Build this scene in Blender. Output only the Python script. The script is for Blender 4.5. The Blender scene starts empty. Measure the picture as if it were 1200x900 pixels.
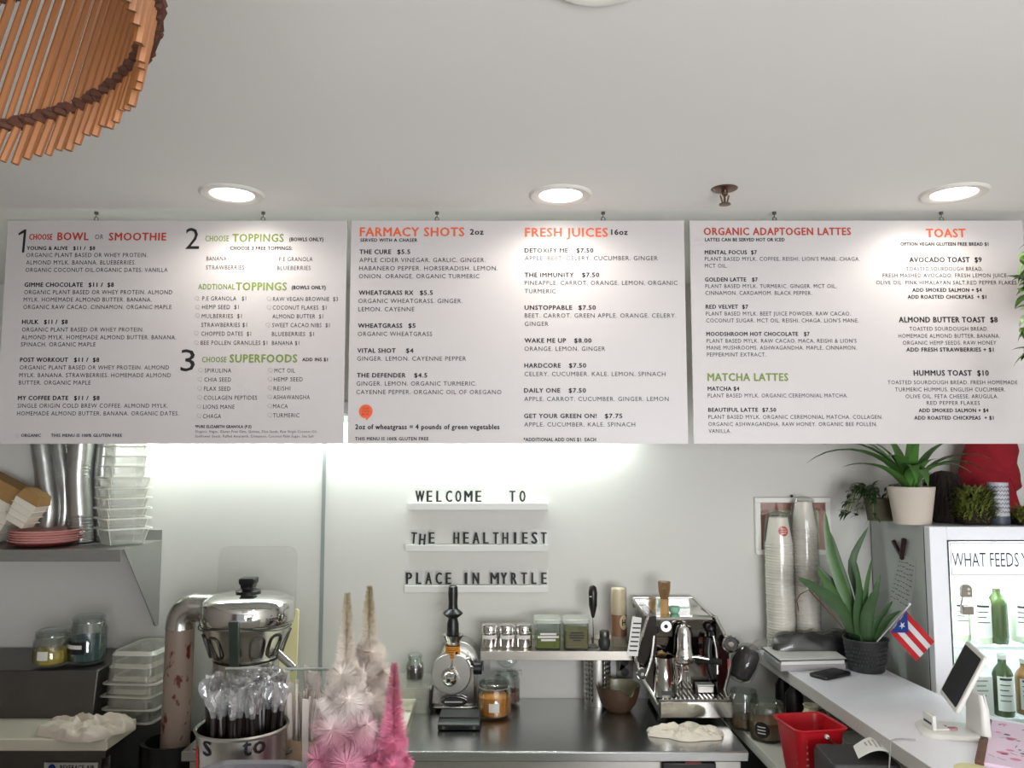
import bpy, bmesh, math, random
from mathutils import Vector, Matrix, Euler, noise
R = math.radians
random.seed(7)
SC = bpy.context.scene
COL = SC.collection
# ------------------------------------------------------------------ camera, world, lights, exposure
FPX, TH, CZ = 950.0, R(5.22), 1.89
cam_d = bpy.data.cameras.new('camera'); cam_d.sensor_width = 36; cam_d.lens = FPX / 1200 * 36
cam_d.clip_start = 0.02
cam = bpy.data.objects.new('camera', cam_d); COL.objects.link(cam)
cam.location = (0, 0, CZ); cam.rotation_euler = (R(90) + TH, 0, 0)
SC.camera = cam
SC.view_settings.view_transform = 'Standard'; SC.view_settings.look = 'None'
SC.view_settings.gamma = 1; SC.view_settings.use_curve_mapping = False
SC.view_settings.exposure = 0.16
SC.cycles.transparent_max_bounces = 40; SC.cycles.max_bounces = 10
W = bpy.data.worlds.new('world'); SC.world = W; W.use_nodes = True
W.node_tree.nodes['Background'].inputs[0].default_value = (0.85, 0.9, 1.0, 1)
W.node_tree.nodes['Background'].inputs[1].default_value = 0.35
def area_light(name, loc, rot, sx, sy, power, color=(1, 1, 1), spread=180):
    d = bpy.data.lights.new(name, 'AREA'); d.shape = 'RECTANGLE'; d.size = sx; d.size_y = sy
    d.energy = power; d.color = color; d.spread = R(spread)
    o = bpy.data.objects.new(name, d); COL.objects.link(o); o.location = loc; o.rotation_euler = rot
    return o
# daylight through the shop window behind the camera (opening in wall_front)
area_light('window_daylight', (1.3, -2.38, 1.4), (R(132), 0, 0), 2.2, 1.9, 190, (0.95, 0.97, 1.0))
DOWN_W, BATTEN_W, FRIDGE_W = 6.0, 18.0, 9.0
# ------------------------------------------------------------------ measuring helpers
def ray(u, v):
    x = (u - 600) / FPX; y = (450 - v) / FPX
    return Vector((x, math.cos(TH) - y * math.sin(TH), math.sin(TH) + y * math.cos(TH)))
def at(u, v, Y):
    d = ray(u, v); return d * (Y / d.y) + Vector((0, 0, CZ))
def on(u, v, z):
    d = ray(u, v); return d * ((z - CZ) / d.z) + Vector((0, 0, CZ))
# ------------------------------------------------------------------ materials
def lin(h):
    h = h.lstrip('#'); c = [int(h[i:i + 2], 16) / 255 for i in (0, 2, 4)]
    return tuple(x / 12.92 if x <= .04045 else ((x + .055) / 1.055) ** 2.4 for x in c) + (1,)
def newmat(name):
    m = bpy.data.materials.new(name); m.use_nodes = True
    return m, m.node_tree, m.node_tree.nodes, m.node_tree.links, m.node_tree.nodes['Principled BSDF']
def mat(name, col, rough=.5, metal=0, var=.12, scale=8, bump=0, stretch=None, spec=.5, emit=0, alpha=1):
    """principled with a procedural noise variation of the colour and an optional bump"""
    m, nt, n, l, b = newmat(name)
    c = lin(col)
    tc = n.new('ShaderNodeTexCoord'); mp = n.new('ShaderNodeMapping'); nz = n.new('ShaderNodeTexNoise')
    l.new(tc.outputs['Object'], mp.inputs[0]); l.new(mp.outputs[0], nz.inputs['Vector'])
    if stretch: mp.inputs['Scale'].default_value = stretch
    nz.inputs['Scale'].default_value = scale; nz.inputs['Detail'].default_value = 4
    mx = n.new('ShaderNodeMix'); mx.data_type = 'RGBA'
    mx.inputs['A'].default_value = tuple(x * (1 - var) for x in c[:3]) + (1,)
    mx.inputs['B'].default_value = tuple(min(1, x * (1 + var)) for x in c[:3]) + (1,)
    l.new(nz.outputs['Fac'], mx.inputs['Factor']); l.new(mx.outputs['Result'], b.inputs['Base Color'])
    b.inputs['Roughness'].default_value = rough; b.inputs['Metallic'].default_value = metal
    b.inputs['Specular IOR Level'].default_value = spec
    if bump:
        bp = n.new('ShaderNodeBump'); bp.inputs['Strength'].default_value = bump; bp.inputs['Distance'].default_value = .004
        l.new(nz.outputs['Fac'], bp.inputs['Height']); l.new(bp.outputs[0], b.inputs['Normal'])
    if emit:
        l.new(mx.outputs['Result'], b.inputs['Emission Color']); b.inputs['Emission Strength'].default_value = emit
    if alpha < 1: b.inputs['Alpha'].default_value = alpha
    return m
def emis(name, col, s):
    m, nt, n, l, b = newmat(name); n.remove(b)
    e = n.new('ShaderNodeEmission'); e.inputs[0].default_value = lin(col); e.inputs[1].default_value = s
    l.new(e.outputs[0], n['Material Output'].inputs[0]); return m
def clear(name, tint='ffffff', gloss=.12, haze=0.0, hazecol='ffffff', rough=.05):
    """thin clear plastic or glass: tinted transparent, fresnel gloss, some haze"""
    m, nt, n, l, b = newmat(name); n.remove(b)
    t = n.new('ShaderNodeBsdfTransparent'); t.inputs[0].default_value = lin(tint)
    g = n.new('ShaderNodeBsdfGlossy'); g.inputs['Roughness'].default_value = rough
    lw = n.new('ShaderNodeLayerWeight'); lw.inputs[0].default_value = .35
    ad = n.new('ShaderNodeMath'); ad.operation = 'MULTIPLY_ADD'; ad.inputs[1].default_value = .4; ad.inputs[2].default_value = gloss * .4
    ad.use_clamp = True
    l.new(lw.outputs['Fresnel'], ad.inputs[0])
    m1 = n.new('ShaderNodeMixShader'); l.new(ad.outputs[0], m1.inputs[0]); l.new(t.outputs[0], m1.inputs[1]); l.new(g.outputs[0], m1.inputs[2])
    out = m1
    if haze:
        d = n.new('ShaderNodeBsdfDiffuse'); d.inputs[0].default_value = lin(hazecol)
        tr = n.new('ShaderNodeBsdfTranslucent'); tr.inputs[0].default_value = lin(hazecol)
        md = n.new('ShaderNodeMixShader'); md.inputs[0].default_value = .4
        l.new(d.outputs[0], md.inputs[1]); l.new(tr.outputs[0], md.inputs[2])
        nz = n.new('ShaderNodeTexNoise'); nz.inputs['Scale'].default_value = 30
        mr = n.new('ShaderNodeMath'); mr.operation = 'MULTIPLY'; mr.inputs[1].default_value = haze * 2
        mr.use_clamp = True; l.new(nz.outputs['Fac'], mr.inputs[0])
        m2 = n.new('ShaderNodeMixShader'); l.new(mr.outputs[0], m2.inputs[0]); l.new(m1.outputs[0], m2.inputs[1]); l.new(md.outputs[0], m2.inputs[2]); out = m2
    l.new(out.outputs[0], n['Material Output'].inputs[0]); return m
def ramp_mat(name, stops, axis='Z', lo=0, hi=1, rough=.7, noise_amt=.1, nscale=20):
    """colour that runs along an object axis between lo and hi metres"""
    m, nt, n, l, b = newmat(name)
    tc = n.new('ShaderNodeTexCoord'); sp = n.new('ShaderNodeSeparateXYZ'); l.new(tc.outputs['Object'], sp.inputs[0])
    mr = n.new('ShaderNodeMapRange'); mr.inputs[1].default_value = lo; mr.inputs[2].default_value = hi
    l.new(sp.outputs[axis], mr.inputs[0])
    nz = n.new('ShaderNodeTexNoise'); nz.inputs['Scale'].default_value = nscale; l.new(tc.outputs['Object'], nz.inputs['Vector'])
    ma = n.new('ShaderNodeMath'); ma.operation = 'MULTIPLY_ADD'; ma.inputs[1].default_value = noise_amt; ma.inputs[2].default_value = -noise_amt / 2
    l.new(nz.outputs['Fac'], ma.inputs[0])
    ad = n.new('ShaderNodeMath'); l.new(mr.outputs[0], ad.inputs[0]); l.new(ma.outputs[0], ad.inputs[1])
    cr = n.new('ShaderNodeValToRGB'); l.new(ad.outputs[0], cr.inputs[0])
    e = cr.color_ramp.elements
    while len(e) < len(stops): e.new(.5)
    for i, (p, c) in enumerate(stops): e[i].position = p; e[i].color = lin(c)
    l.new(cr.outputs[0], b.inputs['Base Color']); b.inputs['Roughness'].default_value = rough
    return m
def blotch_mat(name, base, spot, thr=.6, scale=12, rough=.5, stretch=None, transl=0):
    m, nt, n, l, b = newmat(name)
    tc = n.new('ShaderNodeTexCoord'); mp = n.new('ShaderNodeMapping'); nz = n.new('ShaderNodeTexNoise')
    l.new(tc.outputs['Object'], mp.inputs[0]); l.new(mp.outputs[0], nz.inputs['Vector'])
    if stretch: mp.inputs['Scale'].default_value = stretch
    nz.inputs['Scale'].default_value = scale; nz.inputs['Detail'].default_value = 6
    cr = n.new('ShaderNodeValToRGB'); l.new(nz.outputs['Fac'], cr.inputs[0])
    cr.color_ramp.elements[0].position = thr; cr.color_ramp.elements[0].color = lin(base)
    cr.color_ramp.elements[1].position = thr + .06; cr.color_ramp.elements[1].color = lin(spot)
    l.new(cr.outputs[0], b.inputs['Base Color']); b.inputs['Roughness'].default_value = rough
    return m
M = {}
M['wall'] = mat('wall_paint', 'cccac4', .55, var=.03, scale=3, bump=.02)
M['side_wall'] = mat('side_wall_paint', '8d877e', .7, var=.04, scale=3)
M['header_glow'] = mat('header_added_glow', 'f2f4f8', .4, var=.01, emit=.42)  # emission added to brighten the header sign face to white
M['ceiling'] = mat('ceiling_paint', 'e6e4e0', .8, var=.02, scale=2, bump=.02)
M['floor'] = mat('floor_vinyl', '7d766c', .5, var=.15, scale=5)
M['board'] = mat('board_laminate', 'b8b3b2', .4, var=.015, scale=2)
M['ink'] = mat('ink_black', '0f0d0e', .6)
M['ink_red'] = mat('ink_red', 'a8301c', .6)
M['ink_orange'] = mat('ink_orange', 'd2552c', .6)
M['ink_green'] = mat('ink_green', '6f8433', .6)
M['ink_pale'] = mat('ink_pale', 'a59e98', .7)
M['steel'] = mat('brushed_steel', 'c6c4bf', .32, 1, .1, 30, .03, (1, 12, 12))
M['steel_dark'] = mat('worn_dark_steel', '6a6865', .42, 1, .15, 12, .04)
M['shelf_steel'] = mat('grey_shelf_steel', 'a3a29e', .45, .8, .1, 14, .02, (1, 8, 8))
M['chrome'] = mat('polished_chrome', 'e2e0dc', .1, 1, .04, 6)
M['alu'] = mat('cast_aluminium', 'cfcdc8', .24, 1, .1, 10, .03)
M['black'] = mat('black_plastic', '121212', .35, var=.2)
M['black_matte'] = mat('black_rubber', '1b1a19', .75, var=.2)
M['charcoal'] = mat('charcoal_plastic', '2c2c2d', .5, var=.2, scale=20)
M['white'] = mat('white_plastic', 'dedcd6', .4, var=.03)
M['white_lam'] = mat('white_laminate', 'f0eef5', .32, var=.02, scale=2)
M['lam_edge'] = mat('laminate_edge', 'bdb9b4', .5, var=.04)
M['ledge'] = mat('ledge_white', 'd4d2cd', .5, var=.03)
M['cut_white'] = mat('cutting_board_white', 'd8d2bf', .55, var=.08, scale=5)
M['cream'] = mat('cream_plastic', 'e6dca8', .5, var=.05)
M['wood'] = mat('rattan_stick', '8a5426', .55, var=.35, scale=26, stretch=(1, 1, .15))
M['wood_dark'] = mat('dark_twine', '4a2818', .85, var=.4, scale=90, bump=.5)
M['brown_wood'] = mat('brown_wood', '6b4a38', .6, var=.2, scale=20, stretch=(1, 1, 8))
M['kraft'] = mat('kraft_card', '9c7848', .8, var=.08, scale=30)
M['kraft_white'] = mat('white_card', 'd9d2c4', .7, var=.05)
M['pink_plate'] = mat('pink_ceramic', 'dfa49c', .35, var=.05)
M['red_bowl'] = mat('dark_red_ceramic', '6e2620', .4, var=.1)
M['foil'] = mat('silvery_film', 'b6b6b4', .28, .75, .35, 18, .3)
M['deli'] = clear('frosted_tub', 'ffffff', .1, .10, 'fffdf4', .25)
M['tub_rim'] = mat('tub_rim_plastic', 'f2f0e6', .35, var=.02, alpha=.75)
M['pan_rim'] = mat('pan_rim_plastic', 'dedbd0', .3, var=.02, alpha=.5)
M['pan'] = clear('clear_pan', 'fdfdfb', .12, .09, 'efece4', .15)
M['glass'] = clear('clear_glass', 'f8fbfa', .1, 0, rough=.03)
M['film'] = clear('clear_film', 'fafaf8', .06, .03, 'f0f0ee', .12)
M['film_tile'] = clear('clear_tile_film', 'fdfdfd', .0, .0, 'f4f4f2', .3)
M['film2'] = clear('crinkled_film', 'efefed', .5, .3, 'f0f0ee', .15)
M['yellow_food'] = mat('yellow_dried_fruit', 'b59a35', .7, var=.4, scale=60, bump=.4)
M['teal_food'] = mat('teal_powder', '2c4a4c', .8, var=.3, scale=40)
M['orange_food'] = mat('orange_powder', 'c87a1e', .8, var=.35, scale=70, bump=.4)
M['olive_food'] = mat('olive_powder', '6f7434', .85, var=.3, scale=60, bump=.3)
M['khaki_food'] = mat('khaki_powder', '7d7350', .85, var=.2, scale=60)
M['bean'] = mat('dark_beans', '2a1813', .5, var=.4, scale=90, bump=.5)
M['honey'] = mat('honey', 'a5622c', .25, var=.08)
M['label'] = mat('label_paper', 'd9d6d0', .7, var=.03)
M['label_orange'] = mat('label_orange', 'd88a1c', .6, var=.05)
M['cloth'] = mat('white_terry', 'dcd2c2', .95, var=.12, scale=30, bump=.4)
M['brown_glaze'] = mat('brown_glaze', '4a3628', .3, var=.3, scale=14)
M['bowl_in'] = mat('grey_glaze', '8f8a70', .3, var=.2, scale=14)
M['pulp_tube'] = blotch_mat('stained_tube', '98857a', '64201a', .58, 30, .35, (1, 1, .6))
M['red'] = mat('red_plastic', 'b3101e', .38, var=.08, scale=6)
M['red_cloth'] = mat('red_fabric', '860c1b', .9, var=.25, scale=14, bump=.3)
M['sticker_red'] = mat('red_sticker', 'c8352c', .5, var=.04)
M['leaf'] = mat('leaf_green', '37552f', .5, var=.35, scale=16)
M['leaf_light'] = mat('leaf_light', '7fa04a', .45, var=.3, scale=16)
M['leaf_dark'] = mat('leaf_dark', '1f3d1e', .4, var=.4, scale=14)
M['leaf_olive'] = mat('leaf_olive', '67702f', .6, var=.45, scale=30)
M['soil'] = mat('soil', '251a12', .95, var=.4, scale=60, bump=.5)
M['terracotta_white'] = mat('white_pot', 'c9bdb0', .7, var=.06, scale=10)
M['coir'] = mat('dark_coir', '20130e', .95, var=.4, scale=60, bump=.6)
M['teal_clear'] = mat('mint_plastic', '8fc0a6', .4, var=.05)
M['bamboo'] = mat('bamboo', 'b08a58', .6, var=.15, scale=30, stretch=(6, 6, .5))
M['brass'] = mat('brass', '8a6a3a', .25, 1, .1)
M['mirror_dark'] = mat('dark_mirror_steel', '8a8580', .08, 1, .08, 4)
M['paper'] = mat('paper', 'e6e4e0', .75, var=.02)
M['paper_wrap'] = mat('paper_wrapper', 'd8cfc6', .75, var=.06, scale=30)
M['fridge'] = mat('fridge_grey', 'b9bfba', .4, var=.03)
M['fridge_white'] = mat('fridge_white', 'f6f7fc', .35, var=.02)
M['fridge_in'] = mat('fridge_lining', 'e8f2f2', .5, var=.02)
M['bottle_green'] = mat('dark_green_bottle', '3a4a22', .15, var=.15)
M['bottle_amber'] = mat('amber_drink', '9a6a3a', .2, var=.15)
M['bottle_pale'] = mat('pale_drink', 'cfd6bc', .25, var=.1)
M['screen'] = mat('dark_screen', '14161c', .45, var=.3, scale=4, spec=.2)
M['pink'] = mat('pink_ink', 'e08ab0', .6)
M['pink_pale'] = mat('pale_pink_paper', 'e8cfe4', .6, var=.02)
M['flag_red'] = mat('flag_red', 'c8232c', .7, var=.06)
M['flag_blue'] = mat('flag_blue', '1f3f9a', .7, var=.06)
M['flag_white'] = mat('flag_white', 'e4e2e6', .7, var=.03)
M['frame_red'] = mat('red_pattern_mat', 'a86458', .7, var=.5, scale=120)
M['tan_print'] = mat('tan_print', 'b4a890', .7, var=.05)
M['seal'] = mat('gold_seal', 'c9b25c', .5)
M['pail'] = mat('galvanised_pail', 'bab8b0', .36, 1, .2, 10, .04)
M['straw'] = mat('black_straw', '1c1615', .3, var=.2)
M['tub_grey'] = mat('grey_tub', '757479', .5, var=.1)
M['lens'] = emis('downlight_lens', 'fffaf0', 9.0)
M['tube_light'] = emis('batten_tube', 'eafff8', 1.0)
M['fridge_light'] = emis('fridge_strip', 'effaff', 5.0)
M['led_red'] = emis('red_led', 'e0201c', 0.6)
M['trim_metal'] = mat('downlight_trim', 'd9d6d0', .4, var=.02)
M['trim_strip'] = mat('panel_trim', '9aa19f', .4, .5, var=.05)
M['copper_food'] = mat('brown_powder', '7a4a34', .8, var=.3, scale=60)
M['shelf_bright'] = mat('bright_shelf_steel', 'b9b3aa', .3, 1, .08, 14, .02, (1, 8, 8))
M['lid_clear'] = clear('jar_lid_plastic', 'eef0ea', .3, .3, 'eceee6', .2)
M['film2b'] = clear('squeeze_bottle_plastic', 'f4f0e8', .2, .12, 'f0ece0', .2)
M['cream_cap'] = mat('cream_foam', 'd8cdb4', .6, var=.05)
M['cream_label'] = mat('cream_label', 'd9c79c', .6, var=.03)
M['charcoal_grey'] = mat('grey_outlet', '8a857e', .5)
M['espresso_side'] = mat('dark_polished_side', '4c4846', .12, 1, .1, 5)
M['bamboo_dark'] = mat('bamboo_tine', '8a6a44', .7, var=.2, scale=40)
M['copper'] = mat('aged_copper', '7a6658', .35, 1, .15)
M['teal_latch'] = mat('latch_metal', '6d7a74', .3, 1, .15, 12)
M['film_mat'] = clear('clear_mat_film', 'fbfbfa', .1, .02, 'f0f0ea', .1)
M['led_dim'] = mat('red_window', '5a1012', .3)
M['steel_top'] = mat('worktop_steel', 'c2c4c3', .24, 1, .08, 20, .02, (1, 10, 10))
M['wire_gold'] = mat('gold_wire', '8a7a50', .4, 1)
M['white_shelf'] = mat('shelf_laminate', 'c9c6bc', .5, var=.04)
M['shelf_back'] = mat('shelf_back_board', 'b08a74', .6, var=.08)
M['brown_liquid'] = mat('brown_syrup', '7a5a3a', .5, var=.25, scale=20)
M['napkin'] = mat('dusty_pink_napkin', '9a7f78', .9, var=.1)
M['binder_grey'] = mat('binder_grey', 'a8a6a6', .5, var=.05)
M['red_text'] = mat('pale_red_print', 'cc7a7c', .6)
M['cream_ceramic'] = mat('cream_ceramic', 'cfc6ac', .35, var=.05)
M['tan_container'] = mat('tan_card', 'b49a80', .7, var=.08)
M['red_print'] = mat('red_print', 'b5563f', .7)
M['glass_pane'] = clear('guard_glass', 'f4f8f6', .06, 0, rough=.02)
M['glass_edge'] = mat('glass_edge', 'a9b0ac', .2, var=.05)
M['film_straw'] = clear('straw_film', 'e9e9e9', .7, .16, 'f4f4f4', .12)
M['black_film'] = mat('black_liner_film', '232424', .4, var=.3, scale=18, bump=.3)
M['coir_black'] = mat('black_bristle', '232120', .9, var=.5, scale=80, bump=.8)
M['paper_cup'] = mat('paper_cup', 'e8e2d8', .6, var=.03)
M['film_sleeve'] = clear('cup_sleeve_film', 'fbfbfa', .12, .04, 'f4f4f2', .12)
M['leaf_mid'] = mat('leaf_mid', '466839', .4, var=.35, scale=16)
M['lock_tan'] = mat('lock_tan', '8d8478', .5)
M['clip_red'] = mat('dark_red_clip', '2c0f12', .35)
M['note_paper'] = mat('note_paper', 'b9beb8', .7)
M['leaf_stripe'] = mat('striped_leaf', '4f7a38', .4, var=.4, scale=14)
M['leaf_vine'] = mat('vine_leaf', '5d7f3a', .42, var=.4, scale=14)
M['leaf_olive_pot'] = mat('olive_pot', '4a4632', .7)
M['pot_white'] = mat('pot_white', 'b9b9c0', .45, var=.04)
M['pot_blue'] = mat('pot_blue', '454a58', .5, var=.1)
M['pink_dark'] = mat('dusty_pink', 'b57a80', .6)
M['cable_grey'] = mat('cable_grey', '9a9894', .5)
# ------------------------------------------------------------------ mesh builder
class MB:
    def __init__(s): s.bm = bmesh.new(); s.T = Matrix.Identity(4)
    def v(s, p): return s.bm.verts.new(s.T @ Vector(p))
    def f(s, vs):
        try: return s.bm.faces.new(vs)
        except ValueError: return None
    def box(s, x0, x1, y0, y1, z0, z1, tx=0, ty=0):
        """box; tx, ty shrink the top on each side (taper)"""
        b = [s.v(p) for p in ((x0, y0, z0), (x1, y0, z0), (x1, y1, z0), (x0, y1, z0))]
        t = [s.v(p) for p in ((x0 + tx, y0 + ty, z1), (x1 - tx, y0 + ty, z1), (x1 - tx, y1 - ty, z1), (x0 + tx, y1 - ty, z1))]
        s.f(b[::-1]); s.f(t)
        for i in range(4): s.f((b[i], b[(i + 1) % 4], t[(i + 1) % 4], t[i]))
        return s
    def loft(s, rings, cap0=True, cap1=True, closed=True):
        rs = [[s.v(p) for p in r] for r in rings]
        n = len(rs[0])
        for a, b in zip(rs, rs[1:]):
            for i in range(n if closed else n - 1): s.f((a[i], a[(i + 1) % n], b[(i + 1) % n], b[i]))
        if cap0: s.f(rs[0][::-1])
        if cap1: s.f(rs[-1])
        return s
    def lathe(s, prof, n=32, c=(0, 0, 0), cap0=False, cap1=False):
        cx, cy, cz = c; prev = None; first = None
        for r, z in prof:
            if r < 1e-6: ring = [s.v((cx, cy, cz + z))]
            else: ring = [s.v((cx + r * math.cos(2 * math.pi * i / n), cy + r * math.sin(2 * math.pi * i / n), cz + z)) for i in range(n)]
            if first is None: first = ring
            if prev:
                if len(prev) == 1 and len(ring) > 1:
                    for i in range(n): s.f((prev[0], ring[(i + 1) % n], ring[i]))
                elif len(ring) == 1 and len(prev) > 1:
                    for i in range(n): s.f((prev[i], prev[(i + 1) % n], ring[0]))
                elif len(ring) > 1:
                    for i in range(n): s.f((prev[i], prev[(i + 1) % n], ring[(i + 1) % n], ring[i]))
            prev = ring
        if cap0 and len(first) > 1: s.f(first[::-1])
        if cap1 and len(prev) > 1: s.f(prev)
        return s
    def cyl(s, p0, p1, r0, r1=None, n=20, cap=True):
        return s.tube([p0, p1], [r0, r0 if r1 is None else r1], n, cap)
    def tube(s, pts, r, n=8, cap=True):
        pts = [Vector(p) for p in pts]; m = len(pts)
        rs = r if isinstance(r, (list, tuple)) else [r] * m
        rings = []; up = None
        for i in range(m):
            d = (pts[min(i + 1, m - 1)] - pts[max(i - 1, 0)])
            if d.length < 1e-9: d = Vector((0, 0, 1))
            d.normalize()
            if up is None: up = Vector((0, 0, 1)) if abs(d.z) < .9 else Vector((1, 0, 0))
            a = d.cross(up)
            if a.length < 1e-6: a = d.orthogonal()
            a.normalize(); b = a.cross(d).normalized(); up = b
            rings.append([pts[i] + (a * math.cos(2 * math.pi * k / n) + b * math.sin(2 * math.pi * k / n)) * rs[i] for k in range(n)])
        return s.loft(rings, cap, cap)
    def ball(s, c, r, sx=1, sy=1, sz=1, n=16, k=10):
        cx, cy, cz = c
        T0 = s.T; s.T = T0 @ Matrix.Translation(c) @ Matrix.Diagonal((sx, sy, sz, 1))
        s.lathe([(r * math.sin(math.pi * i / k), -r * math.cos(math.pi * i / k)) for i in range(k + 1)], n)
        s.T = T0; return s
    def prism(s, poly, d):
        """extrude a 3-D polygon along vector d"""
        d = Vector(d); a = [Vector(p) for p in poly]
        return s.loft([a, [p + d for p in a]])
    def poly(s, pts): s.f([s.v(p) for p in pts]); return s
    def strip(s, a, b):
        va = [s.v(p) for p in a]; vb = [s.v(p) for p in b]
        for i in range(len(a) - 1): s.f((va[i], va[i + 1], vb[i + 1], vb[i]))
        return s
    def leaf(s, base, az, length, width, rise=60, droop=60, seg=7, fold=.25, tip=.5):
        """arching leaf: starts at elevation rise deg and turns down by droop deg over its length"""
        p = Vector(base); L = []; C = []; Rr = []
        side = Vector((-math.sin(az), math.cos(az), 0))
        for i in range(seg + 1):
            t = i / seg; el = R(rise - droop * t)
            d = Vector((math.cos(az) * math.cos(el), math.sin(az) * math.cos(el), math.sin(el)))
            up = side.cross(d)
            if up.z < 0 and abs(el) < R(90): up = -up
            w = width / 2 * (math.sin(math.pi * min(1, (t + .12) / 1.12) ** tip) if t < 1 else 0) + .0006
            C.append(p.copy()); L.append(p + side * w + up * w * fold); Rr.append(p - side * w + up * w * fold)
            p = p + d * length / seg
        vl, vc, vr = [[s.v(q) for q in a] for a in (L, C, Rr)]
        for i in range(seg):
            s.f((vl[i], vc[i], vc[i + 1], vl[i + 1])); s.f((vc[i], vr[i], vr[i + 1], vc[i + 1]))
        return s
    def build(s, name, m, parent=None, bevel=0, angle=40, flat=False, rec=True):
        if rec: bmesh.ops.recalc_face_normals(s.bm, faces=s.bm.faces)
        me = bpy.data.meshes.new(name); s.bm.to_mesh(me); s.bm.free()
        me.materials.append(M[m] if isinstance(m, str) else m)
        if not flat:
            me.shade_smooth(); me.set_sharp_from_angle(angle=R(angle))
        o = bpy.data.objects.new(name, me); COL.objects.link(o)
        if parent: o.parent = parent
        if bevel:
            b = o.modifiers.new('bevel', 'BEVEL'); b.width = bevel; b.segments = 2; b.limit_method = 'ANGLE'; b.angle_limit = R(50)
        return o
def thing(name, label, cat, loc=(0, 0, 0), rz=0, group=None):
    o = bpy.data.objects.new(name, None); COL.objects.link(o); o.empty_display_size = .02
    o.location = loc; o.rotation_euler = (0, 0, rz)
    return tag(o, label, cat, group)
def tag(o, label, cat, group=None):
    o['label'] = label; o['category'] = cat
    if group: o['group'] = group
    return o
def solo(mb, name, m, label, cat, loc=(0, 0, 0), rz=0, group=None, **k):
    o = mb.build(name, m, None, **k); o.location = loc; o.rotation_euler = (0, 0, rz)
    return tag(o, label, cat, group)
def struct(name, mb, m, **k):
    o = mb.build(name, m, None, **k); o['kind'] = 'structure'; return o
def dup(root, loc, rz=None, label=None):
    def cp(o, par):
        c = o.copy(); COL.objects.link(c)
        if par: c.parent = par
        for ch in list(o.children): cp(ch, c)
        return c
    c = cp(root, None); c.location = loc
    if rz is not None: c.rotation_euler = (0, 0, rz)
    if label: c['label'] = label
    return c
def rrect(w, d, r, n=5, cx=0, cy=0):
    """rounded rectangle outline in xy"""
    pts = []
    for (sx, sy, a0) in ((1, 1, 0), (-1, 1, 90), (-1, -1, 180), (1, -1, 270)):
        for i in range(n + 1):
            a = R(a0 + 90 * i / n)
            pts.append((cx + sx * (w / 2 - r) + r * math.cos(a), cy + sy * (d / 2 - r) + r * math.sin(a)))
    return pts
def ring_at(pts, z): return [(x, y, z) for x, y in pts]
# ---- text
_fc = bpy.data.curves.new('font', 'FONT'); _fo = bpy.data.objects.new('font', _fc)
_cache = {}
def glyphs(text, bold=0, spacing=1.0, res=2):
    k = (text, bold, spacing, res)
    if k not in _cache:
        _fc.body = text; _fc.size = 1; _fc.offset = bold; _fc.space_character = spacing; _fc.resolution_u = res; _fc.extrude = 0; _fc.fill_mode = 'FRONT'
        me = bpy.data.meshes.new_from_object(_fo)
        vs = [tuple(v.co) for v in me.vertices]; fs = [tuple(p.vertices) for p in me.polygons]
        bpy.data.meshes.remove(me); _cache[k] = (vs, fs)
    return _cache[k]
CAP = max(v[1] for v in glyphs('H')[0])
def put_text(mb, text, x0, x1, zb, cap, y, bold=0, spacing=1.08, ax=(1, 0, 0), up=(0, 0, 1), org=(0, 0, 0), depth=None):
    """flat lettering: left x0, right x1 (None: natural), baseline zb, capital height cap; axes ax / up from org"""
    if depth is not None and bold > 0:
        for dx in (-1, 0, 1): put_text(mb, text, x0 + dx * bold * cap, x1 + dx * bold * cap, zb, cap, y + .00004 * dx, 0, spacing, ax, up, org, depth)
        return
    if depth is None and bold > 0:
        # heavier weight: the same outlines set side by side
        for dx in (-1, 1):
            put_text(mb, text, x0 + dx * bold * cap, None if x1 is None else x1 + dx * bold * cap, zb, cap, y + .0000 * dx + (.00015 if dx > 0 else .0002), 0, spacing, ax, up, org)
            put_text(mb, text, x0, x1, zb + dx * bold * cap * .7, cap, y + .00006 + .00003 * dx, 0, spacing, ax, up, org)
        return
    vs, fs = glyphs(text, 0 if bold > 0 else bold, spacing)
    if not vs: return
    ax = Vector(ax); up = Vector(up); org = Vector(org); nrm = ax.cross(up)
    mn = min(v[0] for v in vs); mxx = max(v[0] for v in vs); k = cap / CAP
    sx = k if x1 is None else (x1 - x0) / (mxx - mn)
    P = [org + ax * (x0 + (v[0] - mn) * sx) + up * (zb + v[1] * k) + nrm * y for v in vs]
    if depth is None:
        q = [mb.v(p) for p in P]
        for f in fs: mb.f([q[i] for i in f])
    else:
        q = [mb.v(p) for p in P]; g = [mb.v(p - nrm * depth) for p in P]
        from collections import Counter
        ed = Counter()
        for f in fs:
            mb.f([q[i] for i in f]); mb.f([g[i] for i in f][::-1])
            for a, b in zip(f, f[1:] + f[:1]): ed[(a, b)] += 1
        for (a, b) in ed:
            if (b, a) not in ed: mb.f((q[b], q[a], g[a], g[b]))
def curved_disc(mb, R0, al0, z0, ra, rz=None, rad_at=None, off=.0012, n=26, k=3):
    """a round sticker lying on a cylinder (or on a cone given by rad_at(z))"""
    rz = rz or ra; f = rad_at or (lambda z: R0)
    def P(t, i):
        a = 6.28319 * i / n; z = z0 + t * rz * math.sin(a); r = f(z) + off; al = al0 + t * ra * math.cos(a) / r
        return (r * math.cos(al), r * math.sin(al), z)
    c = mb.v(P(0, 0)); prev = None
    for j in range(1, k + 1):
        ring = [mb.v(P(j / k, i)) for i in range(n)]
        for i in range(n):
            if prev is None: mb.f((c, ring[i], ring[(i + 1) % n]))
            else: mb.f((prev[i], ring[i], ring[(i + 1) % n], prev[(i + 1) % n]))
        prev = ring
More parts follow.
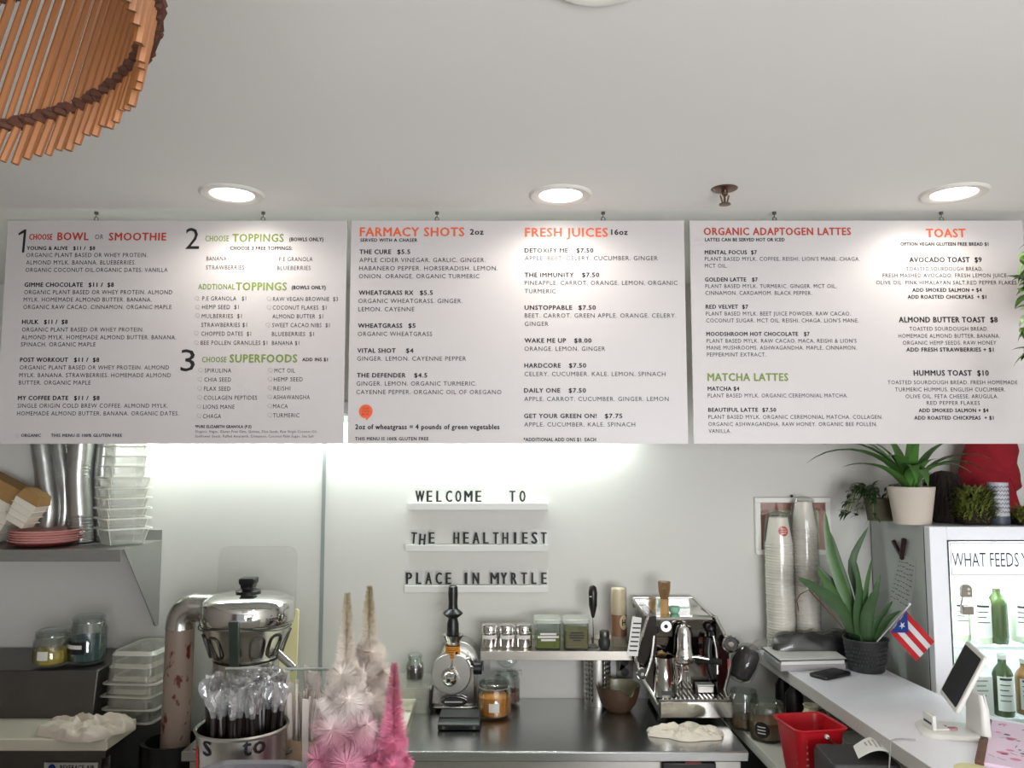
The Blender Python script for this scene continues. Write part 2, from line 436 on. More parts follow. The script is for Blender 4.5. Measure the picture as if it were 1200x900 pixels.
def crumple(w, d, h, seed, n=84, m=60, folds=3.0):
    """a crumpled cloth lying on z=0: irregular outline, soft folds, closed underneath"""
    mb = MB(); top = []; bot = []
    for i in range(n + 1):
        rt = []; rb = []
        for j in range(m + 1):
            a, b = i / n * 2 - 1, j / m * 2 - 1
            # square to disc-like irregular outline
            r = max(abs(a), abs(b)) or 1e-6; ang = math.atan2(b, a)
            rr = r * (.78 + .26 * noise.noise(Vector((math.cos(ang) * 1.6 + seed, math.sin(ang) * 1.6, seed))))
            x, y = math.cos(ang) * rr * w / 2 * 1.15, math.sin(ang) * rr * d / 2 * 1.15
            edge = max(0, 1 - r ** 3)
            q = Vector((x / w * folds + seed, y / d * folds, seed * .7))
            w_ = Vector((noise.noise(q * .9), noise.noise(q * .9 + Vector((5, 5, 5))), 0)) * .9
            f1 = 1 - abs(noise.noise(q + w_)) * 2.6; f2 = 1 - abs(noise.noise(q * 2.4 + w_ * 2)) * 2.4; f3 = noise.noise(q * 5.5)
            f = .30 + .42 * max(0, f1) + .24 * max(0, f2) + .10 * f3
            z = h * edge ** .4 * max(.12, min(1.05, f)) + .004
            rt.append((x, y, z)); rb.append((x, y, .0005))
        top.append(rt); bot.append(rb)
    vt = [[mb.v(p) for p in r] for r in top]
    vb = [[mb.v(p) for p in r] for r in bot]
    for i in range(n):
        for j in range(m):
            mb.f((vt[i][j], vt[i + 1][j], vt[i + 1][j + 1], vt[i][j + 1])); mb.f((vb[i][j], vb[i][j + 1], vb[i + 1][j + 1], vb[i + 1][j]))
    for i in range(n):
        mb.f((vt[i][0], vb[i][0], vb[i + 1][0], vt[i + 1][0])); mb.f((vt[i][m], vt[i + 1][m], vb[i + 1][m], vb[i][m]))
    for j in range(m):
        mb.f((vt[0][j], vt[0][j + 1], vb[0][j + 1], vb[0][j])); mb.f((vt[n][j], vb[n][j], vb[n][j + 1], vt[n][j + 1]))
    return mb
# ================================================================== THE SETTING
D, H = 3.57, 2.665
XL, XR, YF = -2.7, 2.45, -2.4
struct('floor', MB().box(XL - .1, XR + .1, YF - .1, D + .1, -.08, 0), 'floor')
struct('ceiling', MB().box(XL - .1, XR + .1, YF - .1, D + .1, H, H + .1), 'ceiling')
struct('wall_back', MB().box(XL - .1, XR + .1, D, D + .1, 0, H), 'wall')
struct('wall_left', MB().box(XL - .1, XL, YF - .1, D, 0, H), 'side_wall')
struct('wall_right', MB().box(XR, XR + .1, YF - .1, D, 0, H), 'wall')
wf = MB(); wf.box(XL, XR, YF - .1, YF, 0, .5); wf.box(XL, XR, YF - .1, YF, 2.58, H); wf.box(XL, -1.7, YF - .1, YF, .5, 2.58); wf.box(2.4, XR, YF - .1, YF, .5, 2.58)
struct('wall_front', wf, 'side_wall')
xt = at(380, 560, D).x
struct('trim_1', MB().box(xt - .008, xt + .008, D - .005, D, .9, H), 'trim_strip')
struct('baseboard_back', MB().box(XL, XR, D - .012, D, 0, .1), 'black_matte')
# ================================================================== ceiling lights, sprinkler
def downlight(u, v, label, first=[None]):
    p = on(u, v, H)
    if first[0] is None:
        t = thing('recessed_downlight', label, 'ceiling light', (p.x, p.y, H), 0, 'recessed ceiling lights')
        MB().lathe([(.062, -.002), (.068, -.006), (.088, -.007), (.094, -.0015), (.094, 0)], 40).build('trim_ring', 'trim_metal', t)
        MB().lathe([(.0, -.0035), (.06, -.004), (.064, -.0015)], 40).build('lens', 'lens', t)
        d = bpy.data.lights.new('lamp', 'SPOT'); d.energy = DOWN_W; d.spot_size = R(172); d.spot_blend = .55; d.shadow_soft_size = .06; d.color = (1, .95, .88)
        l = bpy.data.objects.new('lamp', d); COL.objects.link(l); l.parent = t; l.location = (0, 0, -.03)
        first[0] = t; return t
    return dup(first[0], (p.x, p.y, H), None, label)
downlight(272, 227, 'lit recessed downlight above the left menu board')
downlight(657, 228, 'lit recessed downlight above the middle menu board')
downlight(1118, 226, 'lit recessed downlight above the right menu board')
downlight(705, -33, 'recessed downlight cut off by the top edge of the photo')
p = on(849, 221, H)
t = thing('fire_sprinkler', 'small chrome ceiling fire sprinkler between two downlights', 'sprinkler', (p.x, p.y, H))
MB().lathe([(0, -.006), (.02, -.008), (.036, -.003), (.038, 0)], 28).build('escutcheon', 'copper', t)
mb = MB(); mb.lathe([(0, -.012), (.008, -.012), (.009, -.006), (.009, -.02), (.006, -.022)], 16)
mb.cyl((-.012, 0, -.02), (-.006, 0, -.045), .0025, n=8); mb.cyl((.012, 0, -.02), (.006, 0, -.045), .0025, n=8); mb.cyl((0, 0, -.02), (0, 0, -.045), .0035, n=8)
mb.cyl((-.012, 0, -.02), (.012, 0, -.02), .003, n=8)
mb.build('frame', 'copper', t)
MB().lathe([(0, -.044), (.016, -.045), (.017, -.048), (0, -.05)], 20).build('deflector', 'copper', t)
# fluorescent batten on the wall behind the boards
t = thing('batten_light', 'long wall batten light glowing behind the hanging menu boards', 'light fixture', (-.63, D, 2.06))
mb = MB(); mb.box(-1.15, 1.15, -.05, 0, .02, .075); mb.build('housing', 'white', t, bevel=.004)
mb = MB(); mb.cyl((-1.13, -.03, 0), (1.13, -.03, 0), .014, n=16); mb.build('tube', 'tube_light', t)
for s in (-1, 1):
    MB().box(s * 1.14 - .01, s * 1.14 + .01, -.045, -.012, -.018, .025).build('end_cap', 'white', t)
d = bpy.data.lights.new('lamp', 'AREA'); d.shape = 'RECTANGLE'; d.size = 2.2; d.size_y = .03; d.energy = BATTEN_W; d.color = (.88, 1, .96)
l = bpy.data.objects.new('lamp', d); COL.objects.link(l); l.parent = t; l.location = (0, -.06, -.02); l.rotation_euler = (R(28), 0, 0)
# ================================================================== MENU BOARDS
YB = 2.5
def C(k, u0, v0): return lambda x, y: (u0 + x / k, v0 + y / k)
c1, c2, c3, c4, c5, c6 = C(3.105, 0, 240), C(3.105, 205, 240), C(3.214, 405, 250), C(3.214, 600, 250), C(3.105, 805, 240), C(3.105, 1000, 240)
def menu_board(label, x0, x1, lines, hooks, extra=None):
    z0, z1 = at(600, 520, YB).z, at(600, 258.5, YB).z
    cx = (x0 + x1) / 2
    t = thing('menu_board', label, 'menu board', (cx, YB, z0), 0, 'hanging menu boards')
    MB().box(x0 - cx, x1 - cx, 0, .006, 0, z1 - z0).build('panel', 'board', t)
    mbs = {}
    for (cv, xa, xb, yc, h, s, st) in lines:
        u0, vb = cv(xa, yc + h / 2); u1, vt = cv(xb, yc - h / 2)
        a, b, c = at(u0, vb, YB), at(u1, vb, YB), at(u0, vt, YB)
        col = {'b': 'ink', 'n': 'ink', 'r': 'ink_red', 'o': 'ink_orange', 'g': 'ink_green', 'h': 'ink_green', 'p': 'ink_pale', 'd': 'ink', 'x': 'ink'}[st]
        mb = mbs.setdefault((col, len(mbs)) if st in 'roghp' else (col, 'all'), MB())
        if s == '1':
            w_, h_ = b.x - a.x, c.z - a.z; ox, oz = a.x - cx, a.z - z0
            mb.poly([(ox + w_ * .62, -.0008, oz), (ox + w_ * .95, -.0008, oz), (ox + w_ * 1.08, -.0008, oz + h_), (ox + w_ * .78, -.0008, oz + h_), (ox, -.0008, oz + h_ * .84), (ox + w_ * .02, -.0008, oz + h_ * .74), (ox + w_ * .72, -.0008, oz + h_ * .85)]); continue
        put_text(mb, s, a.x - cx, b.x - cx, a.z - z0, (c.z - a.z), .0008, {'b': .05, 'n': 0, 'r': .045, 'o': .045, 'g': .045, 'h': .03, 'p': .0, 'd': .0, 'x': .055}[st], 1.12)
    for (col, _k), mb in mbs.items():
        mb.build({'ink': 'black_lettering', 'ink_red': 'red_lettering', 'ink_orange': 'orange_lettering', 'ink_green': 'green_lettering', 'ink_pale': 'pale_marks'}[col], col, t, flat=True, rec=False)
    if extra: extra(t, cx, z0)
    for u in hooks:
        x = at(u, 258, YB).x - cx; top = H - z0; zz = z1 - z0
        mb = MB(); mb.cyl((x, .003, top), (x, .003, top - .008), .006, n=12)
        pts = [(x, .003, top - .006), (x, .003, top - .016)]
        for i in range(9):
            a = R(90 + 300 * i / 8); pts.append((x + .006 * math.cos(a), .003, top - .022 + .006 * math.sin(a)))
        mb.tube(pts, .0013, 6)
        mb.build('ceiling_hook', 'steel_dark', t)
        mb = MB()
        mb.tube([(x + .007 * math.cos(R(a)), .003, zz - .0 + (.012) * math.sin(R(a))) for a in range(0, 361, 30)], .0012, 6)
        mb.build('wire_loop', 'steel_dark', t)
    return t
L1 = []
def A(L, cv, xa, xb, y, h, s, st='n'): L.append((cv, xa, xb, y, h, s, st))
A(L1, c1, 64, 90, 132, 84, '1', 'd')
A(L1, c1, 107, 190, 117, 20, 'CHOOSE', 'r'); A(L1, c1, 210, 322, 115, 27, 'BOWL', 'r'); A(L1, c1, 346, 376, 117, 17, 'OR', 'n'); A(L1, c1, 397, 604, 116, 27, 'SMOOTHIE', 'r')
A(L1, c1, 98, 246, 158, 13, 'YOUNG & ALIVE', 'b'); A(L1, c1, 267, 346, 158, 13, '$11 /  $8', 'b')
for y, x0, x1, s in ((183, 96, 537, 'ORGANIC PLANT BASED OR WHEY PROTEIN.'), (210, 95, 494, 'ALMOND MYLK. BANANA. BLUEBERRIES.'), (237, 93, 610, 'ORGANIC COCONUT OIL.ORGANIC DATES. VANILLA'),
    (318, 88, 627, 'ORGANIC PLANT BASED OR WHEY PROTEIN. ALMOND'), (345, 86, 552, 'MYLK. HOMEMADE ALMOND BUTTER. BANANA.'), (372, 85, 624, 'ORGANIC RAW CACAO. CINNAMON. ORGANIC MAPLE'),
    (454, 80, 523, 'ORGANIC PLANT BASED OR WHEY PROTEIN.'), (482, 78, 641, 'ALMOND MYLK. HOMEMADE ALMOND BUTTER. BANANA.'), (508, 76, 348, 'SPINACH. ORGANIC MAPLE'),
    (592, 72, 615, 'ORGANIC PLANT BASED OR WHEY PROTEIN. ALMOND'), (620, 70, 622, 'MYLK. BANANA. STRAWBERRIES. HOMEMADE ALMOND'), (647, 69, 330, 'BUTTER. ORGANIC MAPLE'),
    (731, 64, 612, 'SINGLE ORIGIN COLD BREW COFFEE. ALMOND MYLK.'), (759, 62, 651, 'HOMEMADE ALMOND BUTTER. BANANA. ORGANIC DATES.')): A(L1, c1, x0, x1, y, 15, s)
for y, x0, x1, x2, x3, s in ((291, 90, 301, 323, 414, 'GIMME CHOCOLATE'), (426, 81, 140, 161, 246, 'HULK'), (564, 74, 247, 270, 361, 'POST WORKOUT'), (703, 66, 248, 270, 362, 'MY COFFEE DATE')):
    A(L1, c1, x0, x1, y, 15, s, 'b'); A(L1, c1, x2, x3, y, 15, '$11 /  $8', 'b')
A(L1, c1, 78, 149, 839, 11, 'ORGANIC', 'b'); A(L1, c1, 186, 444, 839, 11, 'THIS MENU IS 100% GLUTEN FREE', 'b')
A(L1, c2, 38, 88, 123, 76, '2', 'd'); A(L1, c2, 20, 72, 566, 78, '3', 'd')
A(L1, c2, 111, 196, 123, 20, 'CHOOSE', 'h'); A(L1, c2, 210, 395, 121, 28, 'TOPPINGS', 'g'); A(L1, c2, 417, 540, 126, 13, '(BOWLS ONLY)', 'b')
A(L1, c2, 201, 426, 158, 13, 'CHOOSE 3 FREE TOPPINGS:', 'b')
for y, x0, x1, s in ((196, 115, 188, 'BANANA'), (228, 113, 252, 'STRAWBERRIES'), (198, 379, 501, 'P.E GRANOLA'), (230, 372, 494, 'BLUEBERRIES'),
    (341, 100, 259, 'P.E GRANOLA   $1'), (372, 99, 232, 'HEMP SEED  $1'), (405, 98, 243, 'MULBERRIES  $1'), (437, 96, 262, 'STRAWBERRIES $1'), (469, 96, 277, 'CHOPPED DATES  $1'), (502, 94, 336, 'BEE POLLEN GRANULES $1'),
    (343, 357, 593, 'RAW VEGAN BROWNIE  $3'), (374, 356, 551, 'COCONUT FLAKES  $1'), (406, 355, 539, 'ALMOND BUTTER  $1'), (438, 354, 563, 'SWEET CACAO NIBS  $1'), (470, 353, 506, 'BLUEBERRIES  $1'), (503, 353, 452, 'BANANA $1'),
    (603, 108, 205, 'SPIRULINA'), (636, 107, 204, 'CHIA SEED'), (669, 106, 202, 'FLAX SEED'), (702, 105, 299, 'COLLAGEN PEPTIDES'), (735, 103, 217, 'LIONS MANE'), (769, 102, 168, 'CHAGA'),
    (603, 362, 437, 'MCT OIL'), (635, 360, 465, 'HEMP SEED'), (668, 359, 420, 'REISHI'), (700, 358, 491, 'ASHAWANGHA'), (733, 357, 411, 'MACA'), (766, 357, 453, 'TURMERIC')): A(L1, c2, x0, x1, y, 15, s)
A(L1, c2, 85, 218, 298, 19, 'ADDTIONAL', 'h'); A(L1, c2, 222, 406, 297, 28, 'TOPPINGS', 'g'); A(L1, c2, 425, 548, 301, 13, '(BOWLS ONLY)', 'b')
A(L1, c2, 99, 187, 563, 19, 'CHOOSE', 'h'); A(L1, c2, 200, 444, 559, 28, 'SUPERFOODS', 'g'); A(L1, c2, 464, 556, 563, 12, 'ADD INS $1', 'b')
A(L1, c2, 74, 278, 807, 10, '*PURE ELIZABETH GRANOLA (P.E)', 'b'); A(L1, c2, 74, 517, 825, 9, 'Organic, Vegan, Gluten Free Oats, Quinoa, Chia Seeds, Raw Virgin Coconut Oil,', 'n'); A(L1, c2, 74, 505, 842, 9, 'Sunflower Seeds, Puffed Amaranth, Cinnamon, Coconut Palm Sugar, Sea Salt', 'n')
for x, y in ((358, 195), (80, 340), (82, 371), (82, 402), (78, 466), (78, 500), (342, 341), (342, 372), (338, 436), (93, 601), (91, 634), (90, 667), (90, 700), (88, 733), (88, 767), (347, 601), (346, 633), (346, 666), (345, 698), (345, 731), (345, 764)): A(L1, c2, x - 9, x + 9, y, 15, 'Q', 'p')
A(L1, c1, 54, 68, 838, 13, 'Q', 'p')
xl = at(11, 258, YB).x - .004
menu_board('left hanging menu board with bowls, toppings and superfoods', xl, at(402, 520, YB).x, L1, (112, 308))
L2 = []
A(L2, c3, 55, 446, 70, 32, 'FARMACY SHOTS', 'o'); A(L2, c3, 469, 519, 70, 20, '2oz', 'x'); A(L2, c3, 56, 270, 101, 12, 'SERVED WITH A CHASER', 'b')
for y, x0, x1, x2, x3, s, q in ((145, 53, 171, 195, 243, 'THE CURE', '$5.5'), (299, 50, 255, 280, 328, 'WHEATGRASS RX', '$5.5'), (423, 47, 213, 237, 263, 'WHEATGRASS', '$5'), (517, 45, 188, 228, 255, 'VITAL SHOT', '$4'), (610, 43, 226, 259, 307, 'THE DEFENDER', '$4.5')):
    A(L2, c3, x0, x1, y, 16, s, 'b'); A(L2, c3, x2, x3, y, 16, q, 'b')
for y, x0, x1, s in ((176, 52, 527, 'APPLE CIDER VINEGAR. GARLIC. GINGER.'), (207, 51, 573, 'HABANERO PEPPER. HORSERADISH. LEMON.'), (237, 50, 504, 'ONION. ORANGE. ORGANIC TURMERIC'), (330, 48, 440, 'ORGANIC WHEATGRASS. GINGER.'), (361, 48, 259, 'LEMON. CAYENNE'),
    (454, 46, 326, 'ORGANIC WHEATGRASS'), (547, 43, 454, 'GINGER. LEMON. CAYENNE PEPPER'), (641, 41, 493, 'GINGER. LEMON. ORGANIC TURMERIC.'), (673, 40, 587, 'CAYENNE PEPPER. ORGANIC OIL OF OREGANO')): A(L2, c3, x0, x1, y, 16, s)
A(L2, c3, 37, 579, 804, 18, '2oz of wheatgrass = 4 pounds of green vegetables', 'x'); A(L2, c3, 36, 312, 849, 12, 'THIS MENU IS 100% GLUTEN FREE', 'b')
A(L2, c4, 50, 360, 72, 32, 'FRESH JUICES', 'o'); A(L2, c4, 374, 435, 71, 20, '16oz', 'x')
for y, x0, x1, x2, x3, s, q in ((140, 48, 210, 243, 306, 'DETOXIFY ME', '$7.50'), (232, 48, 232, 264, 328, 'THE IMMUNITY', '$7.50'), (355, 48, 226, 251, 315, 'UNSTOPPABLE', '$7.50'), (479, 48, 203, 235, 299, 'WAKE ME UP', '$8.00'), (573, 47, 183, 215, 279, 'HARDCORE', '$7.50'), (667, 46, 181, 214, 278, 'DAILY ONE', '$7.50'), (763, 46, 318, 350, 415, 'GET YOUR GREEN ON!', '$7.75')):
    A(L2, c4, x0, x1, y, 16, s, 'b'); A(L2, c4, x2, x3, y, 16, q, 'b')
for y, x0, x1, s in ((169, 48, 549, 'APPLE. BEET. CELERY. CUCUMBER. GINGER'), (262, 48, 623, 'PINEAPPLE. CARROT. ORANGE. LEMON. ORGANIC'), (293, 48, 165, 'TURMERIC'), (385, 48, 618, 'BEET. CARROT. GREEN APPLE. ORANGE. CELERY.'), (416, 48, 137, 'GINGER'), (510, 47, 351, 'ORANGE. LEMON. GINGER'), (605, 47, 578, 'CELERY. CUCUMBER. KALE. LEMON. SPINACH'), (699, 46, 590, 'APPLE. CARROT. CUCUMBER. GINGER. LEMON'), (795, 46, 464, 'APPLE. CUCUMBER. KALE. SPINACH')): A(L2, c4, x0, x1, y, 16, s)
A(L2, c4, 44, 316, 852, 13, '*ADDITIONAL ADD ONS $1  EACH', 'b')
def bubble(t, cx, z0):
    a = at(*c3(76, 746), YB); r = at(*c3(102, 746), YB).x - a.x
    mb = MB(); pts = [(a.x - cx + r * math.cos(R(k)), -.0007, a.z - z0 + r * math.sin(R(k))) for k in range(-50, 271, 12)]
    pts = pts + [(a.x - cx + r * .05, -.0007, a.z - z0 - r * 1.02), (a.x - cx + r * .1, -.0007, a.z - z0 - r * 1.35)]
    mb.poly(pts); mb.build('logo_bubble', 'ink_orange', t, flat=True)
    mb = MB()
    for i, s in enumerate(('OUR', 'FOOD', 'RX')):
        put_text(mb, s, a.x - cx - r * .5, a.x - cx + r * .5, a.z - z0 + r * (.28 - .42 * i), r * .3, .0011, .02)
    mb.build('logo_lettering', 'ink_red', t, flat=True, rec=False)
menu_board('middle hanging menu board with wellness shots and fresh juices', at(407, 520, YB).x, at(806.5, 520, YB).x, L2, (512, 707), bubble)
L3 = []
A(L3, c5, 62, 596, 97, 26, 'ORGANIC ADAPTOGEN LATTES', 'r'); A(L3, c5, 66, 355, 127, 12, 'LATTES CAN BE SERVED HOT OR ICED', 'b')
for y, x0, x1, s in ((173, 65, 254, 'MENTAL FOCUS  $7'), (272, 66, 257, 'GOLDEN LATTE   $7'), (371, 69, 222, 'RED VELVET  $7'), (470, 71, 446, 'MOODSHROOM HOT CHOCOLATE   $7'), (669, 76, 190, 'MATCHA $4'), (746, 78, 324, 'BEAUTIFUL LATTE  $7.50')): A(L3, c5, x0, x1, y, 14, s, 'b')
for y, x0, x1, s in ((197, 65, 629, 'PLANT BASED MYLK. COFFEE. REISHI. LION\'S MANE. CHAGA.'), (222, 65, 147, 'MCT OIL.'), (296, 67, 545, 'PLANT BASED MYLK. TURMERIC. GINGER. MCT OIL.'), (321, 67, 455, 'CINNAMON. CARDAMOM. BLACK PEPPER.'),
    (396, 69, 596, 'PLANT BASED MYLK. BEET JUICE POWDER. RAW CACAO.'), (421, 70, 625, 'COCONUT SUGAR. MCT OIL. REISHI. CHAGA. LION\'S MANE.'), (495, 72, 617, 'PLANT BASED MYLK. RAW CACAO. MACA. REISHI & LION\'S'), (520, 72, 618, 'MANE MUSHROOMS. ASHWAGANDHA. MAPLE. CINNAMON.'), (545, 73, 288, 'PEPPERMINT EXTRACT.'),
    (694, 76, 585, 'PLANT BASED MYLK. ORGANIC CEREMONIAL MATCHA.'), (772, 78, 712, 'PLANT BASED MYLK. ORGANIC CEREMONIAL MATCHA. COLLAGEN.'), (798, 78, 692, 'ORGANIC ASHWAGANDHA. RAW HONEY. ORGANIC BEE POLLEN.'), (823, 79, 160, 'VANILLA.')): A(L3, c5, x0, x1, y, 14, s)
A(L3, c5, 76, 368, 627, 27, 'MATCHA LATTES', 'g')
A(L3, c6, 266, 408, 103, 30, 'TOAST', 'o')
for y, x0, x1, h, s in ((143, 172, 491, 12, 'OPTION VEGAN GLUTEEN FREE BREAD $1'), (200, 204, 466, 18, 'AVOCADO TOAST  $9'), (310, 215, 466, 13, 'ADD SMOKED SALMON + $4'), (335, 198, 483, 13, 'ADD ROASTED CHICKPEAS  + $1'), (418, 166, 524, 19, 'ALMOND BUTTER TOAST  $8'), (527, 193, 510, 14, 'ADD FRESH STRAWBERRIES + $1'), (612, 220, 492, 19, 'HUMMUS TOAST  $10'), (748, 238, 491, 13, 'ADD SMOKED SALMON + $4'), (775, 222, 510, 13, 'ADD ROASTED CHICKPEAS  + $1')): A(L3, c6, x0, x1, y, h, s, 'b')
for y, x0, x1, s in ((233, 192, 471, 'TOASTED SOURDOUGH BREAD.'), (257, 107, 562, 'FRESH MASHED AVOCADO. FRESH LEMON JUICE.'), (283, 83, 594, 'OLIVE OIL. PINK HIMALAYAN SALT.RED PEPPER FLAKES'), (451, 204, 490, 'TOASTED SOURDOUGH BREAD.'), (477, 164, 533, 'HOMEMADE ALMOND BUTTER. BANANA.'), (502, 180, 520, 'ORGANIC HEMP SEEDS. RAW HONEY'),
    (646, 125, 597, 'TOASTED SOURDOUGH BREAD. FRESH HOMEMADE'), (672, 152, 553, 'TURMERIC HUMMUS. ENGLISH CUCUMBER.'), (697, 190, 527, 'OLIVE OIL. FETA CHEESE. ARUGULA.'), (721, 267, 460, 'RED PEPPER FLAKES')): A(L3, c6, x0, x1, y, 14, s)
menu_board('right hanging menu board with lattes and toast', at(813, 500, YB).x, at(813, 500, YB).x + 1.05, L3, (908, 1104))
# ================================================================== RATTAN PENDANT LAMP
def pendant():
    k = .55; cx, cy = -.875 * k, .581 * k
    t = thing('rattan_pendant_lamp', 'big pendant lampshade of rattan sticks at top left', 'pendant lamp', (cx, cy, H))
    prof = [(.54 + .17 * h_, 2.30 + h_) for h_ in (0, .058, .17, .28, .42, .55, .66)]
    prof = [(r * k, 1.89 + (z - 1.89) * k - H) for r, z in prof]
    mb = MB(); n = 150
    for i in range(n):
        a = 2 * math.pi * i / n; tw = -.15
        jit = random.uniform(-.006, .006)
        pts = []
        for j, (r, z) in enumerate(prof):
            aa = a + tw * j / 6 + random.uniform(-.002, .002)
            zz = z + (random.uniform(-.004, .003) if j == 0 else 0)
            pts.append((r * math.cos(aa), r * math.sin(aa), zz))
        mb.tube(pts, random.uniform(.0024, .0031), 6)
    mb.build('stick_shade', 'wood', t)
    for nm, (r, z), rr in (('lower_binding', (prof[1][0], prof[1][1]), .0052), ('upper_binding', (prof[3][0], prof[3][1]), .006), ('top_ring', (prof[6][0], prof[6][1]), .008)):
        mb = MB()
        for s in (-1, 1):
            pts = []
            for i in range(361):
                a = R(i); w = s * math.sin(a * n / 2)
                pts.append(((r + .0045 * w) * math.cos(a), (r + .0045 * w) * math.sin(a), z + .0025 * s * math.cos(a * n / 2)))
            mb.tube(pts, rr * .6, 6)
        for i in range(n):
            a = 2 * math.pi * (i + .5) / n
            mb.ball((r * math.cos(a), r * math.sin(a), z + random.uniform(-.002, .002)), rr * random.uniform(.9, 1.25), n=6, k=4)
        mb.build(nm, 'wood_dark', t)
    mb = MB(); zt = prof[6][1]; mb.tube([(0, 0, zt + .02), (0, 0, -.02)], .004, 8); mb.lathe([(0, -.03), (.05, -.025), (.055, 0)], 24)
    for a in (0, 2.1, 4.2): mb.tube([(prof[6][0] * math.cos(a), prof[6][0] * math.sin(a), zt), (0, 0, zt + .03)], .003, 6)
    mb.build('cord_and_canopy', 'black_matte', t)
    mb = MB(); mb.lathe([(0, zt + .02), (.022, zt + .015), (.022, zt - .04), (.018, zt - .045), (0, zt - .045)], 20); mb.build('bulb_socket', 'black_matte', t)
pendant()
# ================================================================== LETTER LEDGES
rows = [(478, 642, 589.5, 597.5), (475, 642, 638.5, 646), (474, 642, 686, 694)]
nm = ['top', 'middle', 'lowest']
for i, (u0, u1, v0, v1) in enumerate(rows):
    a, b = at(u0, v0, D - .03), at(u1, v1, D - .03)
    mb = MB(); w = b.x - a.x; h = a.z - b.z
    mb.box(0, w, -.004, .0, 0, h); mb.box(0, w, 0, .03, 0, h - .004)
    t = solo(mb, 'letter_ledge', 'ledge', f'{nm[i]} slim white ledge of the wall letter sign', 'ledge', (a.x, D - .03, b.z), 0, 'white letter ledges', bevel=.0012)
Z_ = 5.714
LT = [[('W', 213, 268), ('E', 288, 320), ('L', 353, 383), ('C', 416, 453), ('O', 480, 515), ('M', 540, 590), ('E', 615, 648), ('T', 843, 877), ('O', 910, 945)],
      [('T', 180, 213), ('H', 235, 272), ('E', 302, 335), ('H', 468, 502), ('E', 533, 565), ('A', 597, 637), ('L', 667, 697), ('T', 732, 765), ('H', 795, 830), ('I', 872, 884), ('E', 928, 960), ('S', 990, 1025), ('T', 1053, 1087)],
      [('P', 150, 186), ('L', 218, 247), ('A', 280, 318), ('C', 348, 385), ('E', 415, 447), ('I', 543, 555), ('N', 595, 635), ('M', 715, 768), ('Y', 783, 823), ('R', 853, 888), ('T', 922, 955), ('L', 990, 1018), ('E', 1056, 1087)]]
words = [['WELCOME', 'TO'], ['THE', 'HEALTHIEST'], ['PLACE', 'IN', 'MYRTLE']]
ords = ['first', 'second', 'third', 'fourth', 'fifth', 'sixth', 'seventh', 'eighth', 'ninth', 'tenth']
for i, row in enumerate(LT):
    seq = [(w, k) for w in words[i] for k in range(len(w))]
    for (ch, x0, x1), (w, k) in zip(row, seq):
        Yl = D - .02
        vb = rows[i][2] + .6
        a = at(450 + x0 / Z_, vb, Yl); b = at(450 + x1 / Z_, vb, Yl)
        ledge_top = at(600, rows[i][2], D - .03).z - .004
        cap = .048; low = -.006 if (i == 1 and k == 1 and w == 'THE') else .008
        bz = ledge_top + .0005
        t = thing('letter_tile', f'black letter {ch}, {ords[k]} letter of the word {w} on the wall', 'letter', ((a.x + b.x) / 2, Yl, bz), 0, 'letters of the wall sign')
        hw = max((b.x - a.x) / 2 + .006, .014)
        MB().box(-hw, hw, -.0008, .0008, 0, .066).build('clear_tile', 'film_tile', t)
        mb = MB(); put_text(mb, ch, -(b.x - a.x) / 2, (b.x - a.x) / 2, max(low, .001), cap, .002, .045, depth=.001)
        tilt = 4 if (i == 1 and k in (0, 1) and w == 'THE') else 0
        o = mb.build('glyph', 'ink', t, flat=True); o.rotation_euler = (0, R(tilt), 0)
# ================================================================== LEFT SIDE: wall shelf and what is on it
ZS = 1.535; XS = -1.52
def left_shelf():
    t = thing('wall_shelf', 'long stainless wall shelf at left holding plates and stacked tubs', 'shelf', (XS, D, ZS))
    mb = MB(); mb.box(-.85, 0, -.37, -.001, -.0015, 0); mb.box(-.85, 0, -.3715, -.37, -.045, 0); mb.box(-.85, 0, -.37, -.36, -.046, -.0445); mb.box(-.85, 0, -.004, -.001, -.001, .045)
    mb.build('shelf_top', 'shelf_steel', t, bevel=.001)
    for x in (-.004, -.83):
        mb = MB(); mb.prism([(x, -.345, -.002), (x, -.002, -.002), (x, -.002, -.36), (x, -.03, -.36)], (.003, 0, 0))
        mb.box(x - .02, x, -.005, -.002, -.36, -.002)
        mb.build('bracket', 'shelf_steel', t)
left_shelf()
# pink plates
pu = on(47, 643, ZS)
pl = None
names = ['darker red plate at the bottom of the pink stack', 'lowest pink plate, lying on the dark red one', 'second lowest plate of the pink stack', 'middle plate of the pink stack', 'second plate from the top of the pink stack', 'topmost plate of the pink stack']
PX, PY = at(47, 643, 3.3).x, D - .235
for i in range(6):
    if i == 0:
        t0 = solo(MB().lathe([(0, 0), (.07, 0), (.09, .004), (.13, .014), (.133, .017), (.128, .018), (.088, .009), (0, .006)], 40), 'dinner_plate', 'red_bowl', names[0], 'plate', (PX - .012, PY, ZS + .001), 0, 'pink plates stacked on the wall shelf')
    elif i == 1:
        pl = solo(MB().lathe([(0, 0), (.09, 0), (.105, .004), (.132, .015), (.135, .019), (.130, .019), (.10, .009), (0, .006)], 40), 'dinner_plate', 'pink_plate', names[1], 'plate', (PX, PY, ZS + .011), 0, 'pink plates stacked on the wall shelf')
    else: dup(pl, (PX + random.uniform(-.008, .008), PY, ZS + .011 + .0095 * (i - 1)), None, names[i])
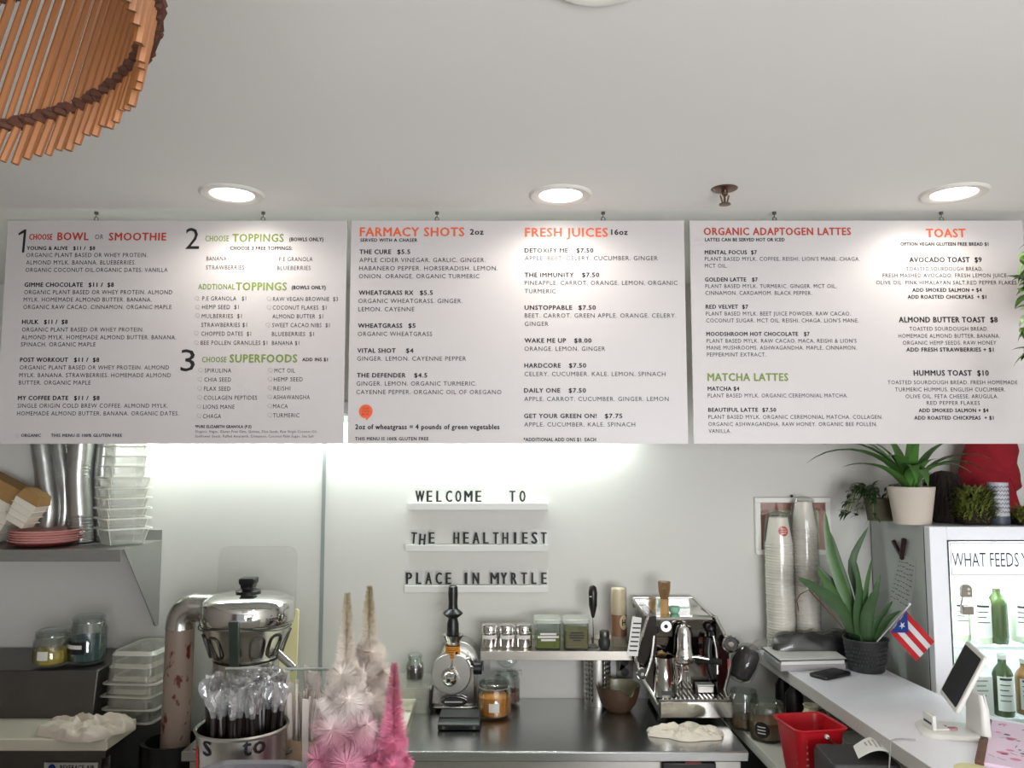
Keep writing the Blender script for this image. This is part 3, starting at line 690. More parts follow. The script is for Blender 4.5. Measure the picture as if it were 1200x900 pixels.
# take-out boxes leaning at the left edge
def takeout(label, loc, w, d, h, tilt, mats, rz):
    t = thing('takeout_box', label, 'box', loc, rz, 'take-out boxes leaning on the wall shelf')
    Rm = Matrix.Rotation(R(tilt), 4, 'Y')
    mb = MB(); mb.T = Rm; mb.box(-w / 2 + .01, w / 2 - .01, -d / 2 + .01, d / 2 - .01, 0, h * .72, -.008, -.008)
    o = mb.build('tray_body', 'kraft_white', t, bevel=.003)
    mb = MB(); mb.T = Rm; mb.box(-w / 2, w / 2, -d / 2, d / 2, h * .72, h, .012, .012)
    mb.build('folded_lid', 'kraft', t, bevel=.003)
    mb = MB(); mb.T = Rm
    for k in range(1, 4): mb.box(-w / 2 - .001, w / 2 + .001, -d / 2 - .001, d / 2 + .001, h * .72 * k / 4, h * .72 * k / 4 + .0015)
    mb.build('stacked_rims', 'kraft_white', t)
p = at(2, 632, D - .25)
takeout('large white take-out box with brown lid cut off at left edge', (p.x - .13, D - .17, ZS + .05), .20, .13, .235, 27, None, 0)
p = at(33, 632, D - .18)
takeout('smaller white take-out box with brown lid leaning above the pink plates', (p.x + .012, D - .27, ZS + .094), .10, .10, .145, 30, None, 0)
# silvery ridged sleeves of stacked cups
def sleeve(label, pts, r, loc):
    t = thing('cup_sleeve', label, 'cup sleeve', loc, 0, 'bent sleeves of stacked clear cups')
    P0 = [Vector(p) for p in pts]; n = 80; path = []; rad = []
    def cr(t_):
        f = t_ * (len(P0) - 1); i = min(int(f), len(P0) - 2); u = f - i
        a, b, c, d = P0[max(i - 1, 0)], P0[i], P0[i + 1], P0[min(i + 2, len(P0) - 1)]
        return .5 * ((2 * b) + (c - a) * u + (2 * a - 5 * b + 4 * c - d) * u * u + (-a + 3 * b - 3 * c + d) * u ** 3)
    for i in range(n):
        path.append(cr(i / (n - 1)))
        rad.append(r * (1 + .055 * (i % 2) + .05 * noise.noise(Vector((i * .07, r * 99, 0)))))
    MB().tube(path, rad, 22).build('stacked_cups', 'foil', t)
    path2 = path[::4]
    MB().tube(path2, [r * (1.08 + .07 * noise.noise(Vector((i * .5, 3, r)))) for i in range(len(path2))], 14, False).build('film_sleeve', 'film', t)
YS = D - .14
def rel(pts, base, Yp): return [(at(u, v, Yp) - base) for u, v in pts]
for lab, pts, r, Yp in (('leftmost bent silvery sleeve of stacked cups', [(52, 641), (58, 600), (55, 560), (50, 520), (47, 480)], .044, D - .09), ('middle bent silvery sleeve of stacked cups', [(68, 641), (76, 606), (76, 566), (70, 520), (67, 480)], .034, D - .06), ('silvery sleeve of stacked cups just left of the white tubs', [(95, 641), (94, 604), (92, 560), (95, 520), (97, 480)], .047, D - .12), ('silvery sleeve of stacked cups standing behind the white tubs', [(122, 641), (122, 606), (120, 560), (123, 520), (124, 480)], .038, D - .06)):
    b = at(pts[0][0], 641, Yp); b.z = ZS + .003
    q = rel(pts, b, Yp); q[0] = Vector((q[0].x, q[0].y, .0))
    sleeve(lab, q, r, b)
# translucent square tubs
p = at(140, 645, D - .2)
TX, TY = p.x, D - .185
nlist = ['lowest', 'second lowest', 'third lowest', 'fourth lowest', 'fifth lowest', 'sixth lowest', 'fourth from the top', 'third from the top', 'second from the top', 'topmost']
def sq(w, z, r=.02): return ring_at(rrect(w, w, r, 3), z)
def tub(wide):
    mb = MB(); a = .145 if wide else .135; b = a + .028 if wide else a + .012; h = .07
    mb.loft([sq(a - .02, .0), sq(a - .008, .004), sq(b - .014, h - .006), sq(b + (.012 if wide else 0), h - .005), sq(b + (.012 if wide else 0), h), sq(b - .016, h), sq(a - .012, .007)], True, True)
    return mb
def tub_rim(wide, par):
    a = .145 if wide else .135; b = a + .028 if wide else a + .012; h = .07; o = b + (.014 if wide else .003)
    mb = MB(); mb.loft([sq(b - .015, h - .004), sq(o, h - .0045), sq(o, h + .0012), sq(b - .015, h + .0012), sq(b - .015, h - .004)], False, False)
    for k in range(4):
        c_ = (a - .014) / 2; e_ = (b - .012) / 2; sx, sy = ((1, 1), (-1, 1), (-1, -1), (1, -1))[k]
        mb.tube([(sx * (c_ - .003), sy * (c_ - .003), .006), (sx * (e_ - .004), sy * (e_ - .004), h - .006)], .0018, 6)
    mb.build('rim', 'tub_rim', par)
tw = tn = None; z = ZS + .001
for i in range(10):
    wide = i < 6; lab = f'translucent square tub, {nlist[i]} in the tall stack on the wall shelf'
    loc = (TX + random.uniform(-.003, .003), TY, z); rz = R(42 + random.uniform(-3, 3))
    if wide:
        if tw is None: tw = solo(tub(True), 'food_tub', 'deli', lab, 'tub', loc, rz, 'stacked translucent tubs'); tub_rim(True, tw)
        else: dup(tw, loc, rz, lab)
    else:
        if tn is None: tn = solo(tub(False), 'food_tub', 'deli', lab, 'tub', loc, rz, 'stacked translucent tubs'); tub_rim(False, tn)
        else: dup(tn, loc, rz, lab)
    z += .041 if i != 5 else .046
# ================================================================== refrigerated prep table
ZT = .865; XPR = -1.485
def prep_table():
    t = thing('prep_table', 'steel refrigerated prep table with cutting board at lower left', 'prep table', (XPR, D, 0))
    mb = MB(); mb.box(-1.15, 0, -.46, -.02, .1, ZT); mb.build('body', 'steel_dark', t, bevel=.004)
    mb = MB(); mb.box(-1.15, 0, -.5, -.02, ZT - .03, ZT + .008); mb.build('worktop', 'steel_dark', t, bevel=.003)
    mb = MB(); mb.box(-1.15, -.03, -.47, -.46, .14, ZT - .15); mb.build('door', 'steel_dark', t, bevel=.004)
    mb = MB(); mb.box(-1.15, -.02, -.485, -.46, ZT - .11, ZT - .035); mb.build('front_rail', 'steel_dark', t, bevel=.003)
    xr = at(115, 785, D - .36).x - XPR
    mb = MB(); mb.prism([(-1.15, -.39, ZT + .009), (-1.15, -.36, 1.075), (-1.15, -.03, 1.085), (-1.15, -.03, ZT + .009)], (1.15 + xr, 0, 0)); mb.build('lid_hood', 'steel_dark', t, bevel=.004)
    xc = on(123, 868, .905).x - XPR
    mb = MB(); mb.box(-1.15, xc, -.62, -.39, ZT + .0, .907); mb.build('cutting_board', 'cut_white', t, bevel=.004)
    mb = MB(); mb.box(-1.15, xc - .01, -.60, -.46, ZT - .03, ZT - .0005); mb.build('board_rest', 'steel_dark', t)
    xa, xb = at(52, 893, D - .49).x - XPR, at(115, 893, D - .49).x - XPR
    zt = at(80, 893.5, D - .49).z
    n = MB().box(xa, xb, -.492, -.486, zt - .035, zt).build('name_plate', 'label', t, bevel=.001)
    mb = MB(); put_text(mb, 'BEVERAGE-AIR', xa + .06, xb - .012, zt - .026, .017, .4925, .03, ax=(1, 0, 0)); mb.build('plate_lettering', 'ink', n, flat=True, rec=False)
    mb = MB(); mb.cyl((xa + .03, -.4925, zt - .018), (xa + .03, -.4935, zt - .018), .013, n=20); mb.build('plate_emblem', 'flag_blue', n)
    for x in (-1.1, -.05):
        for y in (-.42, -.06): MB().cyl((x, y, 0), (x, y, .1), .025, n=12).build('foot', 'black', t)
prep_table()
# jars on the hood
def clip_jar(label, loc, r, h, food, fill, lab_col, group=None, lid_open=False, lid_r=None, square=False, label_mat='label', label_w=.6, rz=0):
    t = thing('glass_jar', label, 'jar', loc, rz, group)
    MB().lathe([(0, .002), (r * .8, .002), (r, .012), (r, h * .72), (r * .86, h * .82), (r * .86, h * .9), (r * .9, h * .9), (r * .9, h * .92), (r * .8, h * .92), (r * .8, h * .8), (r * .95, h * .7), (r * .95, .014), (0, .008)], 36).build('glass_body', 'glass', t)
    hf = h * fill
    MB().lathe([(0, .009), (r * .76, .009), (r * .94, .018), (r * .94, min(hf, h * .69)), (r * .5, hf + .004), (0, hf + .007)], 32).build('contents', food, t)
    if label_mat:
        mb = MB(); a0 = R(-90) - label_w / 2; n = 8; z0, z1 = h * .25, h * .5
        mb.strip([((r + .001) * math.cos(a0 + label_w * i / n), (r + .001) * math.sin(a0 + label_w * i / n), z0) for i in range(n + 1)], [((r + .001) * math.cos(a0 + label_w * i / n), (r + .001) * math.sin(a0 + label_w * i / n), z1) for i in range(n + 1)])
        l = mb.build('label', label_mat, t)
        if label_mat != 'label':
            mb = MB(); w2 = label_w * .8; a0 = R(-90) - w2 / 2; z0, z1 = h * .36, h * .44
            mb.strip([((r + .002) * math.cos(a0 + w2 * i / n), (r + .002) * math.sin(a0 + w2 * i / n), z0) for i in range(n + 1)], [((r + .002) * math.cos(a0 + w2 * i / n), (r + .002) * math.sin(a0 + w2 * i / n), z1) for i in range(n + 1)])
            mb.build('label_strip', 'label', l)
    lr = lid_r or r * .9
    prof = [(0, .016), (lr * .8, .016), (lr, .008), (lr, 0), (lr * .9, 0), (lr * .85, .006), (0, .009)]
    mb = MB()
    if lid_open: mb.T = Matrix.Translation((0, r * .95, h * .93)) @ Matrix.Rotation(R(70), 4, 'X') @ Matrix.Translation((0, lr, 0))
    else: mb.T = Matrix.Translation((0, 0, h * .925))
    mb.lathe(prof, 32); mb.build('glass_lid', 'glass', t)
    mb = MB(); mb.tube([(r * .9 * math.cos(R(a)), r * .9 * math.sin(R(a)), h * .86) for a in range(0, 361, 12)], .0016, 6)
    mb.tube([(r * .9, 0, h * .86), (r * 1.12, 0, h * .8), (r * 1.1, 0, h * .98), (r * .85, 0, h * .96)], .0016, 6)
    mb.build('wire_clasp', 'steel', t)
    return t
p = at(60, 778, D - .3); clip_jar('squat glass jar of yellow food with white label on the prep table', (p.x, p.y, 1.079), .067, .135, 'yellow_food', .48, None)
p = at(102, 778, D - .26)
clip_jar('taller glass jar of dark teal powder with black label on the prep table', (p.x, p.y, 1.08), .069, .185, 'teal_food', .55, None, label_mat='black', label_w=1.5, rz=R(-25))
# upturned clear pans
p = on(150, 848, ZT + .008)
def pan(h=.1):
    mb = MB(); w, d = .19, .25
    rr = lambda a, b, z: ring_at(rrect(a, b, .025, 4), z)
    mb.loft([rr(w + .03, d + .03, 0), rr(w + .03, d + .03, .004), rr(w, d, .004), rr(w - .012, d - .012, h - .012), rr(w - .03, d - .03, h), rr(w - .034, d - .034, h - .004), rr(w - .016, d - .016, h - .014), rr(w - .006, d - .006, .0)], False, False)
    mb.f([mb.v(q) for q in rr(w - .03, d - .03, h)])
    return mb
pp = None
labs = ['lowest clear food pan, upturned on the prep table', 'second upturned clear pan of the stack on the prep table', 'third upturned clear pan of the stack on the prep table', 'topmost upturned clear pan of the stack on the prep table']
px_, py_ = p.x - .0, D - .215
for i in range(4):
    loc = (px_ + [0, .006, 0, .008][i], py_, ZT + .0085 + .048 * i); rz = R([-6, -4, -8, -5][i])
    hh = .1 if i < 3 else .12
    if i == 0:
        pp = solo(pan(.12), 'food_pan', 'pan', labs[i], 'food pan', loc, rz, 'upturned clear pans')
        mb = MB(); rq = lambda a, b, z: ring_at(rrect(a, b, .025, 4), z)
        mb.loft([rq(.222, .282, -.0005), rq(.222, .282, .0045), rq(.196, .256, .0045), rq(.196, .256, -.0005), rq(.222, .282, -.0005)], False, False)
        mb.loft([rq(.181, .241, .106), rq(.162, .222, .121), rq(.157, .217, .1205), rq(.178, .238, .105), rq(.181, .241, .106)], False, False)
        mb.build('rim', 'pan_rim', pp)
    else: dup(pp, loc, rz, labs[i])
# white cloth on the cutting board
p = on(98, 858, .907)
solo(crumple(.37, .21, .06, 3.3, folds=2.6), 'cleaning_cloth', 'cloth', 'crumpled white cloth lying on the cutting board of the prep table', 'cloth', (p.x + .005, p.y + .005, .9075), R(-8))
# ================================================================== JUICER and its corner
ZW = .87
def juicer():
    Yj = 3.2
    b = at(288, 800, Yj); q = .00342 * (Yj / 3.15)
    t = thing('commercial_juicer', 'big chrome commercial juicer with pulp tube at left', 'juicer', (b.x, Yj, ZW))
    zz = lambda v: at(288, v, Yj).z - ZW
    k = q / 3.333
    # motor body
    MB().lathe([(0, 0), (.15, 0), (.155, .01), (.155, .05), (.128, .07), (.122, zz(772)), (.126, zz(771)), (0, zz(770))], 40).build('motor_body', 'alu', t)
    r1, r2, rl = 160 * k, 124 * k, 168 * k
    MB().lathe([(0, zz(770)), (r2 * .93, zz(770)), (r2, zz(766)), (r2 * 1.02, zz(760)), (r1 * .97, zz(738)), (r1, zz(732)), (r1 * 1.03, zz(730)), (r1 * 1.03, zz(727)), (0, zz(727))], 48).build('bowl', 'alu', t)
    # raised oval rings round the bowl
    for j, a in enumerate((-150, -122, -58, -30, 10, 170)):
        mb = MB(); zm = zz(752)
        ring = []
        for i in range(25):
            tt = 2 * math.pi * i / 24; da = .17 * math.copysign(abs(math.cos(tt)) ** .6, math.cos(tt)); dz = .042 * math.copysign(abs(math.sin(tt)) ** .6, math.sin(tt))
            f = (zm + dz - zz(766)) / (zz(732) - zz(766)); rr = r2 + (r1 - r2) * max(0, min(1, f)) + .004
            ring.append((rr * math.cos(R(a) + da), rr * math.sin(R(a) + da), zm + dz))
        mb.tube(ring, .004, 6); mb.build('bowl_moulding', 'steel_dark', t)
    lid = MB().lathe([(r1 * 1.0, zz(727)), (rl, zz(726)), (rl * 1.02, zz(722)), (rl, zz(707)), (rl * .95, zz(702)), (rl * .75, zz(697)), (rl * .45, zz(694.5)), (0, zz(694))], 48).build('lid', 'chrome', t)
    zb = zz(694)
    MB().lathe([(0, zb - .004), (.046, zb - .004), (.048, zb + .006), (.03, zb + .014), (.027, zb + .022)], 32).build('feed_collar', 'black', t)
    mb = MB(); mb.loft([ring_at(rrect(.05, .05, .008, 3), zb + .018), ring_at(rrect(.052, .052, .008, 3), zb + .03), ring_at(rrect(.062, .062, .01, 3), zb + .036), ring_at(rrect(.064, .064, .01, 3), zz(677) - .004), ring_at(rrect(.058, .058, .01, 3), zz(677))]); mb.build('pusher', 'black', t)
    # elbow chute
    xe = at(212, 720, Yj).x - b.x
    ze = zz(715)
    path = [(-rl * .55, 0, zz(712))]
    path += [(xe + .10, 0, zz(712)), (xe + .07, 0, zz(712) - .001)]
    for i in range(7):
        a = R(90 + 90 * i / 6); path.append((xe + .058 + .058 * math.cos(a), 0, zz(712) - .058 + .058 * math.sin(a)))
    path.append((xe, 0, zz(736)))
    mb = MB(); mb.tube(path, [.05, .051, .052] + [.054] * 7 + [.056], 24); mb.build('elbow_chute', 'alu', t)
    zlo = zz(879)
    MB().cyl((xe - .004, 0, zlo), (xe, 0, zz(734)), .054, .053, 28).build('pulp_tube', 'pulp_tube', t)
    # clamp
    mb = MB(); yf = -r1 - .012
    mb.prism([(-.012, yf - .006, zz(718)), (.028, yf - .006, zz(718)), (.025, yf + .012, zz(768)), (-.009, yf + .012, zz(768))], (0, .012, 0)); mb.build('latch', 'teal_latch', t, bevel=.003)
    mb = MB(); mb.tube([(r1 * math.cos(R(a)) * 1.06, r1 * math.sin(R(a)) * 1.06, zz(729) + .01 * math.sin(R(a * 3))) for a in range(-175, -4, 6)], .0028, 6); mb.build('clamp_wire', 'steel_dark', t)
    mb = MB(); mb.cyl((r2 * .8, -.02, zz(758)), (at(349, 779, Yj).x - b.x, -.05, zz(779)), .017, .015, 18); mb.build('spout', 'alu', t)
    return b, xe
jb, jxe = juicer()
# black lined bin under the pulp tube
bx = jb.x + jxe - .012
t = thing('pulp_bin', 'black lined bin under the stained pulp tube', 'bin', (bx, 3.2, 0))
MB().lathe([(0, 0), (.09, 0), (.1, .02), (.115, .82), (.108, .82), (.095, .03), (0, .02)], 28).build('bin_body', 'black', t)
mb = MB(); n = 40
mb.loft([[((.118 + .005 * noise.noise(Vector((math.cos(6.28 * i / n) * 3, math.sin(6.28 * i / n) * 3, z * 9)))) * math.cos(6.2832 * i / n), (.118 + .004 * math.sin(i * 2.3)) * math.sin(6.2832 * i / n), z) for i in range(n)] for z in (.66, .72, .78, .825)] + [[(.1 * math.cos(6.2832 * i / n), .1 * math.sin(6.2832 * i / n), .822) for i in range(n)], [(.09 * math.cos(6.2832 * i / n), .09 * math.sin(6.2832 * i / n), .7) for i in range(n)]], False, False)
mb.build('liner', 'black', t)
# clear sheet and cream board leaning on the wall
def sheet(name, m, label, cat, u0, u1, v0, v1, lean, r, th, base_z, yb):
    a, b = at(u0, v0, yb), at(u1, v1, yb); w = b.x - a.x; h = a.z - base_z
    mb = MB(); mb.T = Matrix.Rotation(R(-lean), 4, 'X') @ Matrix.Rotation(R(90), 4, 'X')
    o = rrect(w, h, r, 6, 0, h / 2); mb.loft([ring_at(o, 0), ring_at(o, th)])
    return solo(mb, name, m, label, cat, ((a.x + b.x) / 2, yb, base_z), 0, bevel=.001)
sheet('clear_mat', 'film_tile', 'clear rounded plastic sheet leaning on the wall behind the juicer', 'plastic sheet', 255, 345, 641, 720, 2.2, .04, .003, ZW + .0005, D - .045)
sheet('plastic_board', 'cream', 'cream plastic cutting board leaning on the wall right of the juicer', 'cutting board', 318, 347, 714, 820, 3, .012, .012, ZW + .0005, D - .066)
# ================================================================== WORKTOP FRIDGE (steel table)
XT0, XT1 = on(213, 880, ZW).x, .826
YT0 = 2.932
def worktop():
    t = thing('worktop_fridge', 'stainless worktop fridge along the wall carrying the coffee machine', 'worktop', ((XT0 + XT1) / 2, D, 0))
    hw = (XT1 - XT0) / 2; fy = YT0 - D
    mb = MB(); mb.box(-hw, hw, fy, -.003, ZW - .035, ZW); mb.build('worktop', 'steel_top', t, bevel=.004)
    mb = MB(); mb.box(-hw + .02, hw - .02, fy + .03, -.02, .12, ZW - .0355); mb.build('cabinet', 'steel', t, bevel=.003)
    xs = at(600, 890, YT0).x - t.location.x
    a, b = at(775, 890, YT0 + .02).x - t.location.x, at(838, 890, YT0 + .02).x - t.location.x
    for x0, x1 in ((-hw + .03, -.30), (-.28, .22), (.24, hw - .03)):
        o = MB().box(x0, x1, fy + .012, fy + .03, .15, ZW - .15).build('door', 'steel', t, bevel=.004)
        MB().box(x0 + .04, x1 - .04, fy - .002, fy + .012, ZW - .2, ZW - .18).build('door_handle', 'steel', o, bevel=.003)
    z0 = ZW - .12
    pn = MB().box(a, b, fy + .004, fy + .03, z0, ZW - .038).build('control_panel', 'black', t, bevel=.006)
    da, db = at(803, 888, YT0).x - t.location.x, at(822, 888, YT0).x - t.location.x
    zt = at(812, 885, YT0).z
    MB().box(da, db, fy + .001, fy + .0045, zt - .03, zt).build('red_display', 'led_dim', pn)
    mb = MB(); put_text(mb, '38', (da + db) / 2 - .009, (da + db) / 2 + .009, zt - .022, .014, -fy - .0005, .02); mb.build('display_digits', 'led_red', pn, flat=True, rec=False)
    for x in (-hw + .06, hw - .06):
        for y in (fy + .08, -.08):
            MB().cyl((x, y, 0), (x, y, .12), .025, n=14).build('foot', 'black', t)
worktop()
# white cutting board on the worktop, mostly behind the brush trees
a, b = on(488, 823, ZW), on(470, 872, ZW)
mb = MB(); x0 = on(380, 850, ZW).x
mb.prism([(x0 - b.x, b.y - b.y, .0), (0, 0, 0), (a.x - b.x, a.y - b.y, 0), (x0 - b.x, a.y - b.y, 0)], (0, 0, .015))
solo(mb, 'cutting_board', 'cut_white', 'white cutting board on the worktop behind the pink tree', 'cutting board', (b.x, b.y, ZW + .0006), 0, bevel=.003)
# clear bin with a small bean jar on it
p = on(484, 832, ZW)
def bin_mb(w, d, h):
    rr = lambda a, b, z: ring_at(rrect(a, b, .015, 4), z)
    return MB().loft([rr(w - .03, d - .03, 0), rr(w - .008, d - .008, h - .006), rr(w + .008, d + .008, h - .006), rr(w + .008, d + .008, h), rr(w - .012, d - .012, h), rr(w - .034, d - .034, .004)], True, True)
pyb = D - .13
t = solo(bin_mb(.17, .2, .105), 'clear_bin', 'pan', 'clear rectangular bin on the worktop left of the wheatgrass juicer', 'bin', (at(483, 830, pyb).x, pyb, ZW + .0006), 0)
mb = MB(); rr = ring_at(rrect(.182, .212, .016, 4), 0); mb.loft([rr, ring_at(rrect(.182, .212, .016, 4), .005)]); mb.build('bin_lid', 'pan', t).location = (0, 0, .1055)
p = at(486, 795, pyb)
zj = ZW + .1117
t = thing('spice_jar', 'small glass jar of dark beans on the clear bin', 'jar', (p.x, pyb, zj))
MB().lathe([(0, .001), (.034, .001), (.037, .006), (.037, .06), (.027, .075), (.027, .088), (.025, .088), (.024, .074), (.034, .058), (.034, .006), (0, .004)], 28).build('glass_body', 'glass', t)
MB().lathe([(0, .005), (.033, .006), (.033, .045), (.02, .052), (0, .053)], 24).build('beans', 'bean', t)
MB().lathe([(.029, .082), (.03, .098), (.026, .102), (0, .103)], 24).build('lid', 'glass', t)
# ================================================================== WHEATGRASS JUICER
def wheatgrass():
    b = on(534, 835, ZW); Yw = b.y + .11
    k = Yw / 950 * 1.03 / 4.09     # metres per crop pixel
    cx0 = 300; q = lambda x: (x - cx0) * k
    v = lambda y: at(533, 680 + y / 4.09, Yw - .08).z - ZW
    t = thing('wheatgrass_juicer', 'steel wheatgrass juicer with tall black plunger and orange label', 'juicer', (at(460 + cx0 / 4.09, 830, Yw).x, Yw, ZW))
    zb = v(640)
    mb = MB()
    mb.prism([(q(192), -.09, v(600)), (q(402), -.09, v(600)), (q(398), -.09, v(420)), (q(370), -.09, v(365)), (q(222), -.09, v(400)), (q(200), -.09, v(470))], (0, .17, 0)); mb.build('gear_housing', 'alu', t, bevel=.012)
    mb = MB(); mb.prism([(q(205), -.105, .012), (q(402), -.105, .012), (q(400), -.105, v(595)), (q(215), -.105, v(595))], (0, .2, 0)); mb.build('base', 'alu', t, bevel=.006)
    for x in (q(212), q(392)):
        for y in (-.095, .085): MB().lathe([(0, 0), (.012, 0), (.014, .013), (0, .013)], 14, (x, y, 0)).build('foot', 'black_matte', t)
    mb = MB(); mb.box(q(192), q(206), -.1, .09, .012, v(500)); mb.build('side_trim', 'black', t, bevel=.004)
    # drum: two discs facing the viewer
    c2_ = Vector((q(318), 0, v(402)))
    MB().cyl((c2_.x, -.04, c2_.z), (c2_.x, .07, c2_.z), 88 * k, n=44).build('rear_drum', 'steel', t, bevel=.004)
    c1_ = Vector((q(290), 0, v(440)))
    MB().cyl((c1_.x, -.115, c1_.z), (c1_.x, -.05, c1_.z), 88 * k, n=44).build('front_drum', 'steel', t, bevel=.005)
    mb = MB(); mb.T = Matrix.Translation((q(285), -.115, v(452))) @ Matrix.Rotation(R(90), 4, 'X')
    mb.lathe([(0, .052), (.010, .052), (.012, .05), (.02, .046), (.034 * .9, .03), (.036, .0)], 28); mb.build('hub', 'chrome', t)
    mb = MB(); mb.cyl((q(283), -.158, v(454)), (q(283), -.169, v(454)), .008, n=16); mb.build('hub_nut', 'black', t)
    # funnel
    fx = q(294); fy = -.085
    MB().lathe([(0, v(420)), (.036 * .9, v(420)), (33 * k, v(395)), (32 * k, v(300)), (36 * k, v(285)), (48 * k, v(262)), (50 * k, v(258)), (46 * k, v(260)), (30 * k, v(300)), (0, v(300))], 32, (fx, fy, 0)).build('feed_funnel', 'chrome', t)
    lb = MB(); n = 12; r = 33.5 * k
    A0, A1 = R(-165), R(-15)
    pa = [(fx + r * math.cos(A0 + (A1 - A0) * i / n), fy + r * math.sin(A0 + (A1 - A0) * i / n)) for i in range(n + 1)]
    lb.strip([(x, y, v(372)) for x, y in pa], [(x, y, v(303)) for x, y in pa]); l = lb.build('warning_label', 'label_orange', t)
    mb = MB(); r2 = r + .0006
    def arcq(y0, y1, a0, a1):
        pb = [(fx + r2 * math.cos(R(a0) + (R(a1) - R(a0)) * i / 6), fy + r2 * math.sin(R(a0) + (R(a1) - R(a0)) * i / 6)) for i in range(7)]
        mb.strip([(x, y, v(y1)) for x, y in pb], [(x, y, v(y0)) for x, y in pb])
    arcq(304, 311, -160, -20)
    for y0, y1, a0, a1 in ((318, 321, -140, -45), (326, 329, -140, -60), (334, 337, -140, -75), (342, 345, -140, -80), (350, 353, -140, -50), (334, 348, -65, -45), (360, 363, -140, -60)): arcq(y0, y1, a0, a1)
    mb.build('label_marks', 'ink', l, flat=True)
    # plunger
    MB().lathe([(0, v(300)), (24 * k, v(300)), (27 * k, v(262)), (26 * k, v(205)), (20 * k, v(180)), (42 * k, v(162)), (44 * k, v(156)), (40 * k, v(150)), (22 * k, v(135)), (20 * k, v(110)), (22 * k, v(60)), (20 * k, v(30)), (14 * k, v(24)), (0, v(23))], 28, (fx, fy, 0)).build('plunger', 'black', t)
    # clamp knob
    MB().cyl((q(330), -.1, v(411)), (q(395), -.1, v(411)), .006, n=12).build('clamp_rod', 'chrome', t)
    mb = MB(); mb.cyl((q(386), -.1, v(416)), (q(424), -.1, v(416)), 27 * k, n=12); mb.build('clamp_knob', 'black', t, bevel=.004)
    # badge
    mb = MB(); o = [(q(300) + 60 * k * math.cos(R(a)), v(572) + 21 * k * math.sin(R(a))) for a in range(0, 360, 12)]
    mb.loft([[(x, -.105, z) for x, z in o], [(x, -.109, z) for x, z in o]]); bd = mb.build('oval_badge', 'chrome', t)
    mb = MB(); o2 = [(q(300) + 54 * k * math.cos(R(a)), v(572) + 16 * k * math.sin(R(a))) for a in range(0, 360, 12)]
    mb.poly([(x, -.1094, z) for x, z in o2]); mb.build('badge_field', 'charcoal', bd, flat=True)
    mb = MB()
    mb.box(q(262), q(340), -.1102, -.1096, v(576), v(570)); mb.build('badge_stroke', 'label', bd, flat=True)
wheatgrass()
# scale
p0, p1 = on(514, 852, ZW), on(563, 852, ZW)
def scale_():
    w = p1.x - p0.x; yb = on(540, 831, ZW + .03).y; yf = on(540, 857, ZW).y
    yb = max(yb, yf + .12)
    t = thing('kitchen_scale', 'flat black kitchen scale in front of the wheatgrass juicer', 'scale', ((p0.x + p1.x) / 2, yf, ZW + .0006))
    mb = MB(); mb.prism([(-w / 2, 0, .003), (-w / 2, -.0, .022), (-w / 2, .03, .036), (-w / 2, .135, .036), (-w / 2, .135, .003)], (w, 0, 0)); mb.build('body', 'black', t, bevel=.003)
    MB().box(-w / 2 + .004, w / 2 - .004, .035, .133, .0365, .041).build('platform', 'charcoal', t, bevel=.002)
    MB().box(-w / 2 + .04, w / 2 - .04, -.001, .003, .008, .017).build('display', 'screen', t)
    for s in (-1, 1): MB().cyl((s * (w / 2 - .022), -.0015, .012), (s * (w / 2 - .022), .002, .012), .006, n=16).build('button', 'steel_dark', t)
    for x in (-w / 2 + .02, w / 2 - .02):
        for y in (.02, .115): MB().cyl((x, y, 0), (x, y, .004), .008, n=12).build('foot', 'black_matte', t)
scale_()
# orange jars
p = on(579, 846, ZW)
clip_jar('round glass jar of orange powder with white label by the scale', (p.x, p.y + .066, ZW + .0006), .068, .135, 'orange_food', .6, None, lid_open=False)
p = at(594, 838, D - .085)
clip_jar('glass jar with its lid raised behind the orange jar', (p.x, D - .085, ZW + .0006), .055, .14, 'copper_food', .4, None, lid_open=True, label_mat=None)
# ================================================================== small wall shelf with spices
Yf = D - .22
zsh = at(640, 763, Yf).z
xa, xb = at(563, 765, Yf).x, at(741, 765, Yf).x
t = thing('wall_shelf', 'small steel wall shelf under the letter sign holding spices', 'shelf', ((xa + xb) / 2, D, zsh))
hw = (xb - xa) / 2
mb = MB(); mb.box(-hw, hw, -.22, -.001, -.002, 0); mb.box(-hw, hw, -.222, -.219, -.036, 0); mb.box(-hw, hw, -.004, -.001, 0, .02); mb.build('shelf_top', 'shelf_bright', t, bevel=.001)
for x in (-hw + .004, hw - .03):
    mb = MB(); mb.prism([(x, -.19, -.002), (x, -.002, -.002), (x, -.002, -.13), (x, -.02, -.13)], (.003, 0, 0)); mb.box(x, x + .03, -.006, -.002, -.13, -.002); mb.build('bracket', 'shelf_steel', t)
def shelf_x(u, Yp=None): return at(u, 757, Yp or D - .14).x
Ysp = D - .15
tin0 = None
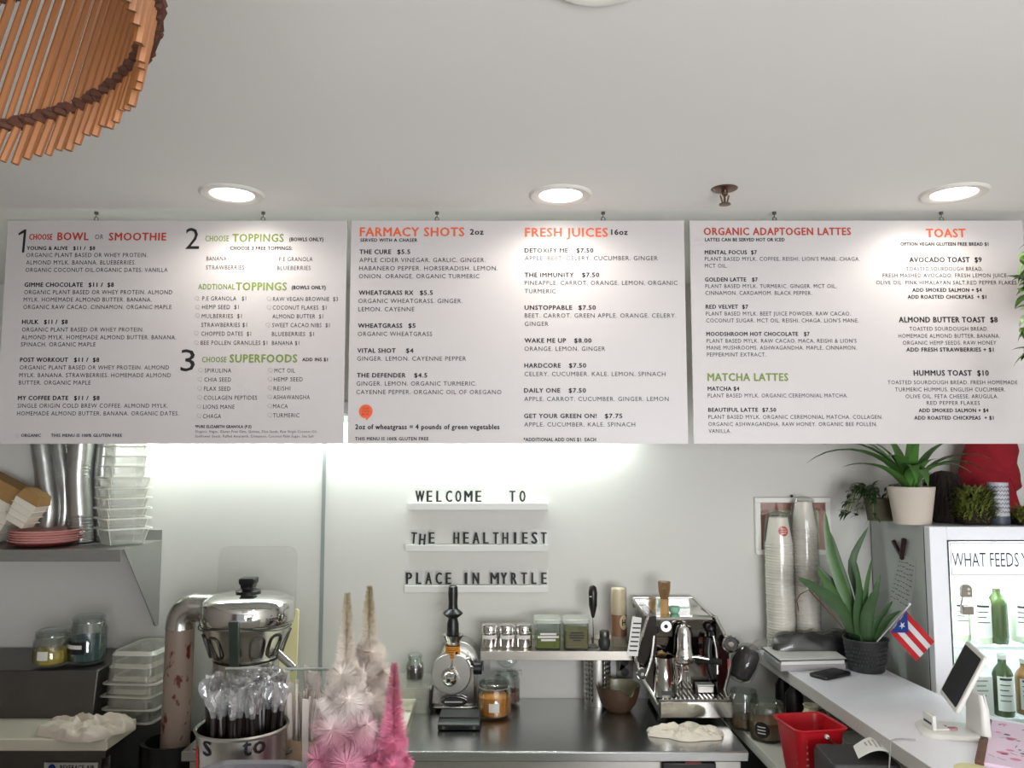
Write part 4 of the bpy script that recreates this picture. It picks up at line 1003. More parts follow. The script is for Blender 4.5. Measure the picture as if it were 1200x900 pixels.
for i, (u, lab) in enumerate(((574, 'leftmost steel spice tin on the small wall shelf'), (594, 'middle steel spice tin on the small wall shelf'), (614, 'right steel spice tin, beside the first glass jar'))):
    loc = (shelf_x(u), Ysp, zsh + .0006)
    if tin0 is None:
        t = thing('spice_tin', lab, 'spice tin', loc, 0, 'steel spice tins')
        hT = at(574, 731, Ysp).z - zsh; r = .0325
        MB().lathe([(0, 0), (r, 0), (r * 1.03, .003), (r, .008), (r, hT * .62), (r * 1.05, hT * .64), (r * 1.0, hT * .68), (r, hT * .69)], 30).build('tin_body', 'chrome', t)
        MB().lathe([(r * 1.01, hT * .69), (r * 1.04, hT * .7), (r * 1.04, hT * .92), (r * .95, hT * .97), (r * .5, hT), (0, hT)], 30).build('shaker_lid', 'chrome', t)
        mb = MB(); n = 8; mb.strip([((r + .0015) * math.cos(R(-150 + 120 * i / n)), (r + .0015) * math.sin(R(-150 + 120 * i / n)), hT * .4) for i in range(n + 1)], [((r + .0015) * math.cos(R(-150 + 120 * i / n)), (r + .0015) * math.sin(R(-150 + 120 * i / n)), hT * .56) for i in range(n + 1)]); mb.build('label', 'label', t)
        tin0 = t
    else: dup(tin0, loc, R([0, 8, -12][i]), lab)
def square_jar(u0, u1, lab, food, fill, lm):
    x0, x1 = at(u0, 757, Ysp - .05).x, at(u1, 757, Ysp - .05).x; w = x1 - x0; h = at(640, 724, Ysp).z - zsh
    t = thing('square_jar', lab, 'jar', ((x0 + x1) / 2, Ysp, zsh + .0006), 0)
    rr = lambda a, z: ring_at(rrect(a, a, .014, 4), z)
    MB().loft([rr(w, .001), rr(w, h * .88), rr(w - .006, h * .88), rr(w - .006, .005)], True, True).build('glass_body', 'glass', t)
    MB().loft([rr(w - .008, .006), rr(w - .008, h * fill)]).build('powder', food, t)
    MB().loft([rr(w + .004, h * .885), rr(w + .004, h), rr(w - .004, h + .003)]).build('lid', 'lid_clear', t)
    if lm == 'w':
        for j in range(3):
            mb = MB(); ww = w * (.62, .8, .55)[j]; mb.box(-ww / 2, ww / 2, -w / 2 - .0015, -w / 2 - .0005, h * (.5 - .1 * j), h * (.57 - .1 * j)); mb.build('label_strip', 'label', t)
    else:
        mb = MB()
        for j in range(4): ww = w * (.5, .6, .55, .3)[j]; mb.box(-ww / 2, ww / 2, -w / 2 - .0015, -w / 2 - .0005, h * (.55 - .085 * j), h * (.59 - .085 * j))
        mb.build('dark_print', 'ink', t)
square_jar(627, 658, 'square glass jar of green powder with white label strips', 'olive_food', .36, 'w')
square_jar(661, 691, 'square glass jar of olive brown powder with dark print', 'khaki_food', .62, 'b')
# milk frother on its stand
x = shelf_x(695); z1, z2, z3 = [at(695, v_, Ysp).z - zsh for v_ in (686, 724, 757)]
t = thing('milk_frother', 'black handheld milk frother on a wire stand on the small shelf', 'frother', (x, Ysp, zsh + .0006))
MB().lathe([(0, z2), (.005, z2), (.008, z2 + .01), (.017, z2 + .05), (.0185, z1 - .03), (.015, z1 - .008), (.006, z1), (0, z1)], 22).build('handle', 'black', t)
MB().cyl((0, 0, .008), (0, 0, z2 + .002), .0022, n=8).build('shaft', 'chrome', t)
mb = MB(); mb.tube([(.02 * math.cos(R(a)), .02 * math.sin(R(a)), .003) for a in range(0, 361, 15)], .003, 6); mb.tube([(.011 * math.cos(R(a)), .011 * math.sin(R(a)), .010) for a in range(0, 361, 20)], .002, 6); mb.tube([(-.02, 0, .003), (.02, 0, .003)], .002, 6); mb.build('whisk_coil', 'steel', t)
MB().box(-.016, -.006, -.0195, -.016, z1 - .045, z1 - .042).build('switch_mark', 'label', t)
x = shelf_x(707)
t = thing('pepper_shaker', 'small dark round shaker with steel cap beside the frother', 'shaker', (x, Ysp - .03, zsh + .0006))
hP = at(707, 737, Ysp).z - zsh
MB().lathe([(0, 0), (.018, 0), (.024, .012), (.025, .03), (.02, hP * .58), (.019, hP * .6), (0, hP * .6)], 24).build('body', 'charcoal', t)
MB().lathe([(.019, hP * .6), (.02, hP * .62), (.02, hP * .94), (.017, hP), (0, hP)], 24).build('cap', 'steel_dark', t)
x = shelf_x(726); hB = at(726, 689, Ysp).z - zsh
t = thing('squeeze_bottle', 'tall squeeze bottle half full of amber honey with white cap', 'bottle', (x, Ysp + .02, zsh + .0006))
zb0 = at(726, 747, Ysp).z - zsh
MB().lathe([(0, .001), (.03, .001), (.033, .006), (.033, hB * .985), (.028, hB)], 30).build('bottle_body', 'film2b', t)
MB().lathe([(0, zb0), (.0315, zb0 + .004), (.0315, hB * .53), (0, hB * .53)], 30).build('honey_fill', 'honey', t)
MB().lathe([(0, hB * .54), (.031, hB * .54), (.031, hB * .95), (.026, hB * .98), (0, hB)], 30).build('foam_cap', 'cream_cap', t)
mb = MB(); n = 12
curved_disc(mb, .0332, R(-62), hB * .42, .018, .03)
lb = mb.build('round_label', 'cream_label', t)
mb = MB(); al = R(-62); put_text(mb, 'H', -.008, .008, hB * .42 - .012, .024, .0352, .04, ax=(-math.sin(al), math.cos(al), 0)); mb.build('label_letter', 'ink', lb, flat=True, rec=False)
# perforated caddy
def caddy(lab, u, v_, r, h, m, rz, holes=True):
    p = on(u, v_, ZW)
    t = thing('cutlery_caddy', lab, 'caddy', (p.x, p.y + r, ZW + .0006), rz)
    mb = MB(); n = 54; cols = []
    zs = [0, .012] + [.02 + (h - .05) * i / 18 for i in range(19)] + [h - .015, h]
    V = [[mb.v((r * math.cos(2 * math.pi * i / n), r * math.sin(2 * math.pi * i / n), z)) for i in range(n)] for z in zs]
    for j in range(len(zs) - 1):
        for i in range(n):
            if holes and 2 <= j < 20 and j % 2 == 0 and i % 2 == 0 and ((i // 2) % 7 < 4): continue
            mb.f((V[j][i], V[j][(i + 1) % n], V[j + 1][(i + 1) % n], V[j + 1][i]))
    mb.f(V[0][::-1])
    o = mb.build('perforated_wall', m, t); sm = o.modifiers.new('s', 'SOLIDIFY'); sm.thickness = .0015
    MB().lathe([(r - .003, h), (r + .003, h - .001), (r + .003, h + .004), (r - .003, h + .004), (r - .003, h)], 40).build('rim', 'chrome', t)
    return t
t = caddy('tall perforated steel cutlery caddy left of the brown bowl', 702, 829, .056, .225, 'steel', R(10))
mb = MB(); mb.tube([(-.015, -.01, .01), (-.02, -.015, .262)], .0045, 8); mb.lathe([(0, .26), (.006, .262), (.006, .27), (0, .272)], 10, (-.02, -.015, 0)); 
solo(mb, 'bar_spoon', 'copper', 'thin metal spoon handle sticking out of the perforated caddy', 'spoon', (t.location.x, t.location.y, ZW + .003))
# wall outlet
p = at(732, 781, D)
t = thing('power_outlet', 'grey double power outlet on the wall below the small shelf', 'outlet', (p.x, D, p.z - .05))
MB().box(-.036, .036, -.006, 0, 0, .1).build('face_plate', 'charcoal_grey', t, bevel=.002)
for z in (.028, .072): MB().cyl((0, -.0055, z), (0, -.0085, z), .017, n=20).build('socket', 'charcoal', t)
# brown bowl with spout
p = on(727, 838, ZW)
def spout_bowl():
    r = .088; t = thing('mixing_bowl', 'brown glazed bowl with a pouring notch beside the caddy', 'bowl', (p.x, p.y + .06, ZW + .0006), R(8))
    prof = [(0, .0), (.045, 0), (.05, .004), (.07, .03), (.084, .07), (.088, .092), (.09, .1), (.088, .103), (.083, .1), (.078, .07), (.062, .032), (.04, .012), (0, .01)]
    n = 56
    def notch(a, rr, z):
        d = math.atan2(math.sin(a - R(-75)), math.cos(a - R(-75))); w = math.exp(-(d / .2) ** 2)
        f = max(0, (z - .045) / .06)
        return rr * (1 + .14 * w * f), z - .028 * w * f * f
    def mk(pr):
        return [[(lambda q: (q[0] * math.cos(2 * math.pi * i / n), q[0] * math.sin(2 * math.pi * i / n), q[1]))(notch(2 * math.pi * i / n, max(rr, 1e-4), z)) for i in range(n)] for rr, z in pr]
    MB().loft(mk(prof[:8]), True, False).build('outer_glaze', 'brown_glaze', t)
    MB().loft(mk(prof[7:]), False, True).build('inner_glaze', 'bowl_in', t)
spout_bowl()
# ================================================================== ESPRESSO MACHINE
def espresso():
    Ye = 3.40; k = Ye / 950 * 1.03 / 3.91
    cx0 = 430; yf = -.16
    b = at(690 + cx0 / 3.91, 838, Ye)
    q = lambda x: (x - cx0) * k
    v = lambda y, dy=-.1: at(797, 670 + y / 3.91, Ye + dy).z - ZW
    t = thing('espresso_machine', 'chrome espresso machine on the steel worktop', 'espresso machine', (b.x, Ye, ZW))
    # base / drip tray
    mb = MB(); mb.box(q(302), q(606), yf, .13, .018, v(592, yf)); mb.build('base', 'mirror_dark', t, bevel=.004)
    zt = v(592, yf)
    mb = MB(); mb.box(q(306), q(602), yf - .003, yf - .0002, .02, zt - .004); mb.build('front_plate', 'chrome', t, bevel=.001)
    for x in (q(318), q(592)):
        for y in (yf + .03, .1): MB().lathe([(0, 0), (.018, 0), (.02, .004), (.014, .019), (0, .019)], 16, (x, y, 0)).build('foot', 'black_matte', t)
    o = MB().box(q(308), q(600), yf + .004, -.02, zt, zt + .004).build('drip_tray', 'steel_dark', t)
    for i in range(16):
        x = q(318) + (q(590) - q(318)) * i / 15; MB().box(x - .0035, x + .0035, yf + .01, -.03, zt + .004, zt + .007).build('grate_bar', 'chrome', o)
    # body
    zc = v(212, -.05)
    mb = MB(); mb.box(q(278), q(566), -.02, .13, zt, zc); mb.build('back_panel', 'mirror_dark', t, bevel=.003)
    # top cup tray with rail
    mb = MB(); mb.box(q(262), q(545), -.10, .14, zc, zc + .012); mb.build('cup_tray', 'chrome', t, bevel=.003)
    mb = MB()
    zr = zc + .05
    pts = [(q(262), -.095, zc + .012), (q(240), .13, zr), (q(492) + .02, .13, zr), (q(545), -.095, zc + .012)]
    mb.tube(pts, .006, 10)
    mb.box(q(242), q(500), .128, .134, zc + .01, zr); mb.build('tray_rail', 'chrome', t)
    # curved side panels
    for s, arc in ((-1, [(268, 200), (250, 260), (228, 320), (212, 385), (222, 440), (250, 500), (285, 560), (303, 600)]), (1, [(548, 200), (570, 250), (592, 300), (606, 360), (608, 420), (596, 480), (582, 530), (596, 600)])):
        mb = MB()
        out = [(q(x), v(y, -.1)) for x, y in arc]; inn = [(q(302 if s < 0 else 552), z) for x, z in out]
        for y0, y1 in ((-.115, .12),):
            ra = [(x, y0, z) for x, z in out] + [(x, y0, z) for x, z in inn[::-1]]
            mb.prism(ra, (0, y1 - y0, 0))
        mb.build('side_panel', 'espresso_side' if s < 0 else 'espresso_side', t, bevel=.004)
        mb = MB(); mb.tube([(x, -.118, z) for x, z in out], .0075, 10); mb.build('side_trim', 'chrome', t)
    mb = MB(); mb.box(q(596), q(607), -.121, -.117, v(450), v(395)); mb.build('red_panel_mark', 'red', t)
    # upper fascia and brew group
    mb = MB(); mb.box(q(300), q(555), -.06, -.02, v(300, -.06), zc); mb.build('fascia', 'mirror_dark', t, bevel=.003)
    gx = q(418)
    mb = MB(); mb.lathe([(0, v(238)), (.012, v(238)), (.014, v(244)), (.026, v(250)), (.034, v(275)), (.037, v(330)), (.04, v(360)), (.044, v(368)), (.046, v(385)), (.046, v(398)), (0, v(398))], 32, (gx, -.105, 0)); mb.build('brew_group', 'chrome', t)
    mb = MB(); mb.cyl((gx, -.03, v(300)), (gx, -.105, v(300)), .022, n=20); mb.build('group_neck', 'chrome', t)
    mb = MB(); mb.lathe([(0, v(418)), (.03, v(418)), (.042, v(405)), (.043, v(398)), (0, v(398))], 28, (gx, -.105, 0)); mb.cyl((gx - .008, -.105, v(440)), (gx - .003, -.105, v(416)), .006, n=10); mb.cyl((gx + .016, -.105, v(440)), (gx + .006, -.105, v(416)), .006, n=10)
    pf = mb.build('portafilter', 'chrome', t)
    mb = MB(); mb.tube([(gx + .04, -.115, v(405)), (gx + .075, -.13, v(400)), (gx + .10, -.145, v(395)), (gx + .135, -.16, v(397))], [.008, .012, .014, .011], 14); mb.build('portafilter_handle', 'black', pf)
    mb = MB(); mb.tube([(q(400), -.13, v(385)), (q(460), -.14, v(378)), (q(512), -.145, v(388))], .007, 10); mb.build('brew_lever', 'chrome', t)
    # gauges
    for x, y, r, m1 in ((351, 248, .021, 'steel'), (330, 382, .018, 'brass')):
        mb = MB(); mb.T = Matrix.Translation((q(x), -.06, v(y, -.06))) @ Matrix.Rotation(R(90), 4, 'X'); mb.lathe([(0, 0), (r, 0), (r * 1.05, .008), (r, .014), (r * .8, .014), (r * .8, .010), (0, .010)], 28)
        g = mb.build('gauge', m1, t)
        mb = MB(); mb.T = Matrix.Translation((q(x), -.0705, v(y, -.06))) @ Matrix.Rotation(R(90), 4, 'X'); mb.lathe([(0, .001), (r * .4, .001)], 20); mb.build('gauge_face', 'ink', g)
    # steam knobs
    for x, y, r in ((603, 318, .034), (233, 452, .022)):
        mb = MB(); mb.T = Matrix.Translation((q(x), -.12, v(y))) @ Matrix.Rotation(R(90), 4, 'X'); mb.lathe([(0, 0), (.012, 0), (.012, .012), (r * .8, .014), (r, .02), (r, .032), (r * .84, .036), (r * .74, .03), (r * .4, .03), (r * .3, .038), (0, .038)], 32)
        kb = mb.build('steam_knob', 'chrome', t)
        mb = MB(); mb.T = Matrix.Translation((q(x), -.12, v(y))) @ Matrix.Rotation(R(90), 4, 'X'); mb.lathe([(r * .74, .0308), (r * .42, .0308)], 32); mb.box(-.003, .003, -r * .7, r * .7, .030, .036); mb.build('knob_inlay', 'black', kb)
    # steam wands with ball joints
    for pts, (jx, jy) in (([(292, 292), (284, 350), (275, 400), (262, 440), (246, 478)], (300, 268)), ([(540, 292), (548, 350), (548, 420), (545, 470)], (535, 262))):
        mb = MB(); dep = [-.11 - .012 * i for i in range(len(pts))]
        mb.tube([(q(x), dp, v(y, dp)) for (x, y), dp in zip(pts, dep)], .0055, 10); w = mb.build('steam_wand', 'chrome', t)
        mb = MB(); mb.ball((q(jx), -.095, v(jy)), .017, n=14, k=8); mb.cyl((q(jx), -.05, v(jy)), (q(jx), -.1, v(jy)), .011, n=12); mb.tube([(q(jx), -.1, v(jy)), (q(pts[0][0]), -.11, v(pts[0][1]))], .008, 8); mb.build('ball_joint', 'black', w)
    mb = MB(); mb.tube([(q(522), -.12, v(300)), (q(512), -.13, v(350)), (q(515), -.135, v(420)), (q(530), -.13, v(480))], [.012, .014, .014, .011], 12); mb.build('wand_grip', 'black', t)
    # small rack and tray
    for x in (402, 436): MB().cyl((q(x), -.075, zt + .004), (q(x), -.075, v(452, -.07)), .003, n=8).build('cup_rest_post', 'chrome', t)
    mb = MB(); mb.box(q(400), q(440), -.09, -.03, v(452, -.07), v(448, -.07)); mb.build('cup_rest', 'chrome', t)
    return t, k, q, v, zt, zc, b
em, ek, eq, ev, ezt, ezc, eb = espresso()
# small tin on the drip tray
t = thing('coffee_tin', 'small silvery box on the right of the drip tray', 'box', (eb.x + eq(512), em.location.y - .06, ZW + ezt + .0075))
MB().box(-.033, .033, -.022, .022, 0, .026).build('box_body', 'steel', t, bevel=.003)
MB().box(-.034, .034, -.023, .023, .026, .032).build('lid', 'label', t, bevel=.002)
# milk pitcher
t = thing('milk_pitcher', 'steel milk pitcher standing on the drip tray', 'pitcher', (eb.x + eq(333), em.location.y - .105, ZW + ezt + .0075))
hp = .148; r = .048
mbp = MB(); n = 40; rings = []
for rr, z in ((.0005, 0), (r * .97, 0), (r, .006), (r, .05), (r * .96, .08), (r * .86, .115), (r * .88, hp), (r * .85, hp), (r * .82, .115), (r * .93, .06), (.0005, .006)):
    rings.append([((lambda a: (rr * (1 + (.28 * max(0, math.cos(a - R(180))) ** 14 if z > .12 else 0)) * math.cos(a), rr * math.sin(a), z + (.008 * max(0, math.cos(a - R(180))) ** 10 if z > .14 else 0)))(2 * math.pi * i / n)) for i in range(n)])
mbp.loft(rings, True, True).build('pitcher_body', 'chrome', t)
MB().tube([(r * .84, 0, .128), (r * 1.35, -.004, .13), (r * 1.5, -.006, .1), (r * 1.4, -.005, .06), (r * .97, 0, .035)], [.005, .006, .006, .006, .004], 10).build('handle', 'chrome', t)
MB().box(-.022, .022, -r - .0012, -r * .9, .012, .028).build('dark_mark', 'charcoal', t)
# whisk and scoop on top
x = eb.x + eq(356); yy = em.location.y - .02; z0 = ZW + ezc + .0125
t = thing('bamboo_whisk', 'bamboo matcha whisk standing on top of the espresso machine', 'whisk', (x, yy, z0))
hh = .125
MB().lathe([(0, 0), (.0175, 0), (.018, .003), (.0165, .05), (.0175, .058), (.013, .06), (0, .06)], 24).build('handle', 'bamboo', t)
for i in range(26):
    a = 2 * math.pi * i / 26
    mb = MB(); mb.tube([(.0145 * math.cos(a), .0145 * math.sin(a), .056), (.022 * math.cos(a), .022 * math.sin(a), .09), (.0245 * math.cos(a), .0245 * math.sin(a), hh), (.022 * math.cos(a + .1), .022 * math.sin(a + .1), hh + .003)], .0016, 5); mb.build('tine', 'bamboo_dark', t)
mb = MB(); mb.lathe([(0, .056), (.012, .06), (.013, .1), (0, .112)], 14); mb.build('inner_tines', 'bamboo_dark', t)
t = thing('measuring_scoop', 'mint plastic scoop lying beside the bamboo whisk', 'scoop', (x + .042, yy + .01, z0))
MB().lathe([(0, .0), (.014, .0), (.021, .008), (.024, .026), (.022, .026), (.0185, .009), (0, .004)], 24).build('cup', 'teal_clear', t)
MB().box(.02, .062, -.005, .005, .019, .023).build('handle', 'teal_clear', t, bevel=.001)
# recipe card hanging on the machine's left side
mb = MB(); mb.prism([(-.030, -.02, .0), (.012, -.026, .0), (.030, -.02, .145), (-.005, -.014, .15)], (0, .003, 0))
t = solo(mb, 'recipe_card', 'paper', 'white printed card clipped to the left side of the espresso machine', 'card', (eb.x + eq(205), em.location.y - .116, ZW + ev(375)), 0)
mb = MB()
for i in range(7):
    f = .12 + i * .115; x0 = -.024 + .026 * f * 1.0; mb.prism([(x0, -.0225 + .006 * f, .15 * f), (x0 + .03, -.0265 + .006 * f, .15 * f), (x0 + .03, -.0265 + .006 * f, .15 * f + .005), (x0, -.0225 + .006 * f, .15 * f + .005)], (0, -.001, 0))
mb.build('printed_lines', 'ink', t, flat=True)
# cloth on the worktop
p = on(801, 862, ZW)
solo(crumple(.3, .16, .04, 8.1, folds=3.4), 'cleaning_cloth', 'cloth', 'crumpled white cloth on the steel worktop before the espresso machine', 'cloth', (p.x, p.y + .01, ZW + .0008), R(-12))
# ================================================================== FRONT BAR and what stands on it
ZBAR = 1.07
def front_bar():
    t = thing('front_bar', 'white front service bar running along the lower edge of the photo', 'bar', (-.55, 1.68, 0))
    mb = MB(); mb.box(-1.0, 1.0, -.28, .24, ZBAR - .04, ZBAR); mb.build('bar_top', 'white_lam', t, bevel=.003)
    mb = MB(); mb.box(-.97, .97, -.12, .12, 0, ZBAR - .04); mb.build('bar_front', 'white', t)
front_bar()
def bar_xy(u, v, Y): p = at(u, v, Y); return p.x, p.y
# pail of straws
Yp = 1.74
pr = at(284, 856, Yp); r = (at(336, 851, Yp).x - at(232, 851, Yp).x) / 2
hpail = pr.z - ZBAR + .012
def pail():
    t = thing('straw_pail', 'steel pail with black lettering packed with black straws', 'pail', (pr.x, Yp, ZBAR + .0006))
    rb = r * .8
    MB().lathe([(0, .004), (rb, .002), (rb, 0), (rb + .002, 0), (rb + .004, .006), (r - .002, hpail - .008), (r + .001, hpail - .006), (r + .003, hpail - .002), (r, hpail + .001), (r - .004, hpail - .003), (rb, .008), (0, .008)], 56).build('pail_body', 'pail', t)
    def band(mb, a0, a1, z0, z1, off=.0015):
        f = lambda z: rb + .004 + (r - .006 - rb) * z / hpail + off
        n = 8; pa = [R(a0 + (a1 - a0) * i / n) for i in range(n + 1)]
        mb.strip([(f(z0) * math.cos(a), f(z0) * math.sin(a), z0) for a in pa], [(f(z1) * math.cos(a), f(z1) * math.sin(a), z1) for a in pa])
    mb = MB(); band(mb, -182, -140, .05, hpail * .9); s = mb.build('red_sticker', 'sticker_red', t)
    def ctext(nm, txt, acen, width, zb, cap, m, par, off, bold=.03, spacing=1.1):
        mb = MB(); put_text(mb, txt, -width / 2, width / 2, 0, cap, 0, bold, spacing)
        for v_ in mb.bm.verts:
            z = zb + v_.co.z; rr = rb + .004 + (r - .006 - rb) * z / hpail + off; a = R(acen) + v_.co.x / rr
            v_.co = (rr * math.cos(a), rr * math.sin(a), z)
        return mb.build(nm, m, par, flat=True, rec=False)
    zt = lambda v_: at(284, v_, Yp - r).z - ZBAR
    ctext('sticker_lettering', 'OLEO', -158, .034, zt(886), .012, 'label', s, .0022, .01)
    ctext('black_lettering', 'S', -119, .022, zt(889), .028, 'ink', t, .0018)
    ctext('black_lettering', 'to', -57, .045, zt(888), .034, 'ink', t, .0018)
    mb = MB(); mb.tube([((r + .008) * math.cos(R(a)), (r + .008) * math.sin(R(a)), hpail - .05 - .05 * math.sin(R(a))) for a in range(0, 181, 10)], .002, 6); mb.build('bail_handle', 'steel_dark', t)
pail()
# black straws in clear wrappers
def straw_proto(L, lab):
    t = thing('drinking_straw', lab, 'straw', (0, 0, 0), 0, 'wrapped black straws in the steel pail')
    MB().cyl((0, 0, 0), (0, 0, L), .0052, n=8).build('straw', 'straw', t)
    mb = MB(); n = 7; rings = []
    for j, (rr, z) in enumerate(((.0056, L - .012), (.0062, L - .006), (.008, L + .002), (.012, L + .014), (.015, L + .028), (.013, L + .042))):
        rings.append([(rr * (1 + .35 * random.uniform(-1, 1) * (j > 2)) * math.cos(6.2832 * i / n), rr * (.25 if j > 3 else 1 if j < 3 else .6) * math.sin(6.2832 * i / n) + (.005 * random.uniform(-1, 1) if j > 3 else 0), z + (.008 * random.uniform(-1, 1) if j > 3 else 0)) for i in range(n)])
    mb.loft(rings, False, False).build('clear_wrapper', 'film_straw', t)
    return t
zstraw = at(284, 818, Yp).z - ZBAR
protos = []
slab = 'black straw in a clear wrapper packed into the steel pail'
cnt = 0
rings_ = [(0, 1), (.2, 6), (.4, 12), (.58, 18), (.74, 24), (.9, 30)]
for f, n in rings_:
    for i in range(n):
        a = 2 * math.pi * i / n + f; rb = r * .76
        x, y = f * rb * math.cos(a), f * rb * math.sin(a)
        L = zstraw - .012 - .004 + random.uniform(-.008, .012)
        if len(protos) < 7: o = straw_proto(L, slab); protos.append(o)
        else: o = dup(random.choice(protos), (0, 0, 0))
        o.location = (pr.x + x, Yp + y, ZBAR + .012)
        o.rotation_euler = (R(-6 * f * math.sin(a)) * .8, R(6 * f * math.cos(a)) * .8, random.uniform(0, 6.28))
        cnt += 1
# grey tub in front of the pail
tx, ty = bar_xy(286, 880, 1.49)
zr = at(290, 892, 1.58).z - ZBAR
mb = MB(); w = at(347, 875, 1.52).x - at(233, 875, 1.52).x
rr = lambda a, b, z: ring_at(rrect(a, b, .04, 6), z)
mb.loft([rr(w * .86, .16, 0), rr(w * .98, .18, zr - .014), rr(w + .016, .198, zr - .012), rr(w + .018, .2, zr - .003), rr(w + .008, .19, zr), rr(w - .014, .17, zr - .004), rr(w * .84, .14, .006)])
solo(mb, 'plastic_tub', 'tub_grey', 'dark grey round-cornered tub in front of the straw pail', 'tub', (tx, 1.49, ZBAR + .0006))
tub_o = bpy.data.objects['plastic_tub']
mb = MB(); mb.loft([ring_at(rrect(w * .86, .14, .03, 5), zr - .03), ring_at(rrect(w * .84, .13, .03, 5), zr - .012)]); mb.build('folded_napkins', 'napkin', tub_o, bevel=.004)
# tan container with paper wrapped straws
Yc = 1.86
cxx = at(366, 870, Yc).x; rc = .065; zc_ = at(362, 858, Yc).z - ZBAR
t = thing('paper_container', 'tan printed container of white wrapped straws behind the brush trees', 'container', (cxx, Yc, ZBAR + .0006))
MB().lathe([(0, 0), (rc * .85, 0), (rc, zc_), (rc - .003, zc_), (rc * .82, .006), (0, .006)], 36).build('container_body', 'tan_container', t)
mb = MB(); 
for a0, z0, rad in ((-115, .62, .014), (-75, .5, .01)):
    curved_disc(mb, rc, R(a0), zc_ * z0, rad, None, lambda z: rc * (.85 + .15 * z / zc_), n=14)
mb.build('red_print', 'red_print', t, flat=True)
wp = []
lab = 'white paper wrapped straw bundled in the tan container'
ztop = at(360, 805, Yc).z - ZBAR
for i in range(44):
    a = i * 2.399; f = math.sqrt((i + .5) / 44); x, y = f * rc * .78 * math.cos(a), f * rc * .78 * math.sin(a)
    if len(wp) < 4:
        L = ztop - .02 + .014 * len(wp); mb = MB(); w_ = .0065
        mb.loft([[(-w_, -.002, 0), (w_, -.002, 0), (w_, .002, 0), (-w_, .002, 0)], [(-w_, -.002, L), (w_, -.002, L - .004), (w_, .002, L - .004), (-w_, .002, L)]])
        o = solo(mb, 'wrapped_straw', 'paper_wrap', lab, 'straw', (0, 0, 0), 0, 'paper wrapped straws in the tan container'); wp.append(o)
    else: o = dup(random.choice(wp), (0, 0, 0))
    o.location = (cxx + x, Yc + y, ZBAR + .01); o.rotation_euler = (R(-9 * f * math.sin(a)), R(9 * f * math.cos(a)), random.uniform(0, 3.1))
# dark bowl and glass guard
p = at(356, 806, 2.3)
t = solo(MB().lathe([(0, 0), (.04, 0), (.05, .006), (.052, .08), (.054, .084), (.05, .084), (.047, .01), (0, .008)], 32), 'dark_cup', 'black', 'dark cup on the worktop edge behind the wrapped paper straws', 'cup', (at(356, 800, 3.02).x, 3.02, ZW + .0006))
t.scale = (1.0, 1.0, 1.0)
ga, gb = at(265, 784.5, 2.0), at(420, 784.5, 2.0)
t = thing('glass_guard', 'clear glass guard panel with a thin bright top edge behind the straws', 'glass panel', ((ga.x + gb.x) / 2, 1.905, ZBAR + .0006))
hg = at(300, 784.5, 1.905).z - ZBAR
wg = at(420, 784, 1.905).x - at(265, 784, 1.905).x
t.location.x = (at(420, 784, 1.905).x + at(265, 784, 1.905).x) / 2
MB().box(-wg / 2, wg / 2, -.003, .003, .0, hg).build('pane', 'glass_pane', t)
MB().cyl((-wg / 2 - .001, 0, hg + .0005), (wg / 2 + .001, 0, hg + .0005), .0032, n=8).build('top_edge', 'glass_edge', t)
# ================================================================== BOTTLE BRUSH TREES
def brush(mb, p0, p1, r0, r1, n, bend=.35, thick=.0007):
    """bristles round the stem p0..p1, radius r0 at the start and r1 at the tip"""
    p0 = Vector(p0); p1 = Vector(p1); d = (p1 - p0); L = d.length; d.normalize(); a = d.orthogonal().normalized(); b = d.cross(a)
    for i in range(n):
        t = random.random(); ang = random.random() * 6.2832
        rr = (r0 + (r1 - r0) * t) * random.uniform(.85, 1.05)
        o = a * math.cos(ang) + b * math.sin(ang)
        base = p0 + d * (t * L); dirv = (o + d * (bend + random.uniform(-.15, .15)) * (1 + .6 * max(0, t - .8) * 5)).normalized()
        tip = base + dirv * rr; s = dirv.cross(d).normalized() * thick; s2 = dirv.cross(s).normalized() * thick
        v0, v1, v2, v3 = mb.v(base + s), mb.v(base - s * .5 + s2), mb.v(base - s * .5 - s2), mb.v(tip)
        mb.f((v0, v1, v3)); mb.f((v1, v2, v3)); mb.f((v2, v0, v3))
def brush_tree(name_lab, u_tip, v_tip, Y, u_base, m, whorls, top_h, spike_r, seed):
    random.seed(seed)
    tip = at(u_tip, v_tip, Y); base = at(u_base, 890, Y); Ht = tip.z - ZBAR
    t = thing('bottle_brush_tree', name_lab, 'tree ornament', (tip.x, Y, ZBAR + .0006), 0, 'bottle brush trees on the front bar')
    MB().lathe([(0, 0), (.035, 0), (.036, .02), (.02, .026), (0, .026)], 24).build('base', 'white', t)
    mb = MB(); mb.tube([(0, 0, .02), (0, 0, Ht - .005)], [.004, .0015], 8)
    mbb = MB()
    brush(mbb, (0, 0, Ht - top_h), (0, 0, Ht), spike_r * 3.3, spike_r * .8, int(2700 * top_h / .2), .45, .0009)
    brush(mbb, (0, 0, .05), (0, 0, Ht - top_h), spike_r * 2.2, spike_r * 2.0, 1500, .3)
    for (zf, nb, L, r0, el, off) in whorls:
        for i in range(nb):
            a = 2 * math.pi * i / nb + off; z = Ht * zf
            d = Vector((math.cos(a) * math.cos(R(el)), math.sin(a) * math.cos(R(el)), math.sin(R(el))))
            p0 = Vector((0, 0, z)); p1 = p0 + d * L
            mb.tube([p0, p1], [.002, .0012], 5)
            brush(mbb, p0 + d * L * .25, p1, r0, r0 * .62, 620, .45, .0007)
    mb.build('wire_stem', 'wire_gold', t); mbb.build('bristles', m, t, flat=True, rec=False)
